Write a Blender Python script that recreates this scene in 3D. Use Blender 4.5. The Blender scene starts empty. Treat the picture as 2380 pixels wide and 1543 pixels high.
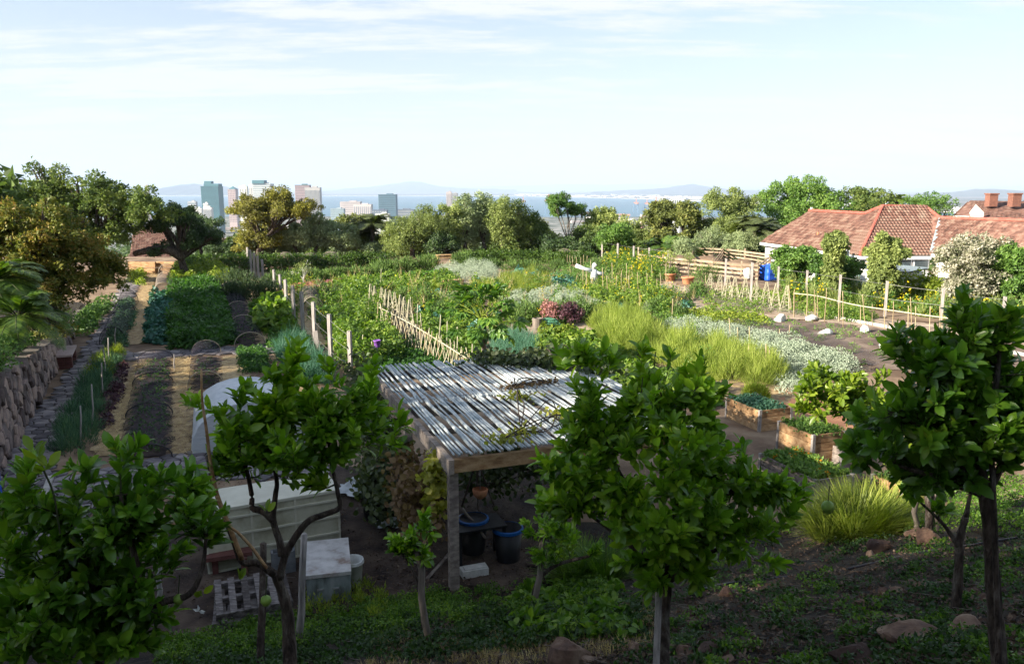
import bpy, math, random
import numpy as np
from math import radians, sin, cos, tan, atan, atan2, pi, sqrt, hypot
from mathutils import Vector, Matrix, Quaternion
random.seed(11)
R = np.random.default_rng(11)
S = bpy.context.scene
COL = S.collection

# ------------------------------------------------------------------ camera, light, sky
F, CX, CY = 1850.0, 1190.0, 771.5           # photograph at 2380 x 1543
PITCH = atan(331 / F)
EYE = np.array([0.0, 0.0, 6.5])
cam = bpy.data.objects.new('camera', bpy.data.cameras.new('camera'))
COL.objects.link(cam); S.camera = cam
cam.location = EYE; cam.rotation_euler = (pi / 2 - PITCH, 0, 0)
cam.data.sensor_width = 36.0; cam.data.lens = 36.0 * F / 2380.0
cam.data.clip_start = 0.05; cam.data.clip_end = 150000.0

SUN_EL, SUN_AZ = radians(23), atan2(-0.43, -0.90)      # azimuth: where the sun stands, from +x counter-clockwise
sd = Vector((cos(SUN_EL) * cos(SUN_AZ), cos(SUN_EL) * sin(SUN_AZ), sin(SUN_EL)))
sun = bpy.data.objects.new('sun', bpy.data.lights.new('sun', 'SUN'))
COL.objects.link(sun)
sun.rotation_euler = sd.to_track_quat('Z', 'Y').to_euler()
sun.data.energy = 5.0; sun.data.angle = radians(0.6); sun.data.color = (1.0, 0.89, 0.74)

W = bpy.data.worlds.new('World'); S.world = W; W.use_nodes = True
nt = W.node_tree; nt.nodes.clear(); N = nt.nodes.new; L = nt.links.new
def math_node(nt, op, a, b=None):
    m = nt.nodes.new('ShaderNodeMath'); m.operation = op
    for i, x in enumerate((a, b)):
        if x is None: continue
        if isinstance(x, (int, float)): m.inputs[i].default_value = x
        else: nt.links.new(x, m.inputs[i])
    return m.outputs[0]
def map_range(nt, v, a, b, c=0.0, d=1.0, smooth=False):
    m = nt.nodes.new('ShaderNodeMapRange')
    if smooth: m.interpolation_type = 'SMOOTHSTEP'
    nt.links.new(v, m.inputs['Value'])
    for k, x in zip(('From Min', 'From Max', 'To Min', 'To Max'), (a, b, c, d)): m.inputs[k].default_value = x
    return m.outputs[0]
out = N('ShaderNodeOutputWorld'); bg = N('ShaderNodeBackground')
sky = N('ShaderNodeTexSky'); sky.sky_type = 'NISHITA'; sky.sun_disc = False
sky.sun_elevation = SUN_EL; sky.sun_rotation = pi / 2 - SUN_AZ
sky.air_density = 1.0; sky.dust_density = 0.6; sky.ozone_density = 1.5
tc = N('ShaderNodeTexCoord'); sep = N('ShaderNodeSeparateXYZ'); L(tc.outputs['Generated'], sep.inputs[0])
zc = math_node(nt, 'MAXIMUM', math_node(nt, 'ADD', sep.outputs[2], 0.10), 0.05)
cmb = N('ShaderNodeCombineXYZ')
L(math_node(nt, 'DIVIDE', sep.outputs[0], zc), cmb.inputs[0]); L(math_node(nt, 'DIVIDE', sep.outputs[1], zc), cmb.inputs[1])
mp = N('ShaderNodeMapping'); mp.inputs['Rotation'].default_value = (0, 0, radians(-7)); mp.inputs['Scale'].default_value = (0.26, 1.25, 1)
L(cmb.outputs[0], mp.inputs[0])
n1 = N('ShaderNodeTexNoise'); n1.inputs['Scale'].default_value = 1.5; n1.inputs['Detail'].default_value = 9; n1.inputs['Roughness'].default_value = 0.6; n1.inputs['Distortion'].default_value = 0.5
L(mp.outputs[0], n1.inputs['Vector'])
mp2 = N('ShaderNodeMapping'); mp2.inputs['Rotation'].default_value = (0, 0, radians(5)); mp2.inputs['Scale'].default_value = (1.2, 2.6, 1); mp2.inputs['Location'].default_value = (3, 1, 0)
L(cmb.outputs[0], mp2.inputs[0])
n2 = N('ShaderNodeTexNoise'); n2.inputs['Scale'].default_value = 2.2; n2.inputs['Detail'].default_value = 10; n2.inputs['Roughness'].default_value = 0.65
L(mp2.outputs[0], n2.inputs['Vector'])
st = map_range(nt, math_node(nt, 'ADD', n1.outputs[0], math_node(nt, 'MULTIPLY', math_node(nt, 'SUBTRACT', n2.outputs[0], 0.5), 0.45)), 0.46, 0.62, 0.0, 1.0, True)
veil = map_range(nt, sep.outputs[2], 0.0, 0.30, 0.78, 0.16)
fac = math_node(nt, 'ADD', veil, math_node(nt, 'MULTIPLY', math_node(nt, 'SUBTRACT', 1.0, veil), math_node(nt, 'MULTIPLY', st, 1.0)))
mix = N('ShaderNodeMix'); mix.data_type = 'RGBA'
L(fac, mix.inputs[0]); L(sky.outputs[0], mix.inputs[6]); mix.inputs[7].default_value = (4.95, 5.1, 5.3, 1)
lift = N('ShaderNodeMix'); lift.data_type = 'RGBA'; lift.blend_type = 'ADD'; lift.inputs[0].default_value = 1.0
L(mix.outputs[2], lift.inputs[6]); lift.inputs[7].default_value = (0.15, 0.2, 0.35, 1)
L(lift.outputs[2], bg.inputs[0]); bg.inputs[1].default_value = 0.05
L(bg.outputs[0], out.inputs[0])

S.view_settings.view_transform = 'Standard'; S.view_settings.look = 'None'
S.view_settings.exposure = 1.88; S.view_settings.gamma = 1.0; S.view_settings.use_curve_mapping = False
S.render.engine = 'CYCLES'
cy = S.cycles
cy.use_denoising = True; cy.max_bounces = 6; cy.diffuse_bounces = 3; cy.glossy_bounces = 2; cy.transmission_bounces = 4
cy.transparent_max_bounces = 12; cy.volume_bounces = 1; cy.use_adaptive_sampling = True; cy.adaptive_threshold = 0.02
cy.caustics_reflective = False; cy.caustics_refractive = False

# ------------------------------------------------------------------ picture point -> place
cp, sp = cos(PITCH), sin(PITCH)
def ray(px, py):
    a, b = (px - CX) / F, (CY - py) / F
    return np.array([a, cp + sp * b, -sp + cp * b])
def G(px, py, z=0.0):                                   # point of that picture position on the level z
    d = ray(px, py); t = (z - EYE[2]) / d[2]
    return EYE + d * t
def P(px, py, Y):                                       # point of that picture position at the distance Y
    d = ray(px, py); return EYE + d * (Y / d[1])
def toe(x): return 12.3 + np.where(x > 0, 0.42, 0.28) * x
def wall_x(y): return -12.6 - 0.445 * (y - 19.2)
def wall_h(y): return np.clip(2.0 * (1 - (y - 19.0) / 19.0), 0.12, 2.4)
def _h2(x, y, s):
    return np.sin(x * s * 1.3 + 2.1 * np.sin(y * s * .7)) * np.cos(y * s * 1.1 + 1.7 * np.sin(x * s * .9 + 1))
def gz(x, y):                                           # height of the ground
    x = np.asarray(x, float); y = np.asarray(y, float)
    d = np.maximum(toe(x) - y, 0)
    z = 0.385 * (np.sqrt(d * d + .25) - .5) + np.where(d > 0, np.minimum(d, 1) * (0.06 * _h2(x, y, 2.3) + .03 * _h2(x + 3, y, 5.7)), 0)
    z = z + 0.012 * _h2(x, y, 3.1) * (d <= 0)
    f = np.maximum(y - 78 - 0.0 * x, 0)
    return z - 0.10 * f - 0.0 * x - np.clip((x - 18) * .12, 0, 1.4) * np.clip((y - 38) * .1, 0, 1)
_TT = np.geomspace(1.5, 120, 900)
def GB(px, py):                                         # on the ground, bank included
    d = ray(px, py); q = EYE + d * _TT[:, None]; k = np.argmax(q[:, 2] <= gz(q[:, 0], q[:, 1]))
    return q[k] if k else q[-1]

# ------------------------------------------------------------------ mesh making
class Geo:
    def __init__(s): s.v = []; s.fl = []; s.fs = []; s.m = []; s.t = []; s.n = 0
    def add(s, v, f, m=0, t=.5):
        v = np.asarray(v, float).reshape(-1, 3); f = np.asarray(f, int)
        s.v.append(v); s.fl.append((f + s.n).ravel()); s.fs.append(np.full(len(f), f.shape[1])); s.m.append(np.full(len(f), m))
        s.t.append(np.full(len(v), t) if np.isscalar(t) else np.asarray(t, float)); s.n += len(v); return s
    def ntri(s): return int(sum((a - 2).sum() for a in s.fs))
    def mesh(s, name, mats, smooth=False, org=(0, 0, 0)):
        me = bpy.data.meshes.new(name)
        v = np.concatenate(s.v) - np.asarray(org, float); fl = np.concatenate(s.fl); fs = np.concatenate(s.fs)
        me.vertices.add(len(v)); me.vertices.foreach_set('co', v.ravel())
        me.loops.add(len(fl)); me.loops.foreach_set('vertex_index', fl)
        me.polygons.add(len(fs)); me.polygons.foreach_set('loop_start', np.concatenate([[0], np.cumsum(fs)[:-1]])); me.polygons.foreach_set('loop_total', fs)
        for m in (mats if isinstance(mats, (list, tuple)) else [mats]): me.materials.append(m)
        me.polygons.foreach_set('material_index', np.concatenate(s.m))
        me.polygons.foreach_set('use_smooth', np.full(len(fs), smooth))
        a = me.attributes.new('tint', 'FLOAT', 'POINT'); a.data.foreach_set('value', np.concatenate(s.t))
        me.update(calc_edges=True); return me
    def build(s, name, mats, parent=None, smooth=False, loc=None):
        if s.n == 0: return None
        if parent is not None: org = ROOT[parent.name]
        elif loc is not None: org = tuple(loc)
        else: org = (0, 0, 0)
        o = bpy.data.objects.new(name, s.mesh(name, mats, smooth, org)); COL.objects.link(o)
        if parent is not None: o.parent = parent; ROOT[o.name] = ROOT[parent.name]
        else: o.location = org; ROOT[o.name] = org
        return o
ROOT = {}
def tag(o, label=None, cat=None, group=None, kind=None):
    if label: o['label'] = label
    if cat: o['category'] = cat
    if group: o['group'] = group
    if kind: o['kind'] = kind
    return o
def thing(name, label, cat, loc, group=None):
    o = bpy.data.objects.new(name, None); COL.objects.link(o); o.location = tuple(loc); o.empty_display_size = .2
    ROOT[o.name] = tuple(float(a) for a in loc)
    return tag(o, label, cat, group)
KIDS = {}
def copy_tree(o, parent=None):
    c = o.copy(); COL.objects.link(c)
    if parent is not None: c.parent = parent
    for ch in [q for q in bpy.data.objects if q.parent == o] if o.name not in KIDS else KIDS[o.name]: copy_tree(ch, c)
    return c
def link_piece(name, me, parent, M=None):
    o = bpy.data.objects.new(name, me); COL.objects.link(o)
    if parent is not None: o.parent = parent
    if M is not None: o.matrix_basis = M
    return o
def unit(v):
    v = np.asarray(v, float); return v / (np.linalg.norm(v, axis=-1, keepdims=True) + 1e-9)
BOXF = np.array([[0, 3, 2, 1], [4, 5, 6, 7], [0, 1, 5, 4], [1, 2, 6, 5], [2, 3, 7, 6], [3, 0, 4, 7]])
def boxv(c, s, ax=None):
    k = np.array([[-1, -1, -1], [1, -1, -1], [1, 1, -1], [-1, 1, -1], [-1, -1, 1], [1, -1, 1], [1, 1, 1], [-1, 1, 1]]) * .5 * np.asarray(s, float)
    if ax is not None: k = k @ np.asarray(ax, float)     # rows are the local axes in the world
    return k + np.asarray(c, float)
def box(g, c, s, ax=None, m=0, t=.5): g.add(boxv(c, s, ax), BOXF, m, t)
def zrot(a): return np.array([[cos(a), sin(a), 0], [-sin(a), cos(a), 0], [0, 0, 1.]])
def beam(g, a, b, w, h, m=0, t=.5, up=(0, 0, 1)):       # square timber from a to b
    a = np.asarray(a, float); b = np.asarray(b, float); d = unit(b - a); u = np.asarray(up, float)
    if abs(d @ u) > .98: u = np.array([1., 0, 0])
    y = unit(np.cross(u, d)); z = np.cross(d, y)
    box(g, (a + b) / 2, (np.linalg.norm(b - a), w, h), np.array([d, y, z]), m, t)
def tube(g, pts, rad, n=6, m=0, t=.5, cap=True):
    pts = np.asarray(pts, float); k = len(pts)
    rad = np.full(k, rad) if np.isscalar(rad) else np.asarray(rad, float)
    tg = np.gradient(pts, axis=0); tg = unit(tg)
    ref = np.array([0, 0, 1.]) if abs(tg[0][2]) < .9 else np.array([1., 0, 0])
    rows = []
    for i in range(k):
        a = unit(np.cross(ref, tg[i])); ref2 = np.cross(tg[i], a)
        an = np.arange(n) * 2 * pi / n
        rows.append(pts[i] + rad[i] * (np.outer(np.cos(an), a) + np.outer(np.sin(an), ref2))); 
    v = np.concatenate(rows); f = []
    for i in range(k - 1):
        for j in range(n):
            f.append((i * n + j, i * n + (j + 1) % n, (i + 1) * n + (j + 1) % n, (i + 1) * n + j))
    g.add(v, f, m, t)
    if cap and n > 2:
        b = g.n - len(v)
        for base in (0, (k - 1) * n):
            g.fl.append(np.array([b + base + j for j in range(n)][::(1 if base else -1)])); g.fs.append(np.array([n])); g.m.append(np.array([m]))
def lathe(g, c, prof, n=20, m=0, t=.5):                # prof: (radius, z)
    an = np.arange(n) * 2 * pi / n; v = np.concatenate([np.stack([r * np.cos(an), r * np.sin(an), np.full(n, z)], 1) for r, z in prof]) + np.asarray(c, float)
    f = [(i * n + j, i * n + (j + 1) % n, (i + 1) * n + (j + 1) % n, (i + 1) * n + j) for i in range(len(prof) - 1) for j in range(n)]
    g.add(v, f, m, t)
def smoothpath(pts, k=4):
    pts = np.asarray(pts, float); out = []
    q = np.vstack([2 * pts[0] - pts[1], pts, 2 * pts[-1] - pts[-2]])
    for i in range(1, len(q) - 2):
        for s_ in range(k):
            u = s_ / k
            out.append(.5 * ((2 * q[i]) + (-q[i - 1] + q[i + 1]) * u + (2 * q[i - 1] - 5 * q[i] + 4 * q[i + 1] - q[i + 2]) * u * u + (-q[i - 1] + 3 * q[i] - 3 * q[i + 1] + q[i + 2]) * u ** 3))
    out.append(pts[-1]); return np.array(out)

# leaf shapes: columns along, across, up;  faces
DIAM = (np.array([[0, 0, 0], [.45, .5, .07], [1, 0, -.06], [.45, -.5, .07]]), np.array([[0, 3, 2, 1]]))
LEAF = (np.array([[0, 0, 0], [.2, .34, .05], [.2, 0, -.01], [.2, -.34, .05], [.52, .5, .045], [.52, 0, -.035], [.52, -.5, .045], [.82, .34, -.03], [.82, 0, -.085], [.82, -.34, -.03], [1, 0, -.15]]),
        np.array([[0, 2, 1], [0, 3, 2], [10, 7, 8], [10, 8, 9]])), np.array([[1, 2, 5, 4], [2, 3, 6, 5], [4, 5, 8, 7], [5, 6, 9, 8]])
BLADE = (np.array([[0, .5, 0], [0, -.5, 0], [.5, .42, .0], [.5, -.42, .0], [1, 0, -.12]]), np.array([[0, 1, 3, 2]]), np.array([[2, 3, 4]]))
TRI = (np.array([[0, -.28, .02], [.45, .66, .05], [1, -.36, -.04]]), np.array([[0, 2, 1]]))
SPK = (np.array([[0, .55, 0], [0, -.55, 0], [1, 0, -.1]]), np.array([[0, 1, 2]]))
def leaves(g, pos, ax, nr, ln, wd, tmpl=DIAM, m=0, tint=None):
    n = len(pos)
    if n == 0: return
    ax = unit(ax); nr = unit(nr - ax * (nr * ax).sum(1, keepdims=True)); b = np.cross(nr, ax)
    ln = np.broadcast_to(ln, (n,))[:, None, None]; wd = np.broadcast_to(wd, (n,))[:, None, None]
    if tmpl is LEAF: tv, fsets = tmpl[0][0], [tmpl[0][1], tmpl[1]]
    else: tv, fsets = tmpl[0], list(tmpl[1:])
    v = pos[:, None] + ax[:, None] * ln * tv[None, :, 0:1] + b[:, None] * wd * tv[None, :, 1:2] + nr[:, None] * ln * tv[None, :, 2:3]
    k = len(tv); t = np.repeat(R.random(n) if tint is None else tint, k)
    off = g.n
    g.v.append(v.reshape(-1, 3)); g.t.append(t); g.n += n * k
    for fs in fsets:
        f = (fs[None] + (np.arange(n) * k)[:, None, None] + off).reshape(-1, fs.shape[1])
        g.fl.append(f.ravel()); g.fs.append(np.full(len(f), fs.shape[1])); g.m.append(np.full(len(f), m))
def rdir(n, up=-1.0):                                   # random directions with z >= up
    z = R.uniform(up, 1, n); a = R.uniform(0, 2 * pi, n); r = np.sqrt(1 - z * z)
    return np.stack([r * np.cos(a), r * np.sin(a), z], 1)

# ------------------------------------------------------------------ materials
MATS = {}
def mat(name, c1, c2=None, scale=6.0, rough=.8, bump=0.0, bscale=None, detail=5, c3=None, spec=.3, metal=0.0, stretch=None, tint=0.0, lo=.35, hi=.65, bdist=.02, alpha=None, coat=0):
    m = bpy.data.materials.new(name); m.use_nodes = True; t = m.node_tree; t.nodes.clear(); MATS[name] = m
    o = t.nodes.new('ShaderNodeOutputMaterial'); b = t.nodes.new('ShaderNodeBsdfPrincipled'); t.links.new(b.outputs[0], o.inputs[0])
    b.inputs['Roughness'].default_value = rough; b.inputs['Specular IOR Level'].default_value = spec; b.inputs['Metallic'].default_value = metal
    b.inputs['Coat Weight'].default_value = coat
    tcn = t.nodes.new('ShaderNodeTexCoord'); vec = tcn.outputs['Object']
    if stretch:
        mpn = t.nodes.new('ShaderNodeMapping'); mpn.inputs['Scale'].default_value = stretch; t.links.new(vec, mpn.inputs[0]); vec = mpn.outputs[0]
    c2 = c2 or c1
    n = t.nodes.new('ShaderNodeTexNoise'); n.inputs['Scale'].default_value = scale; n.inputs['Detail'].default_value = detail; n.inputs['Roughness'].default_value = .62
    t.links.new(vec, n.inputs['Vector'])
    f = map_range(t, n.outputs[0], lo, hi)
    if tint:
        at = t.nodes.new('ShaderNodeAttribute'); at.attribute_name = 'tint'
        oi = t.nodes.new('ShaderNodeObjectInfo')
        s = math_node(t, 'ADD', math_node(t, 'MULTIPLY', math_node(t, 'SUBTRACT', at.outputs['Fac'], .5), tint), math_node(t, 'MULTIPLY', math_node(t, 'SUBTRACT', oi.outputs['Random'], .5), tint * .6))
        ad = t.nodes.new('ShaderNodeMath'); ad.operation = 'ADD'; ad.use_clamp = True; t.links.new(f, ad.inputs[0]); t.links.new(s, ad.inputs[1]); f = ad.outputs[0]
    r = t.nodes.new('ShaderNodeValToRGB'); t.links.new(f, r.inputs[0])
    r.color_ramp.elements[0].color = (*c1, 1); r.color_ramp.elements[1].color = (*(c3 or c2), 1)
    if c3: e = r.color_ramp.elements.new(.5); e.color = (*c2, 1)
    t.links.new(r.outputs[0], b.inputs['Base Color'])
    if bump:
        n2 = t.nodes.new('ShaderNodeTexNoise'); n2.inputs['Scale'].default_value = bscale or scale * 4; n2.inputs['Detail'].default_value = 6; t.links.new(vec, n2.inputs['Vector'])
        bp = t.nodes.new('ShaderNodeBump'); bp.inputs['Strength'].default_value = bump; bp.inputs['Distance'].default_value = bdist
        t.links.new(n2.outputs[0], bp.inputs['Height']); t.links.new(bp.outputs[0], b.inputs['Normal'])
    if alpha is not None:
        tr = t.nodes.new('ShaderNodeBsdfTransparent'); mx = t.nodes.new('ShaderNodeMixShader'); mx.inputs[0].default_value = alpha
        t.links.new(tr.outputs[0], mx.inputs[1]); t.links.new(b.outputs[0], mx.inputs[2]); t.links.new(mx.outputs[0], o.inputs[0])
    return m
def leafmat(name, c1, c2, c3, tr=.35, rough=.5, spec=.35, nscale=1.2, glow=(1.5, 1.7, .55)):
    m = bpy.data.materials.new(name); m.use_nodes = True; t = m.node_tree; t.nodes.clear(); MATS[name] = m
    o = t.nodes.new('ShaderNodeOutputMaterial'); b = t.nodes.new('ShaderNodeBsdfPrincipled'); tl = t.nodes.new('ShaderNodeBsdfTranslucent'); mx = t.nodes.new('ShaderNodeMixShader')
    b.inputs['Roughness'].default_value = rough; b.inputs['Specular IOR Level'].default_value = spec
    at = t.nodes.new('ShaderNodeAttribute'); at.attribute_name = 'tint'; oi = t.nodes.new('ShaderNodeObjectInfo')
    ge = t.nodes.new('ShaderNodeNewGeometry')
    n = t.nodes.new('ShaderNodeTexNoise'); n.inputs['Scale'].default_value = nscale; n.inputs['Detail'].default_value = 2; t.links.new(ge.outputs['Position'], n.inputs['Vector'])
    s = math_node(t, 'ADD', math_node(t, 'MULTIPLY', at.outputs['Fac'], .62), math_node(t, 'MULTIPLY', math_node(t, 'SUBTRACT', n.outputs[0], .5), 1.1))
    s = math_node(t, 'ADD', s, math_node(t, 'MULTIPLY', oi.outputs['Random'], .3))
    r = t.nodes.new('ShaderNodeValToRGB'); t.links.new(s, r.inputs[0])
    r.color_ramp.elements[0].color = (*c1, 1); r.color_ramp.elements[0].position = .05; r.color_ramp.elements[1].color = (*c3, 1); r.color_ramp.elements[1].position = .97
    e = r.color_ramp.elements.new(.5); e.color = (*c2, 1)
    t.links.new(r.outputs[0], b.inputs['Base Color'])
    gm = t.nodes.new('ShaderNodeMix'); gm.data_type = 'RGBA'; gm.blend_type = 'MULTIPLY'; gm.inputs[0].default_value = 1
    t.links.new(r.outputs[0], gm.inputs[6]); gm.inputs[7].default_value = (*glow, 1)
    t.links.new(gm.outputs[2], tl.inputs[0])
    mx.inputs[0].default_value = tr; t.links.new(b.outputs[0], mx.inputs[1]); t.links.new(tl.outputs[0], mx.inputs[2]); t.links.new(mx.outputs[0], o.inputs[0])
    return m
# ------------------------------------------------------------------ colours
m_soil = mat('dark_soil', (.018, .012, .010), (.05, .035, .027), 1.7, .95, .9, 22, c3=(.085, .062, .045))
m_garden = mat('garden_soil', (.10, .065, .04), (.19, .13, .085), .6, .95, .6, 14, c3=(.28, .21, .14))
m_straw = mat('straw', (.20, .13, .065), (.33, .24, .125), 5, .8, .7, 35, c3=(.45, .35, .2), tint=.8)
m_dust = mat('dusty_path', (.20, .14, .10), (.32, .25, .185), 1.2, .95, .5, 20, c3=(.42, .35, .27))
m_clay = mat('red_clay', (.28, .13, .07), (.42, .22, .125), 1.0, .95, .4, 16)
m_plot = mat('grey_brown_plot', (.075, .055, .045), (.145, .105, .08), .8, .95, .9, 9, c3=(.2, .155, .12))
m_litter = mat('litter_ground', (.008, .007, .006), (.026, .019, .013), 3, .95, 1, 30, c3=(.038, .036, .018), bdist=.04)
m_stone = mat('path_stone', (.09, .082, .09), (.165, .15, .16), 2.2, .85, .8, 18, c3=(.26, .24, .24), tint=1.1)
m_grout = mat('path_joint', (.02, .018, .014), (.05, .045, .03), 4, .95, .8, 20)
m_wstone = mat('wall_stone', (.07, .05, .045), (.16, .125, .115), 3.0, .9, .9, 14, c3=(.30, .22, .18), tint=1.3)
m_mortar = mat('wall_mortar', (.09, .08, .07), (.16, .14, .12), 5, .95, .6, 30)
m_rock = mat('rock', (.05, .03, .024), (.12, .072, .05), 3.5, .9, .9, 12, c3=(.2, .14, .10), tint=1.0)
m_concrete = mat('concrete', (.32, .31, .29), (.46, .44, .41), 5, .85, .4, 40)
m_bark = mat('bark', (.022, .016, .013), (.075, .056, .045), 14, .95, 1, 45, stretch=(1, 1, .3), c3=(.15, .13, .11), bdist=.05, detail=9)
m_pallet = mat('pallet_wood', (.05, .042, .04), (.13, .115, .11), 4, .9, .8, 20, stretch=(1.5, 5, 5), c3=(.22, .2, .195), tint=.8)
m_bark2 = mat('pale_bark', (.10, .085, .07), (.2, .17, .145), 8, .95, .8, 30, stretch=(1, 1, .25))
m_twig = mat('green_twig', (.03, .045, .015), (.06, .055, .03), 9, .8)
m_post = mat('weathered_post', (.17, .155, .15), (.28, .26, .245), 3, .9, .6, 18, stretch=(6, 6, .6), c3=(.36, .33, .31))
m_pole = mat('bleached_pole', (.29, .34, .36), (.46, .51, .52), 5, .8, .5, 26, stretch=(1, 1, 1), c3=(.58, .61, .59), tint=.9)
m_timber = mat('warm_timber', (.22, .12, .055), (.36, .22, .11), 2, .75, .5, 14, stretch=(1.2, 5, 5), c3=(.46, .31, .17), tint=.5)
m_timber2 = mat('grey_timber', (.16, .13, .115), (.27, .23, .20), 2, .85, .6, 16, stretch=(1.5, 5, 5), c3=(.36, .31, .27), tint=.7)
m_pine = mat('pine_bench', (.42, .26, .12), (.58, .40, .2), 4, .7, .2, 20)
m_bamboo = mat('bamboo', (.25, .19, .11), (.40, .33, .2), 6, .6, .2, 40, tint=.7)
m_lath = mat('pale_lath', (.28, .26, .18), (.44, .42, .3), 9, .7, .3, 40, tint=.8)
m_rail = mat('compost_rail', (.20, .15, .10), (.34, .27, .195), 3, .8, .3, 20, tint=.6)
m_terra = mat('terracotta', (.38, .15, .075), (.5, .24, .13), 5, .85, .2, 30)
m_blue = mat('blue_plastic', (.015, .07, .42), (.02, .1, .52), 3, .4, .1, 10)
m_black = mat('black_plastic', (.008, .008, .009), (.016, .016, .018), 5, .45, .2, 20)
m_bluerim = mat('blue_rim', (.006, .06, .2), (.01, .08, .26), 5, .35)
m_white = mat('white_fleece', (.46, .50, .53), (.58, .61, .63), 3, .75, .8, 7, stretch=(1, 1, 5))
m_whitep = mat('white_plastic', (.38, .39, .36), (.58, .6, .59), 4, .45, .2, 9)
m_cream = mat('cream_panel', (.27, .26, .18), (.44, .43, .33), 1.3, .6, .3, 9, c3=(.5, .49, .38), detail=9)
m_cream2 = mat('cream_rib', (.45, .44, .35), (.56, .55, .45), 2, .5)
m_box = mat('chest_side', (.06, .06, .055), (.16, .19, .19), 3, .6, .4, 12, c3=(.24, .26, .26), stretch=(1.5, 1.5, .5), detail=9)
m_lid = mat('chest_lid', (.17, .11, .08), (.36, .35, .34), 3.2, .6, .5, 14, c3=(.48, .47, .46), detail=11, lo=.3, hi=.6)
m_foam = mat('foam_block', (.42, .42, .40), (.56, .56, .53), 9, .9, .5, 40)
m_block = mat('concrete_block', (.10, .11, .12), (.17, .18, .19), 6, .95, .5, 30)
m_brick = mat('brick', (.13, .06, .045), (.22, .10, .07), 5, .9, .5, 30, tint=.7)
m_bronze = mat('brown_bench_brick', (.09, .035, .03), (.14, .06, .05), 5, .85, .4, 30, tint=.7)
m_slab = mat('bench_slab', (.32, .24, .22), (.42, .33, .30), 4, .7, .2, 20)
m_purple = mat('purple_pot', (.16, .06, .30), (.22, .09, .38), 4, .5)
m_hose = mat('black_hose', (.012, .012, .018), (.03, .03, .04), 5, .35)
m_ghose = mat('green_hose', (.07, .22, .13), (.11, .3, .19), 5, .5)
m_wire = mat('wire', (.25, .25, .25), (.35, .35, .35), 5, .5, metal=.5)
m_net = mat('shade_net', (.05, .045, .05), (.09, .08, .085), 8, .9, alpha=.3)
m_netd = mat('dark_shade_net', (.016, .014, .026), (.035, .03, .05), 8, .9, alpha=.3)
m_netl = mat('light_net', (.20, .17, .15), (.3, .26, .23), 8, .9, alpha=.25)
m_netg = mat('green_windbreak', (.03, .16, .12), (.05, .22, .17), 8, .9, alpha=.55)
m_lemon = mat('unripe_lemon', (.10, .2, .03), (.2, .3, .05), 4, .45, .2, 60)
m_papaya = mat('green_papaya', (.03, .09, .035), (.06, .14, .05), 4, .5)
m_tile = mat('roof_tile', (.085, .046, .036), (.165, .085, .064), 1.6, .85, .4, 9, c3=(.24, .17, .13), tint=.5)
m_ridge = mat('ridge_tile', (.26, .075, .055), (.36, .12, .09), 3, .8, .2, 9, tint=.5)
m_wallw = mat('white_wall', (.66, .66, .65), (.76, .76, .75), 2, .8)
m_gutter = mat('gutter_paint', (.62, .62, .63), (.70, .70, .71), 2, .6)
m_glass = mat('window_glass', (.03, .045, .055), (.06, .08, .09), 2, .12, spec=.6)
m_tin = mat('tin_roof', (.20, .27, .30), (.28, .35, .38), 1.5, .5, .2, 5)
# foliage
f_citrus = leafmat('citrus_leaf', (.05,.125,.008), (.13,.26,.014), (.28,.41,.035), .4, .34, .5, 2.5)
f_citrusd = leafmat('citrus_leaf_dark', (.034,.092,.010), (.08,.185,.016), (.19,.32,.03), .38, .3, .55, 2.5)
f_citrusy = leafmat('citrus_leaf_young', (.07, .13, .012), (.14, .21, .02), (.24, .30, .03), .42, .4, .4, 2.5)
f_oak = leafmat('olive_leaf', (0.052, 0.088, 0.026), (0.103, 0.156, 0.039), (0.196, 0.237, 0.058), .3, .6, .2, .5, glow=(1.25, 1.35, .85))
f_rust = leafmat('rust_leaf', (.07,.10,.02), (.16,.175,.03), (.36,.21,.05), .3, .55, .25, 1.0, glow=(1.25, 1.35, .85))
f_grey = leafmat('grey_green_leaf', (0.126, 0.168, 0.088), (0.231, 0.294, 0.149), (0.378, 0.444, 0.223), .25, .65, .2, .5, glow=(1.25, 1.35, .85))
f_will = leafmat('yellow_green_leaf', (0.110, 0.150, 0.046), (0.220, 0.275, 0.085), (0.352, 0.400, 0.130), .32, .6, .2, .5, glow=(1.25, 1.35, .85))
f_dark = leafmat('dark_leaf', (0.030, 0.057, 0.023), (0.055, 0.098, 0.034), (0.100, 0.149, 0.048), .25, .5, .25, .5, glow=(1.25, 1.35, .85))
f_green = leafmat('mid_green_leaf', (0.060, 0.130, 0.029), (0.114, 0.215, 0.042), (0.192, 0.299, 0.058), .32, .5, .3, .5, glow=(1.25, 1.35, .85))
f_brown = leafmat('brown_green_leaf', (0.088, 0.112, 0.036), (0.176, 0.206, 0.054), (0.297, 0.275, 0.084), .28, .6, .2, .6, glow=(1.25, 1.35, .85))
f_umb = leafmat('umbrella_leaf', (0.103, 0.098, 0.036), (0.218, 0.218, 0.042), (0.391, 0.368, 0.048), .28, .6, .2, .35, glow=(1.25, 1.35, .85))
f_hedge = leafmat('hedge_leaf', (.03, .06, .012), (.06, .115, .018), (.12, .19, .03), .3, .5, .3, 1)
f_lime = leafmat('lime_leaf', (.09,.14,.018), (.19,.25,.034), (.33,.36,.06), .36, .5, .25, 1.5)
f_bean = leafmat('bean_leaf', (.045,.10,.018), (.11,.19,.03), (.26,.33,.06), .36, .5, .25, 1.5)
f_pot = leafmat('potato_leaf', (.025, .075, .016), (.05, .13, .024), (.11, .22, .035), .34, .5, .3, 1.5)
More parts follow.
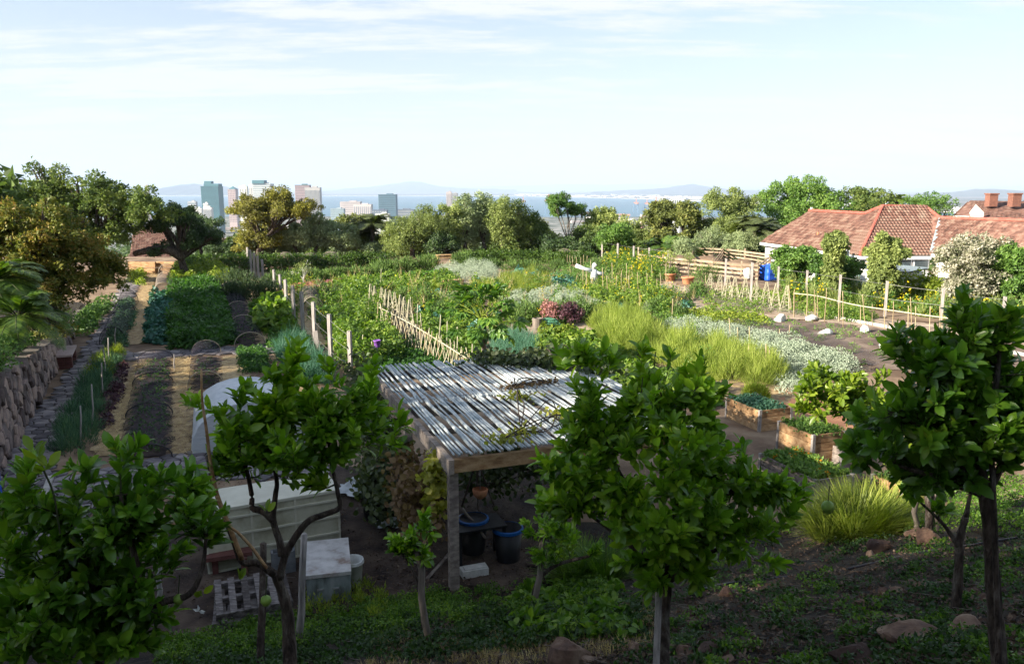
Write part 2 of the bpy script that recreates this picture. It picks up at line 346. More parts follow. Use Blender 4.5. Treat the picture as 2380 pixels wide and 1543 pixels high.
f_cab = leafmat('cabbage_leaf', (.035, .11, .085), (.06, .17, .13), (.12, .27, .2), .15, .55, .3, 2)
f_leek = leafmat('leek_leaf', (.03, .09, .065), (.055, .15, .10), (.10, .21, .13), .2, .5, .3, 2)
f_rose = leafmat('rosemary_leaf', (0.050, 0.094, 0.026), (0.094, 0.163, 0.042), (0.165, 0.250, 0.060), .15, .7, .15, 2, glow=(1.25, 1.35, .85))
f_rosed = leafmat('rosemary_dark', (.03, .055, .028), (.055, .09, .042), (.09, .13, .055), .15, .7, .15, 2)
f_lav = leafmat('lavender_leaf', (.035, .085, .055), (.065, .14, .085), (.13, .22, .11), .2, .65, .15, 2)
f_silver = leafmat('silver_leaf', (.22,.28,.20), (.31,.37,.275), (.39,.44,.35), .1, .8, .1, 2, glow=(1.25, 1.35, .85))
f_fen = leafmat('fennel_leaf', (.12,.17,.035), (.23,.29,.06), (.37,.41,.12), .35, .7, .1, 1)
f_yel = leafmat('yellow_flower', (.45, .36, .01), (.62, .5, .015), (.75, .62, .03), .3, .6, .2, 2)
f_org = leafmat('orange_flower', (.6, .2, .01), (.75, .28, .012), (.8, .36, .02), .3, .6, .2, 2)
f_pink = leafmat('pink_leaf', (.22, .09, .10), (.34, .16, .16), (.46, .26, .24), .25, .6, .2, 2)
f_purp = leafmat('purple_leaf', (.035, .014, .025), (.075, .03, .045), (.12, .055, .07), .15, .5, .3, 2)
f_vine = leafmat('vine_leaf', (.035, .055, .025), (.075, .10, .05), (.15, .17, .075), .3, .5, .3, 2)
f_viney = leafmat('yellowing_vine_leaf', (.16, .17, .03), (.32, .32, .06), (.5, .46, .12), .45, .5, .3, 2)
f_vineb = leafmat('dry_vine_leaf', (.09, .055, .03), (.17, .11, .06), (.26, .19, .1), .25, .7, .2, 2)
f_weed = leafmat('weed_leaf', (.035,.085,.010), (.075,.16,.014), (.19,.28,.03), .35, .5, .3, 1.5)
f_weedd = leafmat('weed_leaf_dark', (.016, .04, .010), (.03, .07, .015), (.06, .11, .02), .3, .5, .3, 1.5)
f_grass = leafmat('grass_blade', (.09, .13, .02), (.18, .23, .035), (.32, .34, .07), .4, .5, .3, 1.5)
f_lit = leafmat('leaf_litter', (.03, .02, .015), (.08, .05, .035), (.2, .15, .11), .05, .8, .2, 9)
f_palm = leafmat('palm_leaf', (.03, .07, .012), (.07, .13, .02), (.16, .22, .03), .3, .4, .4, 1)
f_palmg = leafmat('grey_palm_leaf', (.05, .07, .03), (.10, .13, .05), (.18, .2, .09), .3, .45, .35, 1)
f_pap = leafmat('papaya_leaf', (.04,.10,.02), (.09,.19,.03), (.22,.33,.045), .35, .45, .35, 1.5)
f_white = leafmat('white_flower', (.10, .12, .06), (.30, .29, .22), (.62, .58, .52), .2, .7, .2, 1.2)
f_straw = leafmat('straw_strand', (.28, .2, .10), (.46, .35, .19), (.66, .54, .33), .2, .7, .2, 3)

# ------------------------------------------------------------------ ground
def grid(x0, x1, y0, y1, st, zf, name, m, label, smooth=True):
    nx, ny = int((x1 - x0) / st) + 1, int((y1 - y0) / st) + 1
    X, Y = np.meshgrid(np.linspace(x0, x1, nx), np.linspace(y0, y1, ny)); Z = zf(X, Y)
    v = np.stack([X, Y, Z], -1).reshape(-1, 3); i = np.arange(nx * ny).reshape(ny, nx)
    f = np.stack([i[:-1, :-1], i[:-1, 1:], i[1:, 1:], i[1:, :-1]], -1).reshape(-1, 4)
    o = Geo().add(v, f).build(name, m, smooth=smooth)
    return tag(o, label, kind='structure')
grid(-90, 110, 13, 170, 1.0, lambda x, y: np.where(y < 14.5, gz(x, y) - .5, gz(x, y)) , 'garden_ground', m_garden, 'brown earth of the terraced vegetable garden')
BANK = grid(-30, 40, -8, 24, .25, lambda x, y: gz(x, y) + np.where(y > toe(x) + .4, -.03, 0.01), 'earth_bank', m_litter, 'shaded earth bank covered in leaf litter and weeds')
def seaz(x, y): return np.maximum(-9.2 - .07 * (y - 170), -119.0) + 0.5
g = Geo()
ys = np.array([168, 300, 600, 900, 1300, 1800, 2500, 3700.]); xs = np.linspace(-1, 1, 25)
X, Y = np.meshgrid(xs, ys); X = X * (300 + Y * 1.2); Z = seaz(X, Y) + 4 * _h2(X, Y, .01)
i = np.arange(X.size).reshape(X.shape)
g.add(np.stack([X, Y, Z], -1).reshape(-1, 3), np.stack([i[:-1, :-1], i[:-1, 1:], i[1:, 1:], i[1:, :-1]], -1).reshape(-1, 4))
m_hill = mat('suburb_slope', (.03, .05, .025), (.10, .11, .085), .02, .95, c3=(.3, .29, .27))
tag(g.build('hillside', m_hill, smooth=True), 'wooded slope falling from the garden to the city', kind='structure')
m_sea = mat('sea_water', (.018, .09, .14), (.026, .115, .17), .0006, .35, .3, .02, spec=.4)
g = Geo(); g.add([(-60000, 3600, -120), (60000, 3600, -120), (60000, 90000, -120), (-60000, 90000, -120)], [[0, 1, 2, 3]])
tag(g.build('sea', m_sea), 'blue bay water beyond the city', kind='structure')
g = Geo(); g.add([(-60000, -3000, -123), (60000, -3000, -123), (60000, 95000, -123), (-60000, 95000, -123)], [[0, 1, 2, 3]])
tag(g.build('bedrock_ground', m_hill), 'land under the bay and the city', kind='structure')
# far shore and hills
m_shore = mat('far_plain', (.05, .06, .05), (.09, .09, .08), .0004, .95, detail=9, c3=(.2, .19, .18))
m_beach = mat('beach_sand', (.62, .58, .52), (.7, .67, .62), .001, .95)
m_mount = mat('far_hill', (.035, .05, .05), (.07, .08, .065), .0003, .95)
sh = [(-900, 453), (350, 455), (700, 455), (1200, 455.5), (1500, 462), (1700, 470), (1900, 480), (2380, 500), (3300, 540)]
a = np.array([G(*q, z=-116) for q in sh]); b = a + np.array([[0, 1, 0]]) * (a[:, 1:2] * .007); c = a * 1.0; c[:, 1] = 60000; c[:, 0] = a[:, 0] / a[:, 1] * 60000
g = Geo(); k = len(a); z = lambda q, h: np.column_stack([q[:, :2], np.full(len(q), h)])
g.add(np.vstack([z(a, -121), z(b, -115)]), [(j, j + 1, k + j + 1, k + j) for j in range(k - 1)], 1)
g.add(np.vstack([z(b, -115), z(c, -60)]), [(j, j + 1, k + j + 1, k + j) for j in range(k - 1)], 0)
tag(g.build('far_shore', [m_shore, m_beach]), 'hazy plain with a pale beach across the bay', kind='structure')
def ridge(name, label, prof, Y, th):
    pr = np.array(prof, float); px = np.linspace(pr[0, 0], pr[-1, 0], 60)
    py = np.interp(px, pr[:, 0], pr[:, 1]); py = py + .8 * np.sin(px * .13) * np.sin(px * .05) 
    k = len(px); top = np.array([P(x, y, Y + th) for x, y in zip(px, py)]); g = Geo()
    mid = top.copy(); mid[:, 1] -= th * .5; mid[:, 2] = -120 + (top[:, 2] + 120) * (.52 + .12 * np.sin(px * .21) + .06 * np.sin(px * .5)); fr = top.copy(); fr[:, 1] -= th; fr[:, 2] = -122
    bk = top.copy(); bk[:, 1] += th * .6; bk[:, 2] = -122
    v = np.vstack([fr, mid, top, bk]); f = [(r * k + j, r * k + j + 1, (r + 1) * k + j + 1, (r + 1) * k + j) for r in range(3) for j in range(k - 1)]
    tag(g.add(v, f).build(name, m_mount, smooth=True), label, kind='structure')
ridge('hill', 'long low hill behind the dark glass tower', [(330, 447), (380, 441), (410, 431), (450, 427), (480, 430), (560, 438), (640, 446)], 17000, 2500)
ridge('hill', 'pointed hill rising alone above the bay', [(780, 441), (860, 434), (905, 429), (935, 424), (958, 421), (985, 425), (1010, 431), (1060, 437), (1200, 441)], 26000, 4000)
ridge('hill', 'faint long range above the middle trees', [(600, 441), (800, 437), (1100, 434), (1250, 431), (1330, 428), (1420, 430), (1480, 427), (1560, 430), (1800, 436), (2000, 438)], 42000, 6000)
ridge('hill', 'rounded hill above the harbour cranes', [(1380, 446), (1480, 441), (1540, 438), (1580, 431), (1612, 428), (1640, 433), (1690, 440), (1800, 444), (2060, 447)], 19000, 3000)
ridge('hill', 'broad blue hill behind the chimneys', [(2080, 458), (2180, 448), (2230, 446), (2270, 439), (2310, 440), (2350, 442), (2420, 450), (2600, 458), (3000, 470)], 12000, 2500)
ridge('hill', 'pale range on the right horizon', [(1900, 444), (2120, 439), (2180, 435), (2240, 436), (2300, 433), (2400, 431), (2700, 436)], 38000, 5000)

# haze: one closed box of even air
m_haze = bpy.data.materials.new('haze_air'); m_haze.use_nodes = True; t = m_haze.node_tree; t.nodes.clear()
o = t.nodes.new('ShaderNodeOutputMaterial'); pv = t.nodes.new('ShaderNodeVolumePrincipled')
pv.inputs['Color'].default_value = (.50, .61, .78, 1); pv.inputs['Density'].default_value = 6.0e-5; pv.inputs['Anisotropy'].default_value = .0
t.links.new(pv.outputs[0], o.inputs['Volume'])
g = Geo(); box(g, (0, 46000, 285), (124000, 104000, 822)); HZ = g.build('haze', m_haze)
tag(HZ, 'thin bluish haze over the bay and the city', kind='stuff')

# ------------------------------------------------------------------ city
def facade(name, label, cat, px0, px1, py0, py1, Y, c, dep=.6, style='grid', rows=10, cols=6, cw=None, roofc=None, extra=None, group=None):
    pa, pb = P(px0, py0, Y), P(px1, py1, Y); x0, x1, z1, z0 = pa[0], pb[0], pa[2], -120.
    wd, h = x1 - x0, z1 - z0; hv = z1 - pb[2]
    root = thing(name, label, cat, ((x0 + x1) / 2, Y, z0), group)
    mw = MATS.get('city' + str(c)) or mat('city' + str(c), tuple(q * .85 for q in c), c, .02, .7)
    key = 'cityw' + str(cw); mg = MATS.get(key) or mat(key, tuple(q * .7 for q in (cw or (.10, .13, .16))), cw or (.10, .13, .16), .05, .3)
    g = Geo(); box(g, ((x0 + x1) / 2, Y + wd * dep / 2, (z0 + z1) / 2), (wd, wd * dep, h)); g.build('wall', mw, root)
    g = Geo(); fh = hv / rows
    if style == 'grid':
        cwid = wd / cols
        for r in range(rows + 3):
            for k in range(cols): box(g, (x0 + (k + .5) * cwid, Y - .1, z1 - (r + .55) * fh), (cwid * .55, .4, fh * .5))
    elif style == 'bands':
        for r in range(rows + 3): box(g, ((x0 + x1) / 2, Y - .1, z1 - (r + .55) * fh), (wd * .94, .4, fh * .48))
    elif style == 'vert':
        for k in range(cols): box(g, (x0 + (k + .5) * wd / cols, Y - .1, z1 - hv * .55), (wd / cols * .5, .4, hv * .95))
    if g.n:
        w_ = g.build('windows', mg, root); w_['kind'] = 'stuff'
        g = Geo()
        for r in range(rows): box(g, (x0 - .1, Y + wd * dep / 2, z1 - (r + .55) * fh), (.4, wd * dep * .9, fh * .45))
        w_ = g.build('windows', mg, root); w_['kind'] = 'stuff'
    g = Geo(); box(g, ((x0 + x1) / 2, Y + wd * dep / 2, z1 + .6), (wd * 1.02, wd * dep * 1.04, 1.2)); box(g, ((x0 + x1) / 2 + wd * .12, Y + wd * dep / 2, z1 + 2.7), (wd * .35, wd * dep * .5, 3))
    g.build('roof', MATS.get('city' + str(roofc)) or (mat('city' + str(roofc), roofc, roofc, .02, .7) if roofc else mw), root)
    return root, mw
TEAL = (.06, .16, .19)
r_, mw = facade('office_tower', 'tall dark glass tower with a raised centre block', 'tower', 466, 511, 434, 505, 2300, TEAL, .8, 'bands', 26, cw=(.04, .10, .13))
g = Geo(); a = P(474, 422, 2320); b = P(491, 434, 2320); box(g, ((a[0] + b[0]) / 2, 2330, (a[2] + b[2]) / 2), (b[0] - a[0], 20, a[2] - b[2] + 2)); g.build('upper_block', mw, r_)
g = Geo(); a = P(473, 428, 2310); b = P(508, 436, 2310); box(g, ((a[0] + b[0]) / 2, 2325, (a[2] + b[2]) / 2), (b[0] - a[0], 30, a[2] - b[2] + 2)); g.build('setback_block', mw, r_)
r_, mw = facade('office_tower', 'pinkish tower with a pyramid roof beside the dark glass tower', 'tower', 529, 551, 441, 505, 2600, (.42, .34, .34), .9, 'grid', 16, 5, (.18, .16, .18))
a = P(541, 441, 2610); b = P(553, 433, 2610); g = Geo(); w_ = 13
g.add([(a[0] - w_, 2600, a[2]), (a[0] + w_, 2600, a[2]), (a[0] + w_, 2626, a[2]), (a[0] - w_, 2626, a[2]), (a[0], 2613, b[2])], [[0, 1, 4], [1, 2, 4], [2, 3, 4], [3, 0, 4]]); g.build('pyramid_roof', MATS['city' + str(TEAL)], r_)
facade('apartment_tower', 'cream apartment tower left of the teal topped block', 'tower', 555, 577, 434, 505, 2450, (.66, .64, .56), .7, 'vert', 12, 3, (.3, .32, .33))
facade('apartment_tower', 'narrow cream tower touching the teal topped block', 'tower', 578, 590, 431, 505, 2500, (.62, .6, .55), .9, 'vert', 12, 2, (.3, .32, .33))
r_, mw = facade('office_tower', 'pale tower crowned by a teal glass storey', 'tower', 586, 632, 428, 505, 2400, (.5, .52, .52), .7, 'bands', 18, cw=(.24, .3, .33))
g = Geo(); a = P(585, 420, 2395); b = P(613, 428, 2395); box(g, ((a[0] + b[0]) / 2, 2412, (a[2] + b[2]) / 2 + 1), (b[0] - a[0], 30, a[2] - b[2])); g.build('glass_storey', MATS['city' + str(TEAL)], r_)
facade('office_tower', 'reddish brown slab tower with a dark top', 'tower', 685, 722, 431, 505, 2200, (.32, .25, .26), .5, 'bands', 20, cw=(.2, .17, .19), roofc=(.08, .14, .15))
facade('office_tower', 'grey slab tower in front of the reddish one', 'tower', 708, 746, 437, 510, 2050, (.36, .36, .36), .5, 'vert', 18, 12, (.2, .22, .24))
facade('hotel', 'pinkish grey hotel with a stepped roof', 'hotel', 790, 838, 470, 520, 2700, (.46, .42, .42), .6, 'bands', 10, cw=(.34, .32, .33))
facade('hotel', 'white framed hotel with tall window bays', 'hotel', 821, 864, 476, 530, 2500, (.55, .5, .48), .6, 'vert', 8, 9, (.22, .24, .27))
facade('office_tower', 'blue glass tower between two white fins', 'tower', 879, 921, 453, 530, 2500, (.09, .17, .22), .8, 'bands', 18, cw=(.05, .10, .14))
facade('office_block', 'dark low block at the foot of the blue glass tower', 'office block', 864, 900, 489, 525, 2450, (.10, .13, .18), .6, 'grid', 6, 6, (.3, .33, .36))
facade('office_block', 'dark low block right of the blue glass tower', 'office block', 915, 962, 488, 525, 2600, (.13, .16, .2), .6, 'bands', 6, cw=(.26, .28, .3))
facade('apartment_block', 'stepped white block with a grid of balconies', 'apartment block', 872, 905, 498, 540, 1900, (.6, .6, .56), .7, 'grid', 9, 7, (.2, .24, .22))
facade('apartment_tower', 'grey brown tower behind the tall poplar like trees', 'tower', 1037, 1050, 447, 500, 2600, (.42, .38, .38), .9, 'vert', 14, 3, (.26, .25, .26))
facade('apartment_tower', 'low grey tower beside the one behind the tall trees', 'tower', 1049, 1064, 450, 500, 2650, (.3, .31, .33), .9, 'bands', 14, cw=(.2, .22, .24))
facade('apartment_block', 'white block of even small windows left of the pylon tree', 'apartment block', 443, 471, 486, 520, 1700, (.62, .62, .6), .6, 'grid', 7, 8, (.2, .22, .24))
facade('apartment_block', 'white block with vertical stripes below the dark tower', 'apartment block', 472, 494, 484, 525, 1650, (.64, .64, .62), .6, 'vert', 8, 8, (.22, .24, .27))
facade('office_block', 'grey block with glass corner behind the white blocks', 'office block', 436, 458, 470, 520, 2000, (.4, .42, .45), .6, 'bands', 9, cw=(.18, .24, .28))
facade('office_block', 'small white block under the dark tower', 'office block', 472, 486, 474, 520, 1900, (.66, .66, .65), .6, 'grid', 8, 4, (.25, .28, .3))
facade('office_block', 'teal grey low block left of the hotels', 'office block', 768, 800, 486, 525, 2300, (.3, .38, .42), .6, 'bands', 8, cw=(.2, .28, .32))
facade('apartment_tower', 'small pinkish tower seen past the big dark tree', 'tower', 336, 350, 432, 505, 2700, (.4, .36, .38), .8, 'grid', 16, 4, (.2, .2, .22))
r_, mw = facade('apartment_tower', 'white framed tower above the brown green trees', 'tower', 1562, 1580, 462, 505, 1500, (.62, .63, .62), .8, 'vert', 8, 4, (.14, .18, .18))
facade('stadium', 'long pink walled shed with a white gable near the harbour', 'warehouse', 1492, 1535, 500, 520, 1500, (.55, .33, .30), .6, 'bands', 3, cw=(.6, .58, .56), roofc=(.25, .32, .32))
mc = [mat('town_%d' % i, tuple(q * .9 for q in c), c, .03, .8) for i, c in enumerate([(.62, .62, .6), (.5, .5, .5), (.55, .45, .42), (.42, .36, .34), (.68, .68, .68)])]
for q in range(150):
    px = R.uniform(380, 1580); py = R.uniform(487, 560); Y = 126 * F / (py - 428) * R.uniform(.85, 1.15)
    if 545 < px < 760 and R.random() < .7: continue
    Y = min(Y, 3500); zb = float(seaz(0, Y)); w_ = R.uniform(8, 32) * Y / 2000 + 6; h_ = R.uniform(5, 20); xx = (px - CX) / F * Y
    top = 6.5 - (447 - 0) * 0; 
    g = Geo(); box(g, (xx, Y, zb + h_ / 2 - 3), (w_, w_ * .7, h_ + 6), zrot(R.uniform(-.4, .4))); gw = Geo()
    o = g.build('town_building', mc[R.integers(5)], loc=(xx, Y, zb)); tag(o, 'small pale building among the roofs of the hazy city', 'building', 'buildings of the city below the hill')
# harbour
m_crane = mat('crane_paint', (.42, .2, .16), (.5, .26, .22), 1, .6); m_craneb = mat('crane_leg_paint', (.10, .18, .28), (.14, .24, .36), 1, .6)
def gantry(px, py0, py1, Y, label):
    b = P(px, py1, Y); t_ = P(px, py0, Y); s = (t_[2] - b[2]); root = thing('gantry_crane', label, 'crane', (b[0], Y, -120), 'harbour gantry cranes')
    g = Geo()
    for dx in (-.16, .16):
        for dy in (0, .3): box(g, (b[0] + dx * s, Y + dy * s, (b[2] + t_[2] - .3 * s) / 2), (.035 * s, .035 * s, s * .72))
    box(g, (b[0], Y, b[2] + s * .35), (.35 * s, .05 * s, .04 * s)); g.build('leg_frame', m_craneb, root)
    g = Geo(); box(g, (b[0], Y - .15 * s, b[2] + s * .66), (.12 * s, 1.1 * s, .06 * s)); box(g, (b[0], Y, b[2] + s * .83), (.05 * s, .05 * s, .36 * s)); box(g, (b[0], Y, b[2] + s * .72), (.36 * s, .12 * s, .05 * s)); g.build('boom', m_crane, root)
for q in [(1216, 458, 492, 3700, 'gantry crane rising above the trees right of the poplars'), (1275, 452, 500, 3600, 'tall thin crane behind the twin crowned pine'), (1478, 462, 494, 3500, 'gantry crane, first of the three right of the pine'), (1503, 464, 494, 3500, 'gantry crane in the middle of the row of three'), (1524, 458, 496, 3500, 'tallest gantry crane at the right end of the three')]: gantry(*q)
m_hull = mat('ship_hull', (.10, .12, .16), (.14, .17, .22), .1, .6); m_sup = mat('ship_white', (.6, .55, .5), (.68, .64, .6), .1, .6)
def ship(px, py, Y, ln, label):
    b = G(px, py, -120); b = P(px, py, Y); root = thing('cargo_ship', label, 'ship', (b[0], Y, -120)); g = Geo()
    l2, w2 = ln / 2, ln * .08
    v = [(-l2, -w2, 0), (l2 * .8, -w2, 0), (l2, 0, 0), (l2 * .8, w2, 0), (-l2, w2, 0)]; v = [(x + b[0], y + Y, -121) for x, y, _ in v] + [(x * 1.04 + b[0], y + Y, -110) for x, y, _ in v]
    g.add(v, [(i, (i + 1) % 5, 5 + (i + 1) % 5, 5 + i) for i in range(5)]); g.add(v[5:], [[0, 1, 2, 3, 4]]); g.build('hull', m_hull, root)
    g = Geo(); box(g, (b[0] - l2 * .7, Y, -100), (ln * .1, w2 * 1.5, 20)); box(g, (b[0] - l2 * .7, Y, -87), (ln * .05, w2, 8)); g.build('bridge', m_sup, root)
    g = Geo()
    for k in range(6): box(g, (b[0] - l2 * .45 + k * ln * .16, Y, -107 + R.uniform(-1, 2)), (ln * .13, w2 * 1.6, 8))
    g.build('containers', m_crane, root)['kind'] = 'stuff'
ship(1150, 497, 3650, 170, 'cargo ship with a white bridge left of the pine'); ship(1415, 496, 3650, 150, 'cargo ship stacked with containers right of the pine'); ship(1360, 490, 3900, 90, 'small ship alongside the quay behind the pine')
g = Geo()
for k in range(420):
    px = R.uniform(1050, 1700); py = R.uniform(474, 470 + (px - 1050) * .0) if False else None
    sx = R.uniform(1200, 2300); yy = np.interp(sx, [q[0] for q in sh], [q[1] for q in sh]) - R.uniform(1.5, 9) * (1 if sx > 1400 else .5)
    b = G(sx, yy, -114)
    if b[1] > 30000 or b[1] < 0: continue
    w_ = R.uniform(15, 55) * b[1] / 12000; box(g, (b[0], b[1], b[2] + 4), (w_ * 1.6, w_, R.uniform(6, 22)))
tag(g.build('far_town_houses', mc[4]), 'scattered pale houses of the town across the bay', kind='stuff')
# ------------------------------------------------------------------ helpers for plants
def poly_px(pts, z=0.0): return np.array([G(x, y, z)[:2] for x, y in pts])
def inside(q, poly):
    x, y = q[:, 0], q[:, 1]; r = np.zeros(len(q), bool); j = len(poly) - 1
    for i in range(len(poly)):
        xi, yi = poly[i]; xj, yj = poly[j]
        c = ((yi > y) != (yj > y)) & (x < (xj - xi) * (y - yi) / (yj - yi + 1e-12) + xi); r ^= c; j = i
    return r
def area(p): x, y = p[:, 0], p[:, 1]; return abs(np.dot(x, np.roll(y, 1)) - np.dot(y, np.roll(x, 1))) / 2
def sample(poly, n):
    lo, hi = poly.min(0), poly.max(0); o = []; c = 0
    while c < n:
        q = R.uniform(lo, hi, (n * 2 + 20, 2)); q = q[inside(q, poly)]; o.append(q); c += len(q)
    return np.concatenate(o)[:n]
def spaced(poly, s):
    lo, hi = poly.min(0) , poly.max(0)
    X, Y = np.meshgrid(np.arange(lo[0], hi[0] + s, s), np.arange(lo[1], hi[1] + s, s)); q = np.stack([X.ravel(), Y.ravel()], 1) + R.uniform(-.38, .38, (X.size, 2)) * s
    return q[inside(q, poly)]
def patch(name, poly, m, z, label, kind='structure', st=None):
    lo, hi = poly.min(0), poly.max(0); st = st or max(.25, min(hi - lo) / 10)
    X, Y = np.meshgrid(np.arange(lo[0] - st, hi[0] + 2 * st, st), np.arange(lo[1] - st, hi[1] + 2 * st, st)); c = np.stack([X, Y], -1)
    ny, nx = X.shape; i = np.arange(nx * ny).reshape(ny, nx); f = np.stack([i[:-1, :-1], i[:-1, 1:], i[1:, 1:], i[1:, :-1]], -1).reshape(-1, 4)
    cen = c.reshape(-1, 2)[f].mean(1); f = f[inside(cen, poly)]
    if not len(f): return None
    jx = X + .35 * st * np.sin(Y * 5.1 + X * 1.3); jy = Y + .35 * st * np.sin(X * 4.7 + Y * .9)
    v = np.stack([jx, jy, gz(jx, jy) + z + .012 * _h2(jx, jy, 4.3) + .008], -1).reshape(-1, 3)
    return tag(Geo().add(v, f).build(name, m, smooth=True), label, kind=kind)
def dome_leaves(g, c, r, h, k, L_, W_, tmpl=TRI, mode='leaf', m=0, spread=.5, shell=.72, tint=None):
    """k leaves over each low dome of plant (centre c, radius r, height h)"""
    c = np.asarray(c, float); n = len(c); r = np.broadcast_to(r, (n,)); h = np.broadcast_to(h, (n,))
    d = rdir(n * k, .02 if mode != 'ball' else -1); rr = R.uniform(shell, 1.04, n * k)[:, None] if mode != 'spike' else R.uniform(.5, .95, n * k)[:, None]
    cc = np.repeat(c, k, 0); sc = np.stack([np.repeat(r, k), np.repeat(r, k), np.repeat(h, k)], 1)
    if mode == 'spike':
        pos = cc + d * sc * rr; ax = d * np.array([.7, .7, .4]) + np.array([0, 0, .8]) + R.normal(0, .18, (n * k, 3)); nr = R.normal(0, 1, (n * k, 3))
    else:
        pos = cc + d * sc * rr; nr = d * .8 + R.normal(0, spread, (n * k, 3)) + np.array([0, 0, .35]); ax = R.normal(0, 1, (n * k, 3)) + d * .7
    pos = pos - unit(ax) * np.broadcast_to(L_, (n * k,))[:, None] * .3
    leaves(g, pos, ax, nr, L_ * R.uniform(.65, 1.25, n * k), W_ * R.uniform(.7, 1.2, n * k), tmpl, m, tint)
def crop(name, label, poly, m, sp, r, h, k, L_, W_, tmpl=TRI, mode='leaf', kind='stuff', hv=.38, base=0.0, mats2=None, cat=None, spread=.5):
    c = spaced(poly, sp); n = len(c)
    if n == 0: print('EMPTY', label); return
    g = Geo(); hh = h * (1 + hv * R.uniform(-1, 1, n)) * (.82 + .3 * _h2(c[:, 0], c[:, 1], 1.4) * (1 if hv > .1 else 0)); rr = r * (1 + .2 * R.uniform(-1, 1, n))
    dome_leaves(g, np.column_stack([c, gz(c[:, 0], c[:, 1]) + base]), rr, hh, k, L_, W_, tmpl, mode, spread=spread)
    if mats2:
        for j, (m2, frac, L2) in enumerate(mats2):
            s = c[R.random(n) < frac]
            if len(s): dome_leaves(g, np.column_stack([s, gz(s[:, 0], s[:, 1]) + base + h * .2]), r, h * .9, max(2, k // 8), L2, L2 * .6, DIAM, m=j + 1)
    return tag(g.build(name, [m] + [q[0] for q in (mats2 or [])]), label, cat, kind=kind)
def bush(name, label, c, r, h, m, k, L_, W_, mode='spike', tmpl=None, cat='bush', group=None, lumps=6, mats=None):
    """one shrub: a few stems and foliage lumps"""
    c = np.asarray(c, float); root = thing(name, label, cat, c, group)
    a = R.uniform(0, 2 * pi, lumps); q = R.uniform(.15, .62, lumps) * r
    cc = np.column_stack([c[0] + np.cos(a) * q, c[1] + np.sin(a) * q, np.full(lumps, c[2]) + h * .12 * R.random(lumps)]); cc[0, :2] = c[:2]
    g = Geo(); dome_leaves(g, cc, r * .62 * R.uniform(.8, 1.2, lumps), h * (1 - .3 * q / r) * R.uniform(.8, 1.02, lumps), k // lumps, L_, W_, tmpl or (SPK if mode == 'spike' else TRI), mode)
    g.build('foliage', mats or m, root)
    g = Geo()
    for j in range(lumps): tube(g, [c + [0, 0, -.05], (c + cc[j]) / 2 + [0, 0, h * .25], cc[j] + [0, 0, h * .55]], [.03 * r + .008, .02 * r + .005, .004], 4)
    g.build('stem', m_bark, root); return root

def hedge_line(name, label, pts, m, w, h, k, L_, W_, cat, step=.45, hv=.05, mats2=None):
    q = [G(*p_) for p_ in pts]; C_ = []
    for a_, b_ in zip(q[:-1], q[1:]):
        n = max(1, int(np.linalg.norm(b_ - a_) / step))
        for i in range(n): C_.append(a_ + (b_ - a_) * (i + R.random()) / n)
    C_ = np.array(C_); d = unit(q[-1] - q[0]); s = np.array([-d[1], d[0], 0]); n = len(C_); o = R.uniform(-.25, .25, (n, 1)) * w; C_ = C_ + s * o; C_[:, 2] = gz(C_[:, 0], C_[:, 1])
    root = thing(name, label, cat, q[0]); g = Geo(); dome_leaves(g, C_, w * .5, h * (1 + hv * R.uniform(-1, 1, n)), k, L_, W_)
    dome_leaves(g, C_ + [0, 0, h * .25], w * .55, h * .62, k // 2, L_, W_); g.build('foliage', m, root)
    if mats2: g = Geo(); dome_leaves(g, C_, w * .52, h, 8, .13, .1); g.build('blossom', mats2, root)
    g = Geo()
    for p_ in C_[::3]: tube(g, [p_, p_ + [0, 0, h * .7]], [.03, .01], 4)
    g.build('stem', m_bark, root)['kind'] = 'stuff'
# ------------------------------------------------------------------ stone path and wall (left)
def voronoi(seeds, nb=14, lim=1.2):
    out = []
    for i, s in enumerate(seeds):
        d = np.linalg.norm(seeds - s, axis=1); o = np.argsort(d)[1:nb + 1]
        pl = [s + np.array(q) * lim for q in ((-1, -1), (1, -1), (1, 1), (-1, 1))]
        for j in o:
            mid = (s + seeds[j]) / 2; n = seeds[j] - s; np_ = []
            for a in range(len(pl)):
                p, q = pl[a], pl[(a + 1) % len(pl)]; dp, dq = (p - mid) @ n, (q - mid) @ n
                if dp <= 0: np_.append(p)
                if dp * dq < 0: np_.append(p + (q - p) * (dp / (dp - dq)))
            pl = np_
            if len(pl) < 3: break
        out.append(np.array(pl) if len(pl) >= 3 else None)
    return out
def stone_piece(g, pl, to3, hgt, gap, bev, t):
    c = pl.mean(0); k = len(pl)
    e = pl - c; ln = np.linalg.norm(e, axis=1, keepdims=True) + 1e-6
    a = c + e * (1 - gap / ln); b = c + e * np.clip(1 - (gap + bev) / ln, .2, 1)
    v = [to3(q, -.03) for q in a] + [to3(q, hgt * .7) for q in a] + [to3(q, hgt) for q in b] + [to3(c, hgt * R.uniform(1.0, 1.25))]
    f = [(i, (i + 1) % k, k + (i + 1) % k, k + i) for i in range(k)] + [(k + i, k + (i + 1) % k, 2 * k + (i + 1) % k, 2 * k + i) for i in range(k)]
    g.add(v, f, 0, t)
    o = g.n - len(v); tr = np.array([(2 * k + i + o, 2 * k + (i + 1) % k + o, 3 * k + o) for i in range(k)])
    g.fl.append(tr.ravel()); g.fs.append(np.full(k, 3)); g.m.append(np.zeros(k, int))
path_poly = poly_px([(-330, 1330), (-60, 1060), (110, 935), (180, 832), (250, 735), (268, 690), (300, 640), (322, 640), (312, 690), (281, 700), (250, 800), (208, 900), (165, 985), (118, 1085), (160, 1108), (440, 1050), (760, 1085), (770, 1120), (420, 1110), (240, 1170), (120, 1330)])
PATH = patch('stone_path', path_poly, m_grout, .006, 'crazy paved stone path with dark mossy joints along the wall', st=.3)
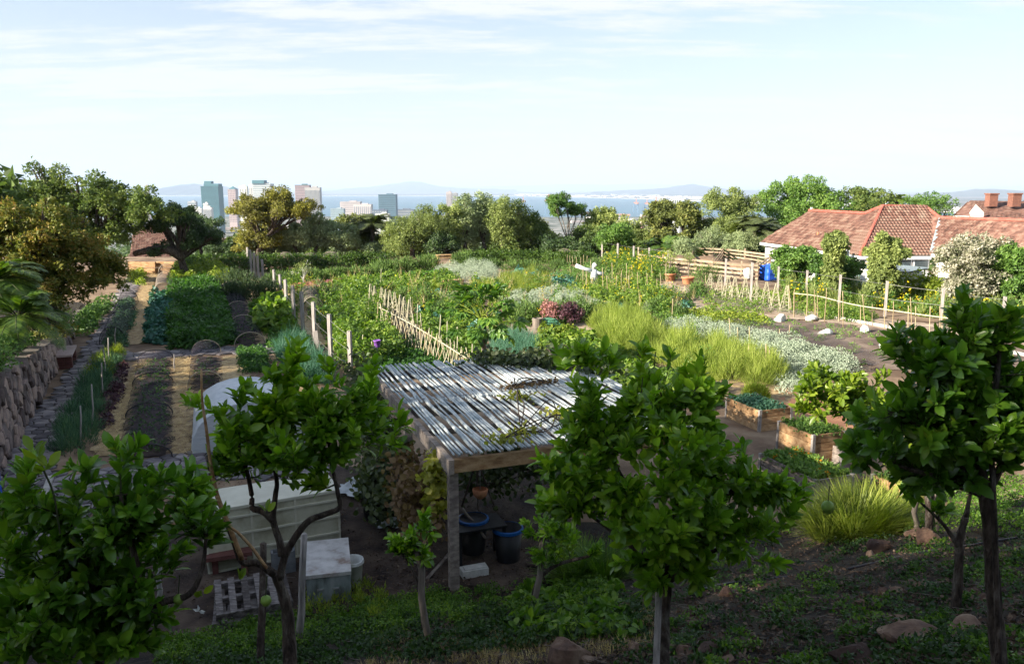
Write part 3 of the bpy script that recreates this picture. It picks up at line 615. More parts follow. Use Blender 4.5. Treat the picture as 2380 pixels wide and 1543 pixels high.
PATH['category'] = 'path'
far_cross = poly_px([(292, 822), (520, 806), (745, 800), (750, 816), (520, 824), (285, 842)])
def lay(poly, sp, parent, far):
    lo, hi = poly.min(0), poly.max(0)
    X, Y = np.meshgrid(np.arange(lo[0], hi[0] + sp, sp), np.arange(lo[1], hi[1] + sp * .8, sp * .8)); X[1::2] += sp / 2
    sd_ = np.stack([X.ravel(), Y.ravel()], 1) + R.uniform(-.33, .33, (X.size, 2)) * sp; keep = inside(sd_, poly); ok = np.where(keep)[0]
    near = np.linalg.norm(sd_[:, None, :][:, 0] - sd_[ok].mean(0), axis=1) < 1e9
    cells = []
    full = voronoi(sd_, 14, sp * 1.3)
    cells = [full[i] for i in ok if full[i] is not None]
    cells.sort(key=lambda c: np.linalg.norm(c.mean(0))); return cells
cells = [c for c in lay(path_poly, .38, None, 0) if c.mean(0)[1] > 9]
vis = [c for c in cells if -11.9 - .66 * (c.mean(0)[1] - 18) > -99 and abs(c.mean(0)[0]) < c.mean(0)[1] * .665 + 1]
ids = {id(c) for c in vis[:300]}
gr = Geo()
to3 = lambda q, z: (q[0], q[1], float(gz(q[0], q[1])) + .014 + z)
for c in cells:
    if id(c) in ids:
        g = Geo(); stone_piece(g, c, to3, R.uniform(.02, .04), .022, .03, R.random()); m3 = g.mesh('paving_stone', m_stone); link_piece('paving_stone', m3, PATH)
    else: stone_piece(gr, c, to3, R.uniform(.02, .04), .022, .03, R.random())
gr.build('far_paving_stones', m_stone, None); o = bpy.data.objects['far_paving_stones']; o.parent = PATH; o['kind'] = 'stuff'
XP = patch('cross_path', far_cross, m_grout, .006, 'narrow stone path crossing behind the netted beds', st=.25)
g = Geo()
for c in lay(far_cross, .5, None, 0): stone_piece(g, c, to3, .03, .02, .03, R.random())
o = g.build('paving_stones', m_stone); o.parent = XP; o['kind'] = 'stuff'
# retaining wall
ys_ = np.arange(13.5, 43.0, .5)
WR = thing('retaining_wall', 'rough fieldstone retaining wall beside the stone path', 'wall', (wall_x(20.), 20, 0))
g = Geo()
for i in range(len(ys_) - 1):
    a, b = ys_[i], ys_[i + 1]; w = lambda y, off: wall_x(y) - off
    h0, h1 = wall_h(a), wall_h(b)
    v = [(w(a, 0), a, -.2), (w(b, 0), b, -.2), (w(b, 0.12), b, h1), (w(a, .12), a, h0), (w(a, .55), a, h0 + .02), (w(b, .55), b, h1 + .02), (w(a, .55), a, -.2), (w(b, .55), b, -.2)]
    g.add(v, [[0, 1, 2, 3], [3, 2, 5, 4], [4, 5, 7, 6]])
g.build('mortar_core', m_mortar, WR)
wd = unit(np.array([-.445, 1.0])); L0 = sqrt(1 + .445 ** 2); nrm = np.array([wd[1], -wd[0]])
def w3(q, z):                                          # q = (y along, height) on the sloping face
    y, h = q; hh = float(wall_h(y)); h = min(h, hh + .03); x = wall_x(y) - .12 * h / hh
    return (x + nrm[0] * z, y + nrm[1] * z, h)
X, Y = np.meshgrid(np.arange(13.6, 40.5, .52), np.arange(-.1, 2.5, .27)); X[1::2] += .2
sd_ = np.stack([X.ravel(), Y.ravel()], 1) + R.uniform(-.17, .17, (X.size, 2)) * [1, .8]; cl = voronoi(sd_, 12, .5); cnt = 0; gr = Geo()
for s, c in zip(sd_, cl):
    if c is None or s[1] > wall_h(s[0]) - .03 or s[1] < 0: continue
    if s[0] > 18.2 and cnt < 300:
        g = Geo(); stone_piece(g, c, w3, R.uniform(.03, .15), .012, .035, R.random()); link_piece('wall_stone', g.mesh('wall_stone', m_wstone, org=ROOT[WR.name]), WR); cnt += 1
    else: stone_piece(gr, c, w3, R.uniform(.05, .13), .02, .05, R.random())
gr.build('outer_wall_stones', m_wstone, WR)['kind'] = 'stuff'
# ground held up by the wall
def tz(x, y):
    d = wall_x(y) - .5 - x; return wall_h(y) - .03 + .10 * np.clip(d, 0, 20) * np.clip((60 - y) / 30, .2, 1) + .03 * _h2(x, y, 2)
Y, U = np.meshgrid(np.arange(10, 46, .5), np.linspace(0, 30, 40)); X = wall_x(Y) - .45 - U; i = np.arange(X.size).reshape(X.shape)
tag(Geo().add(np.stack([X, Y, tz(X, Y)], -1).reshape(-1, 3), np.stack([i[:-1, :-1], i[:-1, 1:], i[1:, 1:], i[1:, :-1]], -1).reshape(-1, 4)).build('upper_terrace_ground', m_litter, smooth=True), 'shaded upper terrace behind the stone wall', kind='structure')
# bench on the path
a = G(157, 846); bx = thing('garden_bench', 'low bench of dark brick piers with a pale slab against the wall', 'bench', (*a[:2], 0)); A = zrot(atan2(1, -.445) - pi / 2)
g = Geo()
for sgn in (-1, 1):
    for r_ in range(5):
        for k in range(2): box(g, np.array([a[0], a[1], .05 + .09 * r_]) + A.T @ np.array([-.12 + .25 * k, sgn * .8, 0]), (.24, .3, .08), A, t=R.random())
g.build('brick_pier', m_bronze, bx)
g = Geo(); box(g, (a[0], a[1], .5), (.55, 2.1, .07), A); g.build('seat', m_slab, bx)

# ------------------------------------------------------------------ beds of the left half
SOIL = []
def soil(pts, label, m=None, z=.02, name='soil_bed', st=.3): return patch(name, poly_px(pts), m or m_soil, z, label, st=st)
def straw(pts, label, n=900):
    p = poly_px(pts); o = patch('straw_path', p, m_straw, .012, label, st=.25)
    c = sample(p, n); g = Geo(); d = R.uniform(0, pi, n); ax = np.stack([np.cos(d), np.sin(d), R.uniform(-.05, .35, n)], 1)
    leaves(g, np.column_stack([c, R.uniform(.02, .06, n)]), ax, np.tile([0, 0, 1.], (n, 1)) + R.normal(0, .3, (n, 3)), R.uniform(.12, .4, n), R.uniform(.006, .014, n), DIAM)
    s = g.build('straw', f_straw); s.parent = o; s['kind'] = 'stuff'; return o
straw([(215, 1062), (262, 960), (300, 880), (322, 838), (352, 838), (330, 880), (300, 960), (272, 1062)], 'straw strip between the lavender and the netted seedling bed', 2600)
straw([(395, 1060), (396, 960), (398, 880), (400, 836), (452, 832), (452, 880), (440, 960), (450, 1060)], 'straw strip between the two netted beds', 2200)
straw([(272, 800), (300, 720), (345, 640), (362, 640), (352, 720), (342, 800)], 'straw path left of the blue green cabbages', 1500)
straw([(500, 880), (520, 830), (560, 830), (575, 880), (660, 900), (700, 880), (700, 960), (480, 960)], 'straw around the small parsley bed', 1500)
straw([(590, 800), (575, 720), (560, 660), (620, 650), (700, 700), (740, 750), (780, 800), (740, 800)], 'straw path beside the row of tall posts', 2600)
straw([(330, 640), (345, 625), (372, 625), (365, 640)], 'straw path in front of the timber wall', 300)
straw([(500, 690), (470, 640), (560, 625), (590, 650), (540, 690)], 'straw ground behind the potato bed', 600)
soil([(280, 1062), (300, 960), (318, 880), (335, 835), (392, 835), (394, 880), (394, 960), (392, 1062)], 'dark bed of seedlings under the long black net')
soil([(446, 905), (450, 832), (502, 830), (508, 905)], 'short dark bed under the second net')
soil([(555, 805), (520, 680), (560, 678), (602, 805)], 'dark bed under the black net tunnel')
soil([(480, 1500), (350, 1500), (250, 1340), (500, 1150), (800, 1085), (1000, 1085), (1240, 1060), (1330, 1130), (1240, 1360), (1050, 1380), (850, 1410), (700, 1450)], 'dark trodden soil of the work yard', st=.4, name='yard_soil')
soil([(1190, 752), (1240, 742), (1330, 742), (1392, 757), (1400, 780), (1300, 790), (1200, 790)], 'pale dusty path by the coiled hose', m_dust, name='dusty_path')
soil([(1355, 770), (1420, 762), (1560, 822), (1700, 860), (1760, 905), (1700, 940), (1560, 870), (1420, 810)], 'bare brown strip with straw beside the fennel', m_garden, name='soil_strip')
soil([(1780, 950), (1850, 905), (1960, 905), (2080, 960), (2100, 1040), (1960, 1060)], 'red clay path behind the raised boxes', m_clay, name='clay_path', st=.4)
soil([(1690, 955), (1640, 890), (1780, 865), (1860, 930)], 'straw covered corner beside the conifer bush', m_straw, name='straw_path')
soil([(1610, 735), (1640, 722), (1860, 745), (2400, 800), (2500, 900), (2050, 860), (1700, 770)], 'netted grey brown plots behind the silver hedge', m_plot, name='plot_soil', st=.5)
soil([(1590, 712), (1625, 695), (1850, 720), (2380, 775), (2500, 790), (2500, 812), (2300, 800), (1860, 742), (1650, 742)], 'pale path in front of the white bags', m_dust, name='dusty_path', st=.4)
soil([(1640, 690), (1850, 688), (2100, 705), (2500, 745), (2500, 775), (2100, 742), (1850, 716), (1650, 716)], 'brown plot behind the bamboo rail', m_garden, name='plot_soil', st=.5)
soil([(1480, 668), (1560, 655), (1640, 690), (1600, 720), (1520, 730), (1490, 700)], 'bare ground by the terracotta pots', m_dust, name='dusty_path')
soil([(1010, 640), (1100, 632), (1290, 640), (1300, 660), (1100, 668)], 'gravel walk around the benches', m_dust, name='gravel_path')
# plants, left
crop('lavender_row', 'grey green lavender row along the stone path', poly_px([(118, 1062), (165, 955), (212, 880), (255, 835), (280, 835), (262, 890), (230, 960), (200, 1058)]), f_lav, .42, .36, .62, 300, .2, .016, SPK, 'spike')
crop('purple_lettuce', 'dark purple leaves edging the lavender row', poly_px([(232, 1000), (252, 920), (278, 850), (293, 848), (280, 915), (262, 985)]), f_purp, .3, .2, .28, 60, .11, .07, kind='stuff')
crop('santolina_tuft', 'bright yellow green tuft at the far end of the lavender row', poly_px([(205, 870), (222, 835), (262, 815), (282, 822), (272, 850), (240, 880)]), f_lime, .45, .34, .6, 240, .17, .018, SPK, 'spike')
crop('seedlings', 'small green seedlings under the long black net', poly_px([(290, 1055), (305, 960), (322, 870), (340, 838), (390, 838), (390, 960), (386, 1055)]), f_pot, .27, .09, .14, 9, .1, .06)
crop('seedlings', 'rows of tiny seedlings in the short netted bed', poly_px([(450, 900), (455, 835), (500, 833), (504, 900)]), f_pot, .3, .08, .12, 8, .08, .05)
crop('seedlings', 'thin green rows in the black net tunnel', poly_px([(560, 800), (528, 690), (556, 690), (596, 800)]), f_pot, .3, .07, .1, 8, .08, .05)
crop('parsley_bed', 'small bright green parsley bed', poly_px([(560, 868), (555, 815), (610, 812), (632, 866)]), f_pot, .2, .17, .3, 50, .09, .06)
crop('leek_tuft', 'blue green leeks beside the leaning posts', poly_px([(690, 895), (640, 815), (700, 800), (750, 850), (770, 895)]), f_leek, .2, .2, .75, 34, .6, .022, SPK, 'spike')
crop('cabbage_row', 'blue green cabbages left of the potato bed', poly_px([(345, 802), (350, 730), (360, 690), (393, 690), (400, 740), (402, 800)]), f_cab, .42, .3, .5, 60, .24, .2)
crop('cabbage_row', 'green leafy strip under a net along the stone path', poly_px([(250, 805), (265, 750), (290, 700), (312, 700), (308, 750), (285, 808)]), f_lav, .35, .24, .4, 70, .2, .05)
crop('potato_bed', 'tall deep green potato bed in the shade', poly_px([(398, 812), (395, 740), (398, 690), (505, 690), (528, 740), (540, 800), (470, 815)]), f_pot, .42, .38, .75, 120, .2, .13)
crop('potato_bed', 'darker far half of the potato bed', poly_px([(398, 690), (402, 660), (500, 658), (512, 690)]), f_pot, .45, .38, .7, 90, .2, .13)
crop('bean_bed', 'sunlit yellow green bean bed at the far end', poly_px([(400, 665), (412, 628), (470, 624), (525, 640), (545, 668), (470, 655)]), f_lime, .6, .5, 1.0, 150, .2, .14)
crop('herb_strip', 'yellow green weeds at the edge beneath the rust leaved bush', poly_px([(300, 660), (312, 632), (330, 632), (330, 665)]), f_lime, .6, .4, .8, 90, .18, .1)
crop('herb_strip', 'green weeds along the foot of the rust leaved bush', poly_px([(160, 775), (205, 728), (240, 705), (262, 705), (232, 742), (190, 790)]), f_green, .5, .4, .6, 90, .18, .1)
# middle: tall crops
def bushes(name, label, group, spots, m, k=700, L_=.22, W_=.022, mode='spike', cat='bush', seedlab=None):
    for i, (px, py, r, h) in enumerate(spots):
        q = G(px, py); bush(name, label[i] if isinstance(label, list) else label, (q[0], q[1], 0), r, h, m, k, L_, W_, mode, cat=cat, group=group)
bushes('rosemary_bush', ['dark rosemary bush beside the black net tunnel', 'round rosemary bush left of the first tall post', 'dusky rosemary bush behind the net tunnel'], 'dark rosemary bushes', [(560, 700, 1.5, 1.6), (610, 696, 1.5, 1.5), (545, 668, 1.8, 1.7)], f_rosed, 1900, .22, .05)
bushes('rosemary_bush', ['rosemary bush in front of the first grey hoop', 'rosemary bush between the first two hoops', 'rosemary bush before the middle hoop', 'rosemary bush before the last hoop', 'rosemary bush right of the little fruit tree', 'low rosemary bush left of the potato rows', 'rosemary bush at the end of the long hedge', 'large rosemary bush in front of the hedge gap', 'tall rosemary bush nearest the hedge gap', 'rosemary bush by the small far bench'], 'rosemary bushes behind the post row',
       [(655, 662, 1.5, 1.15), (700, 658, 1.5, 1.15), (745, 655, 1.5, 1.2), (790, 653, 1.4, 1.1), (825, 645, 1.5, 1.0), (860, 641, 1.5, 1.0), (895, 634, 1.7, 1.2), (940, 632, 1.9, 1.6), (985, 630, 1.8, 1.7), (1075, 618, 1.1, 1.6)], f_rose, 2000, .24, .055)
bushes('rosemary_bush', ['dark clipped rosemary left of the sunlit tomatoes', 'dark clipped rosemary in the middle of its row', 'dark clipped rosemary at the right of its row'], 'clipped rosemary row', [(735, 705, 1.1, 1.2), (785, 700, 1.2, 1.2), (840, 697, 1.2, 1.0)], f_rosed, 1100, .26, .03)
bushes('rosemary_bush', ['rosemary bush just left of the papaya crown', 'rosemary bush right of the trellis end', 'rosemary bush behind the lattice obelisks', 'rosemary bush above the obelisks'], 'rosemary bushes left of the papaya', [(1040, 735, 1.3, 1.1), (985, 712, 1.3, 1.2), (945, 700, 1.3, 1.0), (1090, 722, 1.2, 1.0)], f_rose, 1400, .2, .045)
bushes('rosemary_bush', ['big sunlit rosemary bush left of the coiled hose', 'big sunlit rosemary bush behind the log', 'tall rosemary bush behind the coiled hose', 'broad rosemary bush above the purple bush', 'rosemary bush touching the fennel'], 'big rosemary hedge bushes', [(1225, 752, 1.2, 1.4), (1255, 756, 1.2, 1.45), (1298, 750, 1.25, 1.5), (1340, 752, 1.35, 1.5), (1378, 745, 1.0, 1.2)], f_rose, 1900, .19, .045)
bushes('rosemary_bush', ['round dark rosemary by the scarecrow', 'rosemary bush below the terracotta pots', 'small rosemary bush before the pots', 'rosemary left of the pots', 'rosemary bush by the blue tank posts', 'rosemary bush by the dusty path corner'], 'rosemary bushes right of the middle', [(1393, 632, 1.5, 1.5), (1535, 728, .9, 1.1), (1570, 738, .8, .8), (1550, 652, 1.0, 1.2), (1640, 655, 1.6, 1.6), (1620, 690, 1.2, 1.2)], f_rose, 1300, .18, .045)
bushes('rosemary_bush', ['rosemary in front of the right hedge, leftmost', 'rosemary in front of the right hedge, second', 'rosemary in front of the right hedge, third', 'rosemary in front of the right hedge, fourth', 'rosemary under the thin stakes', 'rosemary left of the thin stakes'], 'rosemary before the right hedge', [(1105, 626, 1.2, 1.2), (1150, 624, 1.2, 1.0), (1200, 628, 1.5, 1.1), (1240, 628, 1.5, 1.1), (1290, 624, 1.4, 1.0), (1262, 642, 1.4, 1.1)], f_rose, 1300, .22, .05)
crop('tomato_bed', 'tall sunlit yellow green tomato bed behind the posts', poly_px([(770, 790), (765, 700), (800, 690), (850, 686), (880, 720), (900, 790), (930, 830), (850, 860), (800, 850)]), f_bean, .5, .45, 1.15, 150, .17, .12)
crop('tomato_bed', 'green vegetables in the shadow side of the trellis', poly_px([(830, 850), (850, 800), (930, 780), (1000, 800), (1080, 850), (1000, 880), (880, 890)]), f_pot, .45, .3, .3, 70, .16, .11)
crop('tomato_bed', 'sunlit bed of greens left of the papaya trunk', poly_px([(1000, 800), (960, 740), (1010, 728), (1110, 760), (1120, 850), (1090, 870)]), f_bean, .5, .36, .38, 80, .16, .12)
crop('potato_rows', 'long rows of sunlit potato plants', poly_px([(775, 668), (800, 655), (1040, 650), (1060, 672), (960, 684), (790, 680)]), f_bean, .6, .5, .7, 130, .2, .14)
crop('strawberry_bed', 'low bright green plants between the rosemary and the gravel', poly_px([(880, 655), (1000, 640), (1045, 642), (1050, 658), (900, 662)]), f_pot, .6, .5, .6, 60, .2, .14)
crop('lime_bed', 'low lime green strip behind the tomatoes', poly_px([(740, 690), (880, 680), (895, 690), (880, 700), (760, 698)]), f_lime, .5, .4, .5, 90, .2, .05, SPK, 'spike')
crop('pink_lettuce', 'pink red lettuces beside the big dish', poly_px([(706, 678), (710, 666), (790, 660), (795, 676)]), f_pink, .5, .35, .5, 60, .18, .12)
crop('climbing_beans', 'leafy climbers on the row of tall posts', poly_px([(672, 690), (668, 665), (690, 660), (720, 700), (850, 850), (800, 870), (770, 800)]), f_bean, .7, .3, 1.1, 50, .13, .1)
crop('squash_plant', 'broad leaved squash plant beside the straw path', poly_px([(592, 760), (600, 715), (640, 705), (672, 730), (670, 770), (640, 790)]), f_bean, .6, .5, .9, 70, .3, .26, LEAF)
crop('herb_strip', 'dark green herbs at the foot of the squash plant', poly_px([(625, 815), (620, 775), (680, 765), (720, 795), (690, 812)]), f_pot, .5, .35, .35, 60, .16, .1)
crop('onion_bed', 'thin green onions right of the papaya trunk', poly_px([(1140, 862), (1140, 790), (1200, 770), (1250, 800), (1240, 845)]), f_leek, .22, .16, .5, 30, .4, .014, SPK, 'spike')
crop('strawberry_bed', 'sunlit pumpkin leaves above the pergola', poly_px([(1240, 800), (1310, 768), (1400, 800), (1560, 870), (1680, 920), (1640, 960), (1400, 890), (1280, 850)]), f_bean, .45, .4, .35, 60, .2, .17)
crop('celery_bed', 'low green plants before the fennel', poly_px([(1255, 790), (1260, 770), (1320, 765), (1330, 785)]), f_lime, .35, .3, .4, 60, .16, .1)
def wisp(name, label, pts, m, sp, r, h, k, L_, W_): crop(name, label, poly_px(pts), m, sp, r, h, k, L_, W_, SPK, 'spike', hv=.35)
wisp('fennel', 'feathery yellow green fennel bank left of the silver hedge', [(1390, 800), (1380, 760), (1420, 740), (1480, 760), (1520, 800), (1500, 835), (1430, 815)], f_fen, .45, .5, 1.35, 520, .38, .015)
wisp('fennel', 'feathery fennel continuing down towards the boxes', [(1500, 838), (1520, 800), (1600, 805), (1760, 855), (1860, 890), (1760, 900), (1640, 880)], f_fen, .5, .5, 1.25, 480, .38, .015)
crop('nasturtium_patch', 'small leaved green patch between the fennel clumps', poly_px([(1590, 860), (1600, 820), (1660, 830), (1670, 870)]), f_green, .35, .4, .9, 150, .09, .07)
def silver(label, pts, h=.6, sp=.75, r=.62): crop('silver_bush', label, poly_px(pts), f_silver, sp, r, h, 950, .095, .03, TRI, kind='stuff', spread=.8, hv=.15)
silver('silver grey mound left of the small pine bench', [(1022, 645), (1030, 630), (1070, 628), (1075, 645)], 1.1, .9, .8)
silver('broad silver grey mound before the right hedge', [(1068, 652), (1080, 634), (1125, 630), (1155, 650), (1130, 660)], 1.3, .9, .8)
silver('long silver hedge running from the papaya to the fennel', [(1180, 712), (1200, 695), (1245, 698), (1270, 690), (1310, 685), (1370, 708), (1425, 738), (1400, 752), (1300, 732), (1215, 724)], .8)
silver('long silver hedge descending towards the raised boxes', [(1540, 775), (1580, 762), (1700, 775), (1850, 812), (1950, 850), (1990, 878), (1930, 890), (1800, 850), (1640, 805)], .75)
silver('small silver cushions beside the clay path', [(1800, 880), (1830, 862), (1880, 895), (1900, 930), (1850, 915)], .5)
crop('yellow_herbs', 'yellow green herbs around the pine bench', poly_px([(1090, 690), (1100, 662), (1180, 655), (1260, 665), (1250, 690), (1180, 688)]), f_lime, .55, .5, .6, 120, .2, .03, SPK, 'spike', mats2=None)
crop('dry_grass', 'tawny and green grasses right of the bench', poly_px([(1160, 680), (1170, 650), (1240, 640), (1280, 655), (1262, 690), (1200, 695)]), f_grass, .6, .5, .9, 130, .5, .02, SPK, 'spike')
crop('cabbage_row', 'pale blue cabbages behind the second bench', poly_px([(1175, 650), (1200, 636), (1255, 640), (1252, 655)]), f_cab, .55, .4, .5, 50, .24, .2)
crop('cabbage_row', 'blue green cabbages under the thin stakes', poly_px([(1262, 672), (1270, 650), (1330, 652), (1330, 672)]), f_cab, .6, .42, .6, 60, .24, .2)
crop('grey_herbs', 'grey green herbs right of the obelisks', poly_px([(940, 690), (960, 680), (1120, 686), (1150, 700), (1000, 706)]), f_grey, .6, .45, .4, 80, .16, .03, SPK, 'spike')
crop('pepper_bed', 'sunlit pepper plants inside the thin bamboo stakes', poly_px([(1315, 712), (1330, 680), (1420, 668), (1520, 672), (1565, 700), (1540, 720), (1400, 722)]), f_bean, .6, .5, .85, 110, .18, .11, mats2=[(f_yel, .12, .1)])
crop('herb_bed', 'green herbs behind the scarecrow', poly_px([(1290, 665), (1300, 640), (1370, 628), (1420, 640), (1400, 668)]), f_green, .7, .6, .9, 90, .2, .07)
crop('yellow_flowers', 'tall plants with yellow flowers before the compost bays', poly_px([(1400, 630), (1410, 608), (1480, 600), (1560, 612), (1570, 640), (1480, 660)]), f_bean, .8, .6, 1.3, 120, .18, .10, mats2=[(f_yel, .3, .16)])
crop('lettuce_row', 'bright lettuce row below the pots', poly_px([(1560, 752), (1550, 735), (1600, 722), (1760, 735), (1790, 745), (1780, 760), (1650, 755)]), f_lime, .4, .25, .28, 40, .15, .1)
crop('green_patch', 'weedy greens beside the dusty path', poly_px([(1480, 742), (1500, 720), (1600, 738), (1640, 760), (1560, 772)]), f_green, .5, .4, .35, 60, .14, .06)
crop('green_patch', 'low greens behind the lattice obelisks on the right', poly_px([(1640, 735), (1640, 690), (1700, 672), (1860, 690), (2000, 720), (1990, 742), (1800, 728)]), f_bean, .7, .5, .45, 50, .16, .08)
crop('carrot_row', 'bright feathery rows inside the bamboo rail', poly_px([(1905, 742), (1915, 722), (1990, 726), (2040, 742), (2000, 752)]), f_bean, .4, .35, .45, 90, .13, .06)
crop('wild_border', 'weedy border with yellow flowers along the fence', poly_px([(1830, 700), (1820, 668), (1900, 650), (2020, 662), (2120, 690), (2330, 740), (2500, 770), (2500, 800), (2250, 750), (2060, 712), (1950, 700)]), f_bean, .75, .6, .95, 90, .2, .05, SPK, 'spike', mats2=[(f_yel, .2, .14), (f_pink, .06, .12)])
hedge_line('hedge', 'clipped dark green hedge running along the far left edge', [(428, 640), (450, 632), (560, 631), (700, 630), (820, 628), (912, 626)], f_hedge, 1.7, 1.5, 400, .16, .11, 'hedge')
hedge_line('hedge', 'clipped green hedge before the poplar like trees', [(1080, 614), (1150, 612), (1250, 612), (1375, 616)], f_hedge, 1.7, 1.25, 400, .16, .11, 'hedge')
hedge_line('fence_creeper', 'golden green creeper smothering the right boundary fence', [(2090, 688), (2140, 692), (2230, 708), (2330, 722), (2480, 745)], f_lime, 1.3, 2.25, 420, .2, .14, 'creeper', hv=.2, mats2=f_yel)

# volunteers and mixed planting between the beds
MIX = poly_px([(640, 668), (760, 655), (1000, 668), (1180, 660), (1420, 650), (1640, 700), (1500, 770), (1420, 745), (1200, 765), (1130, 790), (1080, 770), (960, 740), (840, 720), (860, 770), (800, 850), (740, 760)])
def mixp(name, label, n, m, r, h, k, L_, W_, tm=TRI, mode='leaf', poly=None, big=None):
    p = sample(MIX if poly is None else poly, n); c = np.column_stack([p, gz(p[:, 0], p[:, 1])]); g = Geo(); dome_leaves(g, c, r * R.uniform(.6, 1.3, n), h * R.uniform(.6, 1.4, n), k, L_, W_, tm, mode); tag(g.build(name, m), label, kind='stuff')
mixp('herbs', 'yellowish herbs scattered between the beds', 60, f_lime, .35, .7, 120, .2, .03, SPK, 'spike')
mixp('herbs', 'dark leafy plants scattered between the beds', 90, f_pot, .38, .6, 90, .17, .1)
mixp('herbs', 'grey green herbs scattered between the beds', 50, f_grey, .4, .6, 150, .2, .03, SPK, 'spike')
mixp('seed_stalks', 'tall dry seed stalks among the beds', 110, f_straw, .16, 1.1, 14, .9, .014, SPK, 'spike')
mixp('herbs', 'fresh green plants scattered between the beds', 110, f_bean, .4, .9, 110, .16, .1)
mixp('yellow_flowers', 'yellow blossoms dotted through the beds', 60, f_yel, .22, .9, 10, .1, .07)
mixp('herbs', 'bluish leaves dotted through the beds', 40, f_cab, .35, .45, 50, .22, .18)
BORD = poly_px([(1830, 705), (1825, 660), (2000, 655), (2200, 690), (2500, 760), (2500, 800), (2060, 715)])
mixp('tall_weeds', 'tall weedy stems along the right fence', 120, f_will, .35, 1.3, 130, .35, .03, SPK, 'spike', BORD)
mixp('tall_weeds', 'leafy wild plants along the right fence', 110, f_green, .4, 1.1, 110, .18, .09, TRI, 'leaf', BORD)
mixp('yellow_flowers', 'golden daisies along the right fence', 80, f_yel, .3, 1.3, 16, .13, .1, TRI, 'leaf', BORD)
RT = poly_px([(1660, 770), (1640, 745), (1860, 745), (2350, 820), (2350, 880), (2000, 850)])
mixp('sprouts', 'thin weeds sprouting on the netted plots', 160, f_green, .16, .22, 30, .1, .04, TRI, 'leaf', RT)
# ------------------------------------------------------------------ trees
def EL(px0, px1, py0, py1, Y, k=1.0):
    a, b = P(px0, py0, Y), P(px1, py1, Y)
    return ((a[0] + b[0]) / 2, Y, (a[2] + b[2]) / 2, (b[0] - a[0]) / 2, (b[0] - a[0]) / 2 * k, (a[2] - b[2]) / 2)
def tree(name, label, ells, base, m, n=9000, L_=.28, W_=.17, puffs=26, pr=.30, full=1.28, skirt=True, cat='tree', tr=.25, bark=None, group=None, mode='leaf', limbs=9, up=-.35, lean=None, inner=.2, sprd=.55):
    base = np.array(base, float)
    if base[2] is None or np.isnan(base[2]): base[2] = float(gz(base[0], base[1]))
    root = thing(name, label, cat, base, group)
    if (base[1] > 70 or cat == 'shrub') and skirt:
        e = max(ells, key=lambda q: q[3]); x0 = min(q[0] - q[3] for q in ells); x1 = max(q[0] + q[3] for q in ells); zt = np.mean([q[2] for q in ells])
        if zt > base[2] + 1: ells = list(ells) + [((x0 + x1) / 2, e[1], (base[2] + zt) / 2 + .3, (x1 - x0) * (.32 if cat == 'shrub' else .42), e[4] * .8, (zt - base[2]) / 2 + .6)]; n = int(n * 1.35); puffs = int(puffs * 1.3)
    if cat != 'shrub' and L_ < .4: puffs = int(puffs * 1.6); pr *= .82; n = int(n * .85); L_ *= .88; W_ *= .88
    vol = np.array([e[3] * e[4] * e[5] for e in ells]) ** (2 / 3); vol /= vol.sum(); PC = []; PR = []
    for e, w in zip(ells, vol):
        k = max(4, int(puffs * w)); d = rdir(k, up); rr = R.uniform(.35, .96, k)[:, None]
        PC.append(np.array(e[:3]) + d * rr * np.array(e[3:])); PR.append(R.uniform(.75, 1.3, k) * pr * full * (e[3] * e[5]) ** .5)
    PC = np.vstack(PC); PR = np.concatenate(PR)
    w = PR ** 2; cnt = np.maximum(20, (n * w / w.sum()).astype(int)); g = Geo()
    cc = np.repeat(PC, cnt, 0); rr = np.repeat(PR, cnt); N_ = len(cc); d = rdir(N_, -.75); sh = R.uniform(.55, 1.15, N_) ** .7 * np.where(R.random(N_) < .12, R.uniform(1.1, 1.45, N_), 1)
    pos = cc + d * (rr * sh)[:, None] * np.array([1, 1, .85])
    if mode == 'spike': ax = d * .7 + np.array([0, 0, .9]) + R.normal(0, .3, (N_, 3)); nr = R.normal(0, 1, (N_, 3))
    else: ax = R.normal(0, 1, (N_, 3)) + d * .6; nr = d + R.normal(0, sprd, (N_, 3)) + np.array([0, 0, .3])
    leaves(g, pos, ax, nr, L_ * R.uniform(.6, 1.3, N_), W_ * R.uniform(.6, 1.3, N_), TRI)
    g.build('crown', m, root)
    top = PC.mean(0); fork = base + (top - base) * .45
    if lean is not None: fork = np.array(lean)
    g = Geo(); tube(g, smoothpath([base - [0, 0, .3], base + (fork - base) * .5 + R.normal(0, .1, 3), fork], 3), np.linspace(tr, tr * .7, 7), 8)
    idx = np.argsort(-PR)[:limbs]
    for j in idx:
        e = PC[j]; mid = (fork + e) / 2 + R.normal(0, .35, 3) * np.linalg.norm(e - fork) * .18
        tube(g, smoothpath([fork - [0, 0, .1], mid, e], 3), np.linspace(tr * .5, tr * .1, 7), 5)
        for q in range(3):
            e2 = e + rdir(1)[0] * PR[j]; tube(g, [mid, (mid + e2) / 2 + [0, 0, .1], e2], [tr * .22, tr * .14, .015], 4)
    g.build('trunk', bark or m_bark, root, smooth=True); return root
nz = float('nan')
def BS(px, Y, z=None): x = (px - CX) / F * Y; return (x, Y, float(gz(x, Y)) if z is None else z)
tree('broad_tree', 'broad dark olive tree filling the left skyline behind the rust leaved bush', [EL(0, 215, 388, 560, 56), EL(130, 345, 405, 560, 56), EL(270, 425, 428, 560, 55), EL(-60, 120, 430, 620, 54), EL(120, 330, 500, 600, 56)], BS(250, 56), f_oak, 42000, .24, .15, 150, .16, tr=.5, limbs=22)
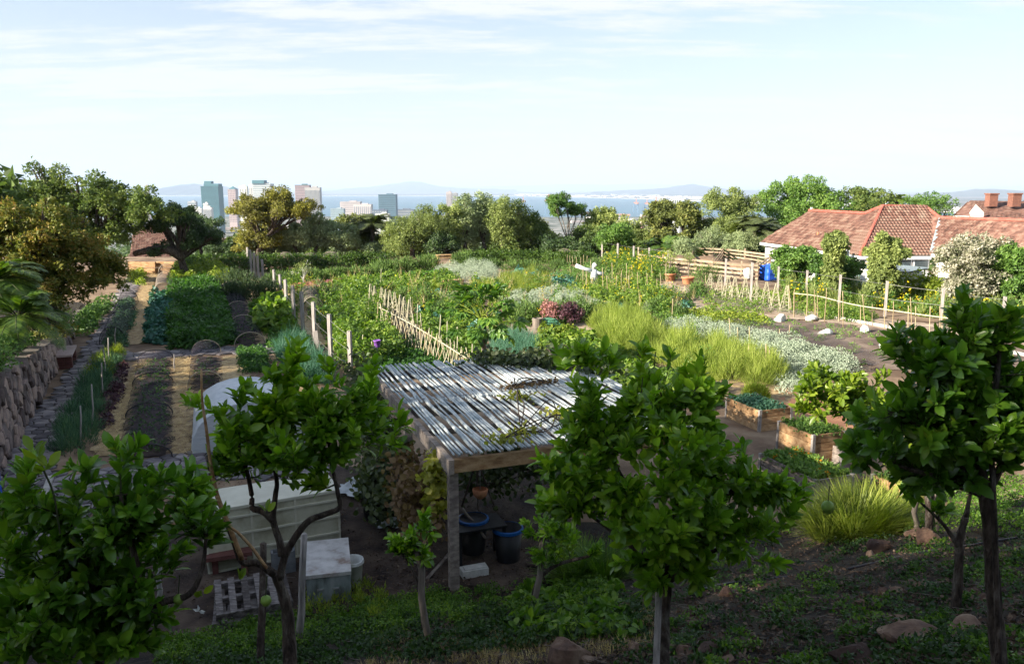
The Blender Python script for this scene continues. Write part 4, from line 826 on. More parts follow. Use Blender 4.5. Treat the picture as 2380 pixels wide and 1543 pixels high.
tree('broad_tree', 'dark spreading tree with a long low limb over the timber wall', [EL(360, 470, 462, 570, 58), EL(420, 530, 520, 600, 58), EL(330, 420, 560, 612, 58), EL(300, 400, 500, 560, 58)], BS(425, 58), f_dark, 16000, .22, .13, 70, .17, tr=.35, limbs=16)
g = Geo(); pts = [P(425, 600, 58), P(400, 585, 57.5), P(372, 578, 57.3), P(340, 583, 57), P(312, 590, 57)]
tube(g, smoothpath(pts, 4), np.linspace(.34, .2, 17), 8); o = g.build('limb', m_bark, bpy.data.objects['broad_tree.001'], smooth=True)
tree('rust_leaved_tree', 'big bushy tree with rust and green leaves beside the path', [EL(-70, 215, 462, 640, 31, .9), EL(60, 285, 530, 715, 31, .9), EL(-60, 170, 560, 770, 30), EL(180, 308, 580, 705, 32), EL(100, 230, 640, 740, 31)], BS(110, 31, 1.6), f_rust, 54000, .17, .09, 230, .13, tr=.3, limbs=20, up=-.6, group=None)
tree('umbrella_pine', 'wide flat topped tree with golden and brown foliage', [EL(522, 640, 452, 530, 78, .8), EL(590, 705, 434, 490, 78, .8), EL(640, 768, 462, 505, 78, .7), EL(530, 610, 520, 560, 78, .8), EL(560, 660, 490, 560, 78), EL(528, 600, 560, 600, 77), EL(545, 735, 462, 540, 78, .8), EL(535, 650, 530, 602, 78), EL(600, 690, 520, 580, 79)], BS(600, 78), f_umb, 34000, .26, .14, 120, .2, tr=.4, limbs=16, up=-.1, skirt=False)
cy_ = [('upright grey green shrub tree left of the first tall post', [(560, 640, 545, 600)]), ('upright grey green shrub tree left of the middle of the long hedge', [(600, 672, 528, 600)]), ('tall grey green shrub tree with spiky shoots', [(655, 720, 518, 600)]), ('tallest grey green shrub tree over the long hedge', [(690, 770, 508, 600), (730, 800, 512, 600)]), ('grey green shrub tree next to the palms', [(780, 838, 535, 600)])]
for i, (lb, e) in enumerate(cy_): tree('shrub_tree', lb, [EL(q[0] - 6, q[1] + 6, q[2] - 12, q[3] + 6, 80 + i % 2) for q in e], BS((e[0][0] + e[0][1]) / 2, 80), f_grey, 7500 * len(e), .3, .15, 36, .22, tr=.2, group='upright shrub trees over the hedge')
tree('small_tree', 'dark reddish tree in front of the hotels', [EL(768, 850, 496, 545, 120), EL(800, 870, 500, 530, 120)], BS(810, 120), f_brown, 6000, .4, .25, 40, .2)
tree('willow_tree', 'soft yellow green tree right of the palms', [EL(880, 980, 500, 600, 78), EL(930, 1040, 476, 590, 78), EL(880, 960, 560, 610, 76)], BS(960, 78), f_will, 20000, .26, .08, 90, .18, tr=.3)
pop = [('tall upright tree, leftmost of the cluster above the hedge', [(1010, 1075, 500, 600), (1020, 1070, 470, 560)], f_will), ('tall upright tree with pale green top', [(1050, 1110, 452, 590)], f_grey), ('tallest upright tree of the cluster', [(1095, 1150, 443, 595)], f_grey), ('tall upright tree right of the tallest', [(1140, 1195, 452, 598)], f_will), ('broad upright tree in shadow at the right of the cluster', [(1165, 1235, 470, 602)], f_oak), ('dark upright tree before the ship', [(1215, 1262, 495, 604)], f_oak)]
for i, (lb, e, mm) in enumerate(pop): tree('poplar_like_tree', lb, [EL(q[0] - 8, q[1] + 8, q[2] - 2, q[3] + 6, 79 + (i % 3)) for q in e], BS((e[0][0] + e[0][1]) / 2, 79), mm, 10000, .25, .12, 60, .19, tr=.22, limbs=8, group='upright trees above the hedge')
tree('round_tree', 'low dark tree between the willow and the upright trees', [EL(985, 1080, 540, 608, 77)], BS(1030, 77), f_dark, 7000, .24, .14, 40, .2)
tree('round_tree', 'gold tinted tree left of the twin crowned pine', [EL(1228, 1285, 505, 590, 84)], BS(1255, 84), f_brown, 6500, .26, .16, 40, .2)
tree('round_tree', 'dark low tree under the twin crowned pine', [EL(1240, 1345, 545, 612, 79), EL(1300, 1385, 560, 612, 78)], BS(1310, 79), f_dark, 12000, .24, .14, 60, .17)
tree('stone_pine', 'twin crowned pine with a bare forked trunk', [EL(1268, 1328, 446, 500, 86, 1), EL(1272, 1310, 470, 518, 86), EL(1308, 1366, 472, 516, 87, 1)], BS(1322, 86), f_green, 16000, .22, .10, 56, .24, tr=.13, bark=m_bark2, limbs=9, lean=P(1320, 560, 86), skirt=False)
tree('round_tree', 'leafy yellow green tree right of the pine', [EL(1350, 1450, 478, 565, 88), EL(1370, 1430, 474, 520, 88)], BS(1400, 88), f_will, 10000, .28, .17, 60, .18)
tree('round_tree', 'bright green bushy tree in front of the yellow green one', [EL(1385, 1475, 518, 590, 76)], BS(1430, 76), f_green, 9500, .24, .15, 50, .2)
tree('round_tree', 'brownish green tree left of the white framed tower', [EL(1493, 1575, 462, 560, 84), EL(1500, 1560, 520, 590, 82)], BS(1535, 84), f_brown, 13000, .28, .18, 70, .17)
tree('round_tree', 'brownish green tree below the white framed tower', [EL(1555, 1640, 464, 565, 82), EL(1580, 1650, 520, 590, 82)], BS(1600, 82), f_brown, 13000, .28, .18, 70, .17)
tree('round_tree', 'grey green tree starting the right hand grove', [EL(1628, 1720, 432, 540, 80), EL(1680, 1765, 430, 550, 80), EL(1640, 1740, 500, 580, 79)], BS(1690, 80), f_will, 19000, .25, .13, 90, .17)
tree('round_tree', 'large deep green tree above the red roof', [EL(1750, 1850, 410, 540, 84), EL(1820, 1950, 403, 530, 84), EL(1760, 1900, 470, 600, 82), EL(1850, 1975, 440, 540, 82)], BS(1850, 84), f_green, 36000, .26, .17, 130, .17, tr=.4)
tree('round_tree', 'brownish grey tree right of the large deep green one', [EL(1935, 2030, 420, 520, 86), EL(1990, 2085, 436, 520, 84), EL(1950, 2060, 455, 540, 82)], BS(2010, 86), f_oak, 20000, .26, .16, 100, .15)
tree('umbrella_pine', 'flat crowned dark green tree at the right of the grove', [EL(2085, 2165, 452, 505, 90, .8), EL(2130, 2228, 452, 505, 88, .8), EL(2148, 2180, 438, 475, 90)], BS(2140, 90), f_green, 13000, .28, .12, 70, .18, tr=.3)
tree('olive_tree', 'soft grey olive tree left of the long fronded palm', [EL(1612, 1700, 522, 600, 76)], BS(1655, 76), f_grey, 9000, .2, .07, 50, .2)
tree('olive_tree', 'grey olive tree under the long fronded palm', [EL(1680, 1765, 535, 600, 74)], BS(1720, 74), f_grey, 9000, .2, .07, 50, .2)
tree('olive_tree', 'small silver green olive behind the compost rails', [EL(1560, 1630, 548, 600, 72)], BS(1595, 72), f_grey, 5000, .2, .07, 40, .2)
tree('round_tree', 'far small dark tree on the right horizon', [EL(2330, 2400, 468, 500, 130)], BS(2370, 130, -3), f_dark, 3000, .4, .25, 30, .2)
tree('round_tree', 'low trees left of the umbrella tree', [EL(440, 530, 498, 545, 95), EL(400, 480, 480, 540, 100)], BS(470, 95), f_dark, 9000, .3, .18, 50, .18)
for i, (a_, b_, c_, d_, mm, lb) in enumerate([(830, 905, 560, 612, f_grey, 'shrubby undergrowth below the palms'), (480, 580, 560, 612, f_dark, 'dark undergrowth behind the far left hedge'), (1440, 1520, 555, 605, f_oak, 'dark undergrowth left of the compost rails'), (1120, 1250, 560, 604, f_oak, 'undergrowth below the upright trees'), (1340, 1400, 540, 600, f_oak, 'shadowy shrubs right of the pine trunk'), (1480, 1620, 560, 604, f_green, 'green shrubs behind the compost rails'), (1700, 1790, 560, 606, f_dark, 'dark shrubs left of the red roof')]):
    tree('shrub', lb, [EL(a_, b_, c_, d_, 80)], BS((a_ + b_) / 2, 80), mm, 6000, .24, .14, 40, .2, cat='shrub', tr=.1)
for px, top_, mm, w_, lb in [(1000, 505, f_will, 55, 'pale green tree between the willow like tree and the upright ones'), (1085, 480, f_grey, 50, 'greyish tree rising behind the leftmost upright trees'), (1215, 500, f_oak, 50, 'dark green tree closing the right end of the upright cluster'), (1275, 530, f_will, 40, 'yellowish tree at the left of the pine trunk'), (1370, 520, f_oak, 45, 'green tree touching the right crown of the pine'), (1465, 500, f_will, 45, 'soft green tree left of the brownish pair'), (860, 545, f_will, 45, 'low olive tree beside the grey green palm'), (1640, 500, f_will, 50, 'grey green tree joining the brownish pair and the grove')]:
    tree('round_tree', lb, [EL(px - w_, px + w_, top_, 600, 83.5)], BS(px, 83.5), mm, 9000, .26, .13, 50, .19, tr=.2)
for i, (px, top_, mm) in enumerate([(560, 548, f_oak), (640, 540, f_grey), (720, 535, f_oak), (800, 548, f_grey), (848, 556, f_dark), (905, 560, f_will), (965, 548, f_oak), (1060, 530, f_grey), (1180, 520, f_oak), (1265, 530, f_dark), (1345, 538, f_oak), (1420, 540, f_grey), (1480, 536, f_oak), (1545, 540, f_brown), (1625, 520, f_oak), (1700, 510, f_will)]):
    tree('thicket_tree', ['thicket tree filling the gap behind the far left posts', 'thicket tree behind the first grey green shrub tree', 'thicket tree behind the tall grey green shrubs', 'thicket tree left of the grey green palm', 'dark thicket tree between the two palms', 'thicket tree left of the willow like tree', 'thicket tree behind the willow like tree', 'thicket tree behind the leftmost upright trees', 'thicket tree behind the tallest upright trees', 'dark thicket tree left of the pine trunk', 'thicket tree right of the pine trunk', 'thicket tree behind the bright green bushy tree', 'thicket tree right of the bright green bushy tree', 'brown thicket tree between the brownish trees', 'thicket tree at the left foot of the grove', 'thicket tree behind the long fronded palm'][i], [EL(px - 52, px + 52, top_, 612, 92)], BS(px, 92), mm, 7500, .3, .17, 40, .2, tr=.2)
# belt of trees on the slope below, wooded mass
g = Geo(); c = []
for k in range(420):
    Y = R.uniform(95, 420); x = R.uniform(-.7, .72) * Y; c.append((x, Y, float(np.where(Y < 170, gz(x, Y), seaz(0, Y))) - 1.0))
c = np.array(c); dome_leaves(g, c, R.uniform(2.5, 5.5, len(c)), R.uniform(3.5, 6.5, len(c)), 90, 1.1, .75, TRI)
tag(g.build('wooded_slope', f_dark), 'mass of dark trees on the slope below the garden', kind='stuff')
# palms
def palm(name, label, c, h, L_, n=34, m=None, up=.9, W_=.05, nl=34, droop=1.0, tr=.2, cat='palm', arc=(0, 2 * pi)):
    c = np.array(c, float); root = thing(name, label, cat, c); top = c + [0, 0, h]
    g = Geo(); tube(g, [c - [0, 0, .2], (c + top) / 2, top], [tr * 1.1, tr, tr], 9); g.build('trunk', m_bark, root)
    for k in range(n):
        a = arc[0] + (arc[1] - arc[0]) * R.random(); e = R.uniform(.05, 1.25) * up; ln = L_ * R.uniform(.8, 1.1); s = np.linspace(0, 1, 9)
        d = np.array([cos(a), sin(a)]); r = ln * (s * cos(e)); zz = ln * (s * sin(e) - droop * .55 * s ** 2.2)
        pts = np.column_stack([top[0] + d[0] * r, top[1] + d[1] * r, top[2] + zz]); g = Geo(); tube(g, pts, np.linspace(.022, .004, 9) * L_ / 2, 4, m=0)
        u = np.linspace(.16, 1, nl); pp = np.column_stack([np.interp(u, s, pts[:, j]) for j in range(3)]); tg = unit(np.gradient(pp, axis=0)); sd2 = unit(np.cross(tg, [0, 0, 1.])); nn = np.cross(sd2, tg)
        for sg in (-1, 1):
            leaves(g, pp, sd2 * sg + tg * .75 - nn * 0.12 * -1 + [0, 0, -.15], nn, L_ * .26 * np.sin(np.clip(u, .12, .98) * pi) ** .6 * R.uniform(.85, 1.1, nl), W_, BLADE, m=1)
        g.build('frond', [m_twig, m or f_palm], root)
    return root
palm('palm', 'grey green palm with arching fronds between the shrub trees and the willow', BS(868, 82), 3.0, 3.6, 34, f_palmg, W_=.1)
palm('palm', 'low palm left of the soft yellow green tree', BS(838, 84), 2.6, 3.0, 26, f_palmg, W_=.1)
palm('palm', 'palm with long arching fronds left of the red roof', BS(1752, 74), 3.2, 3.9, 36, f_palmg, W_=.1)
palm('palm', 'bright green low palm behind the compost rails', BS(1545, 76), 1.0, 3.0, 26, f_palm, W_=.14)
palm('palm', 'bright green low palm right of its neighbour behind the rails', BS(1590, 76), .9, 2.8, 24, f_palm, W_=.14)
palm('palm', 'palm showing its tuft above the brownish grove', BS(2072, 92), 8.0, 2.2, 26, f_palm, W_=.1)
palm('palm', 'smaller palm tuft right of the first one on the grove', BS(2120, 96), 7.6, 1.9, 22, f_palm, W_=.1)
palm('palm', 'palm tuft poking out at the far left skyline', P(18, 440, 60) - np.array([0, 0, 6]), 6.0, 2.2, 22, f_palmg, W_=.1)
palm('fan_palm', 'feathery young palm on top of the stone wall', (-15.2, 24.2, 2.0), .6, 1.9, 30, f_palm, W_=.024, nl=56, up=1.0, tr=.12)
palm('fan_palm', 'dark green young palm at the left edge on the wall', (-16.9, 25.6, 2.3), 1.1, 2.3, 30, f_palm, W_=.028, nl=56, tr=.12)
palm('fan_palm', 'small palm hanging over the bench', (-17.9, 29.4, 1.5), .5, 1.5, 24, f_palm, W_=.024, nl=50, tr=.1)
# greenery on top of the wall
for i, (y_, off, r_, h_, mm, lb) in enumerate([(20, .7, .9, .7, f_green, 'shaded shrub at the near end of the wall top'), (22, 1.2, .9, .8, f_green, 'leafy shrub on the wall top below the young palm'), (26.5, 1.0, 1.0, .7, f_green, 'leafy shrub on the wall behind the bench'), (31, .8, 1.2, .8, f_rust, 'low rusty shrub spilling over the wall past the bench'), (34, .9, 1.3, 1.0, f_rust, 'rusty shrub over the far part of the wall'), (37, .8, 1.2, .9, f_green, 'green shrub at the far end of the wall'), (23.5, 3.4, 1.4, 1.3, f_green, 'shrub behind the young palms'), (28, 3.0, 1.5, 1.3, f_rust, 'rusty shrub above the bench')]):
    x_ = wall_x(y_) - off; bush('shrub', lb, (x_, y_, float(tz(x_, y_))), r_, h_, mm, 1500, .12, .06, 'leaf', cat='shrub')
# shade trees on the left of the frame and behind
for i, (x_, y_, h_, r_, lb) in enumerate([(-30, 9, 15.5, 5.2, 'tall shade tree left of the view by the path'), (-27, -1, 15, 5, 'tall shade tree left of the bank'), (-24, -9, 13, 5, 'shade tree on the slope behind the bank'), (-36, 3, 16, 5, 'tallest shade tree left of the view'), (-24, 8, 15.5, 4.6, 'shade tree level with the pergola left of the view'), (-29, 29, 6.8, 4.2, 'shade tree on the terrace left of the rust leaved tree'), (-27, 38, 4.6, 4.2, 'low broad tree behind the rust leaved tree'), (-18, 4, 9.0, 3.4, 'shade tree close to the left of the bank'), (-20, -6, 12, 5, 'dense shade tree behind the bank on the left')]):
    z0 = float(gz(x_, y_)) if y_ < 14 else 2.5
    tree('shade_tree', lb, [(x_, y_, z0 + h_ * .62, r_, r_, h_ * .38), (x_ + 1, y_ + 1.5, z0 + h_ * .4, r_ * .9, r_ * .9, h_ * .25)], (x_, y_, z0), f_oak, 5200, .5, .36, 60, .26, tr=.4, group='shade trees left of the view')
for i, (x_, y_, z_, r_, lb) in enumerate([(0, -15, 13, 7.5, 'unseen tree added behind the viewpoint to dim the bank'), (12, -14, 14, 7.5, 'right hand unseen tree added behind the viewpoint to dim the bank')]):  # unseen crowns added upslope to keep sky light off the bank
    zg = float(gz(x_, y_)); tree('shade_tree', lb, [(x_, y_, z_, r_, r_, 3.6), (x_ + 1, y_ + 1.5, z_ - 2.0, r_ * .8, r_ * .8, 2.6)], (x_, y_ - 2, zg), f_oak, 9000, .6, .45, 55, .32, tr=.4, group='unseen trees added behind the viewpoint')
# ------------------------------------------------------------------ house on the right
def roof_plane(root, corners, tw=.25, th=.33, parts=0, name='roof_plane'):
    c = [np.array(q, float) for q in corners]; o = c[0]; ex = unit(c[1] - c[0]); nn = unit(np.cross(ex, c[-1] - c[0])); nn = nn if nn[2] > 0 else -nn; ey = np.cross(nn, ex)
    if ey[2] < 0: ey = -ey
    pl = np.array([[(q - o) @ ex, (q - o) @ ey] for q in c]); g = Geo(); k = len(c)
    g.add([q - nn * .03 for q in c] + [q - nn * .12 for q in c], []) if False else None
    v = [q - nn * .02 for q in c]; g.v.append(np.array(v)); g.t.append(np.full(k, .4)); g.fl.append(np.arange(k)); g.fs.append(np.array([k])); g.m.append(np.array([0])); g.n += k
    base = g.build(name, m_tile, root)
    lo, hi = pl.min(0), pl.max(0); made = 0; gr = Geo(); cen = []
    for j in range(int((hi[1] - lo[1]) / th)):
        for i in range(int((hi[0] - lo[0]) / tw) + 1):
            q = np.array([lo[0] + (i + .5) * tw, lo[1] + (j + .5) * th])
            cen.append(q)
    cen = np.array(cen); cen = cen[inside(cen, pl)]
    ax = np.array([ex, unit(ey * 1 - nn * .16), unit(nn + ey * .16)])
    sh = tile_mesh(ax)
    order = np.argsort([np.linalg.norm(o + ex * q[0] + ey * q[1]) for q in cen])
    for r_, idx in enumerate(order):
        q = cen[idx]; p = o + ex * q[0] + ey * q[1] + nn * .045
        if r_ < parts:
            ob = link_piece('roof_tile', sh, base); ob.location = p - np.array(ROOT[root.name])
        else: gr.add(TV @ ax + p, TF, 0, np.full(len(TV), R.random()))
    if gr.n: gr.build('roof_tiles', m_tile, base)['kind'] = 'stuff'
    return base
TV = np.array([[x, y, z] for y, zb in ((-.19, .0), (.19, -.0)) for x, z in ((-.122, 0), (-.08, .045), (-.02, .045), (.02, .0), (.122, 0))] + [[x, -.19, -.045] for x in (-.122, .122)])
TF = np.array([[0, 1, 6, 5], [1, 2, 7, 6], [2, 3, 8, 7], [3, 4, 9, 8], [0, 10, 11, 4]])
_tm = {}
def tile_mesh(ax):
    g = Geo(); g.add(TV @ ax, TF, 0, .5); return g.mesh('roof_tile', m_tile)
A_, B_, R_, C_, E_ = P(1768, 562, 70), P(1881, 490, 69), P(2010, 497, 60.6), P(2052, 480, 60), P(1999, 594, 55)
D_, H_, K_ = P(2152, 482, 60.5), P(2187, 509, 58), P(2164, 594, 55.3)
HS = thing('house', 'white house under large weathered red tiled roofs', 'house', (27, 60, -1))
roof_plane(HS, [E_, A_, B_, R_, C_], parts=80)
roof_plane(HS, [E_, K_, H_, D_, C_], parts=220)
M1, M2 = P(2187, 507, 58), P(2480, 517, 50); M3, M4 = P(2560, 640, 45), P(2166, 588, 55.2)
roof_plane(HS, [M4, M3, M2, M1])
def backp(q, dx, dy, dz): return q + np.array([dx, dy, dz])
g = Geo()                                              # far slopes and ridges close the roof
g.add([B_, R_, backp(R_, 5, 1, -3), backp(B_, 5, 1, -3)], [[0, 1, 2, 3]]); g.add([A_, B_, backp(B_, 5, 1, -3)], [[0, 1, 2]]); g.add([C_, D_, backp(D_, 3, 6, -3), backp(C_, 1, 6, -3)], [[0, 1, 2, 3]]); g.add([M1, M2, backp(M2, 5, 4, -3), backp(M1, 5, 4, -3)], [[0, 1, 2, 3]]); g.add([R_, C_, backp(C_, 1, 6, -3)], [[0, 1, 2]]); g.add([D_, H_, backp(D_, 3, 6, -3)], [[0, 1, 2]])
g.build('rear_roof_slope', m_tile, HS)
for a_, b_ in ((B_, R_), (R_, C_), (C_, D_), (C_, E_), (D_, H_), (M1, M2)):
    n_ = int(np.linalg.norm(b_ - a_) / .42); g = Geo()
    for k in range(n_):
        p0, p1 = a_ + (b_ - a_) * k / n_, a_ + (b_ - a_) * (k + 1.08) / n_; up_ = np.array([0, 0, .03 + .015 * (k % 2)]); tube(g, [p0 + up_, p1 + up_], [.13, .11], 7, t=R.random())
    g.build('ridge_tiles', m_ridge, HS)['kind'] = 'stuff'
g = Geo(); beam(g, H_ + [0, 0, .06], M4 + [0, 0, .05], .3, .05); g.build('valley_flashing', m_tin, HS)
g = Geo()
for a_, b_ in ((A_, E_), (E_, K_), (M4, M3)): beam(g, a_ + [0, 0, -.16], b_ + [0, 0, -.16], .14, .22)
g.build('gutter', m_gutter, HS)
g = Geo(); zf = -2.0
def wallq(a_, b_, ins):
    d = unit((b_ - a_) * [1, 1, 0]); n_ = np.array([-d[1], d[0], 0]); n_ = n_ if n_[1] > 0 or n_[0] > 0 else -n_
    p, q = a_ + n_ * ins, b_ + n_ * ins; t0 = min(a_[2], b_[2]) - .2
    beam(g, [(p[0]), p[1], (t0 + zf) / 2], [q[0], q[1], (t0 + zf) / 2], .25, t0 - zf, up=(0, 0, 1))
wallq(A_, E_, .6); wallq(E_, K_, .6); wallq(M4, M3, .7)
g.build('wall', m_wallw, HS)
for px, py in ((2012, 612), (2100, 612), (2140, 612), (1955, 598)):
    q = P(px, py, 55.4); fr = Geo(); box(fr, q, (1.1, .12, 1.1)); fo = fr.build('window', m_gutter, HS); pn = Geo(); box(pn, q - [0, .08, 0], (.9, .04, .9)); pn.build('pane', m_glass, fo)
g = Geo(); q = P(1886, 492, 69); tube(g, [q + [0, 0, -.5], q + [0, 0, .35]], .11, 8); g.build('vent_pipe', m_gutter, HS)
g = Geo(); q = P(1900, 562, 63); tube(g, [q + [0, 0, -.4], q + [0, 0, .75]], .09, 8); g.build('vent_pipe', m_terra, HS)
# low outbuilding roof in front
LB = thing('shed', 'low shed with blue grey sheet roof in front of the house', 'shed', P(2040, 640, 50))
q0, q1, q2, q3 = P(1990, 620, 52), P(2110, 632, 49), P(2160, 622, 54), P(2060, 612, 56); g = Geo(); g.add([q0, q1, q2, q3], [[0, 1, 2, 3]]); g.add([q0 - [0, 0, .1], q1 - [0, 0, .1], q2 - [0, 0, .1], q3 - [0, 0, .1]], [[3, 2, 1, 0]]); g.build('roof', m_tin, LB)
g = Geo(); m_ = (q0 + q1 + q2 + q3) / 4; box(g, (m_[0], m_[1], m_[2] - 1.2), (3.2, 3, 2.0)); g.build('wall', m_wallw, LB)
# far house with chimneys
FH = thing('house', 'distant house with brown roof, white gable and two brick chimneys', 'house', P(2300, 500, 110))
a, b, c, d = P(2255, 466, 112), P(2500, 470, 104), P(2500, 512, 98), P(2262, 506, 104)
roof_plane(FH, [d, c, b, a], .5, .5); e = P(2216, 505, 108); g = Geo(); g.add([a, d, e], [[0, 1, 2]]); g.add([P(2250, 468, 112), P(2215, 500, 112), P(2255, 505, 112)], [[0, 1, 2]]); g.build('side_roof', m_tile, FH)
g = Geo(); g.add([P(2268, 475, 103), P(2253, 494, 103), P(2257, 510, 103), P(2285, 510, 103), P(2287, 494, 103)], [[0, 1, 2, 3, 4]]); q = P(2270, 512, 104.5); box(g, (q[0] + 6, q[1] + 1, q[2] - 2), (16, 2, 5)); g.build('gable_wall', m_wallw, FH)
for px, Y_ in ((2304, 107), (2358, 105)):
    q = P(px, 466, Y_); g = Geo(); box(g, q, (1.1, 1.1, 1.6)); box(g, q + [0, 0, .85], (1.3, 1.3, .18)); g.build('chimney', m_brick, FH)
# roofs far left
for nm, lb, cs in (('house', 'house with a pale lattice of roof tiles beyond the left hedge', [(492, 603, 92), (548, 603, 90), (545, 553, 98), (500, 560, 98)]), ('house', 'house with a pink tiled roof behind the dark spreading tree', [(300, 606, 84), (400, 606, 82), (380, 520, 95), (310, 530, 95)])):
    q = [P(*c_) for c_ in cs]; rt = thing(nm, lb, 'house', q[0] - [0, 0, 2]); roof_plane(rt, q, .36, .42); g = Geo(); m_ = (q[0] + q[1]) / 2; box(g, (m_[0], m_[1] + 1.5, m_[2] - 2), (np.linalg.norm(q[1] - q[0]) * .95, 2.5, 4)); g.build('wall', m_wallw, rt)
# shrubs before the house
sx = [('round golden green bush before the middle roof', (2014, 2110, 545, 612), 47, f_will, .2, .12), ('slender golden green bush before the left roof', (1914, 1968, 538, 612), 48, f_will, .2, .12), ('dense bush covered in white blossom at the right', (2168, 2350, 542, 645), 43, f_white, .16, .1), ('shadowed bush at the right frame edge', (2300, 2420, 570, 650), 42, f_green, .2, .12), ('rambling bush with pink flowers beside the blue tank', (1788, 1900, 572, 632), 52, f_green, .18, .11), ('low green bush before the left roof', (1880, 2010, 590, 640), 50, f_green, .18, .11)]
for lb, e, Y_, mm, l_, w_ in sx: tree('shrub', lb, [EL(*e, Y_, .9), EL(e[0] + 10, e[1] - 10, (e[2] + e[3]) / 2, e[3] + 12, Y_)], BS((e[0] + e[1]) / 2, Y_), mm, 15000 if e[1] - e[0] > 80 else 7000, l_, w_, 90, .17, cat='shrub', tr=.1, up=-.5)
# ------------------------------------------------------------------ posts, stakes, nets
AZ = radians(20.7); U_ = np.array([cos(AZ), sin(AZ), 0]); V_ = np.array([-sin(AZ), cos(AZ), 0])
def post(px, pt, pb, w, m, name, label, cat, group=None, lean=(0, 0)):
    b = G(px, pb); t_ = P(px, pt, b[1]); h = t_[2]; g = Geo()
    top = b + [lean[0], lean[1], h]; beam(g, b - [0, 0, .25], top, w, w, up=(.35, .93, 0)); g2 = Geo()
    tp = unit(top - b); box(g, top + tp * .004, (w * .86, w * .86, .03), zrot(AZ))
    o = g.build(name, m, loc=b); tag(o, label, cat, group); return b, top
def posts(lst, w, labels, group, wires=(.35, .62, .88), wl=None, m=None, name='timber_post'):
    T = [post(*q, w, m or m_post, name, lb, 'post', group) for q, lb in zip(lst, labels)]
    if wires:
        g = Geo()
        for (b0, t0), (b1, t1) in zip(T[:-1], T[1:]):
            for f in wires:
                a_, c_ = b0 + (t0 - b0) * f, b1 + (t1 - b1) * f; tube(g, [a_, (a_ + c_) / 2 - [0, 0, .02], c_], .006, 3)
        tag(g.build('fence_wires', m_wire, loc=T[0][0]), wl, 'wires')
    return T
oth = ['tallest far post at the left end of the far row', 'second post of the far row by the hedge', 'third post of the far row by the hedge', 'fourth post of the far row by the hedge', 'last short post of the far row by the hedge']
posts([(578, 575, 632), (584.5, 581, 640), (593, 588, 646), (601, 595, 646), (611, 603, 642)], .13, oth, 'far row of timber posts', (.5, .9), 'thin wires strung along the far row of posts')
posts([(639, 627, 683), (653, 638, 692), (667.5, 650, 740), (684.5, 664, 761), (705, 679, 782), (733, 702, 815), (770, 731, 854), (816, 770, 884)], .125,
      ['dark short post beginning the near row by the rosemary', 'second dark post of the near row', 'third post of the near row, sunlit on its left face', 'fourth post of the near row, taller than its neighbours', 'fifth post of the near row standing in the straw', 'sixth post of the near row behind the leaning board', 'seventh post of the near row, dark and weathered', 'nearest post of the row, beside the tomato bed'], 'near row of timber posts', (.3, .6, .9), 'thin wires strung along the near row of posts')
b = G(742, 828); t_ = P(733, 769, b[1]); g = Geo(); beam(g, b, t_, .16, .04, up=(0, 1, 0)); tag(g.build('leaning_board', m_post, loc=b), 'grey board leaning against the sixth post', 'board')
posts([(1399, 561, 603), (1435, 566, 617), (1472, 572, 618), (1508, 576, 620), (1552, 582, 624)], .14, ['tall dark post left of the yellow flowers', 'slim post among the yellow flowers', 'post between the yellow flowers and the compost bays', 'post at the left end of the compost rails', 'post in front of the compost rails'], 'posts before the compost bays', (.93,), 'green wire along the posts before the compost bays')
posts([(1685, 602, 664), (1744, 611, 709), (1807, 620, 678), (1873, 629, 688), (1949, 639, 711), (2056, 654, 734), (2186, 671, 748), (2327, 690, 775)], .13, ['tall grey post left of the blue tank', 'long grey post rising before the blue tank', 'grey post right of the blue tank', 'grey post behind the start of the bamboo rail', 'grey post with a slanting foot brace', 'grey post in the middle of the weedy border', 'grey post beside the golden creeper', 'grey post behind the top of the big citrus tree'], 'tall grey posts on the right', (.5, .92), 'wires along the tall grey posts on the right')
T = posts([(1934, 602, 652), (2009, 610, 666), (2085, 619, 662), (2196, 655, 700)], .1, ['brown fence post left of the golden green bush', 'brown fence post before the low shed roof', 'brown fence post at the right end of the green netting', 'brown fence post at the creeper'], 'brown posts of the netted boundary fence', (.97,), 'top wire of the netted boundary fence', m=m_rail)
def panel(q, name, m, label, cat, kind=None):
    g = Geo(); g.add(q, [list(range(len(q)))] if len(q) == 4 else None); o = g.build(name, m, loc=q[0]); return tag(o, label, cat, kind=kind)
def netstrip(T, f0, f1, name, m, label):
    g = Geo(); v = []
    for b0, t0 in T: v += [b0 + (t0 - b0) * f0, b0 + (t0 - b0) * f1]
    g.add(v, [(2 * i, 2 * i + 2, 2 * i + 3, 2 * i + 1) for i in range(len(T) - 1)]); tag(g.build(name, m, loc=T[0][0]), label, 'net')
netstrip(T[:3], .1, .62, 'windbreak_net', m_netg, 'teal green windbreak net between the brown fence posts'); netstrip(T[:3], .62, 1, 'wire_netting', m_netl, 'fine wire netting above the windbreak net'); netstrip(T[2:], .0, .9, 'windbreak_net', m_netg, 'green netting half hidden by the golden creeper')
def stake(name, a, b_, r, m, label, cat='stake', group=None, n=6):
    a, b_ = np.array(a, float), np.array(b_, float); g = Geo(); k = 5; p = np.array([a + (b_ - a) * s for s in np.linspace(0, 1, k)]); p[1:-1] += R.normal(0, r * .5, (k - 2, 3)); tube(g, p, np.linspace(r * 1.05, r * .85, k), n, t=R.random()); return tag(g.build(name, m, loc=a, smooth=True), label, cat, group)
ONES = ['', 'first', 'second', 'third', 'fourth', 'fifth', 'sixth', 'seventh', 'eighth', 'ninth', 'tenth', 'eleventh', 'twelfth', 'thirteenth', 'fourteenth', 'fifteenth', 'sixteenth', 'seventeenth', 'eighteenth', 'nineteenth', 'twentieth']
TENS = {20: 'twenty', 30: 'thirty', 40: 'forty'}
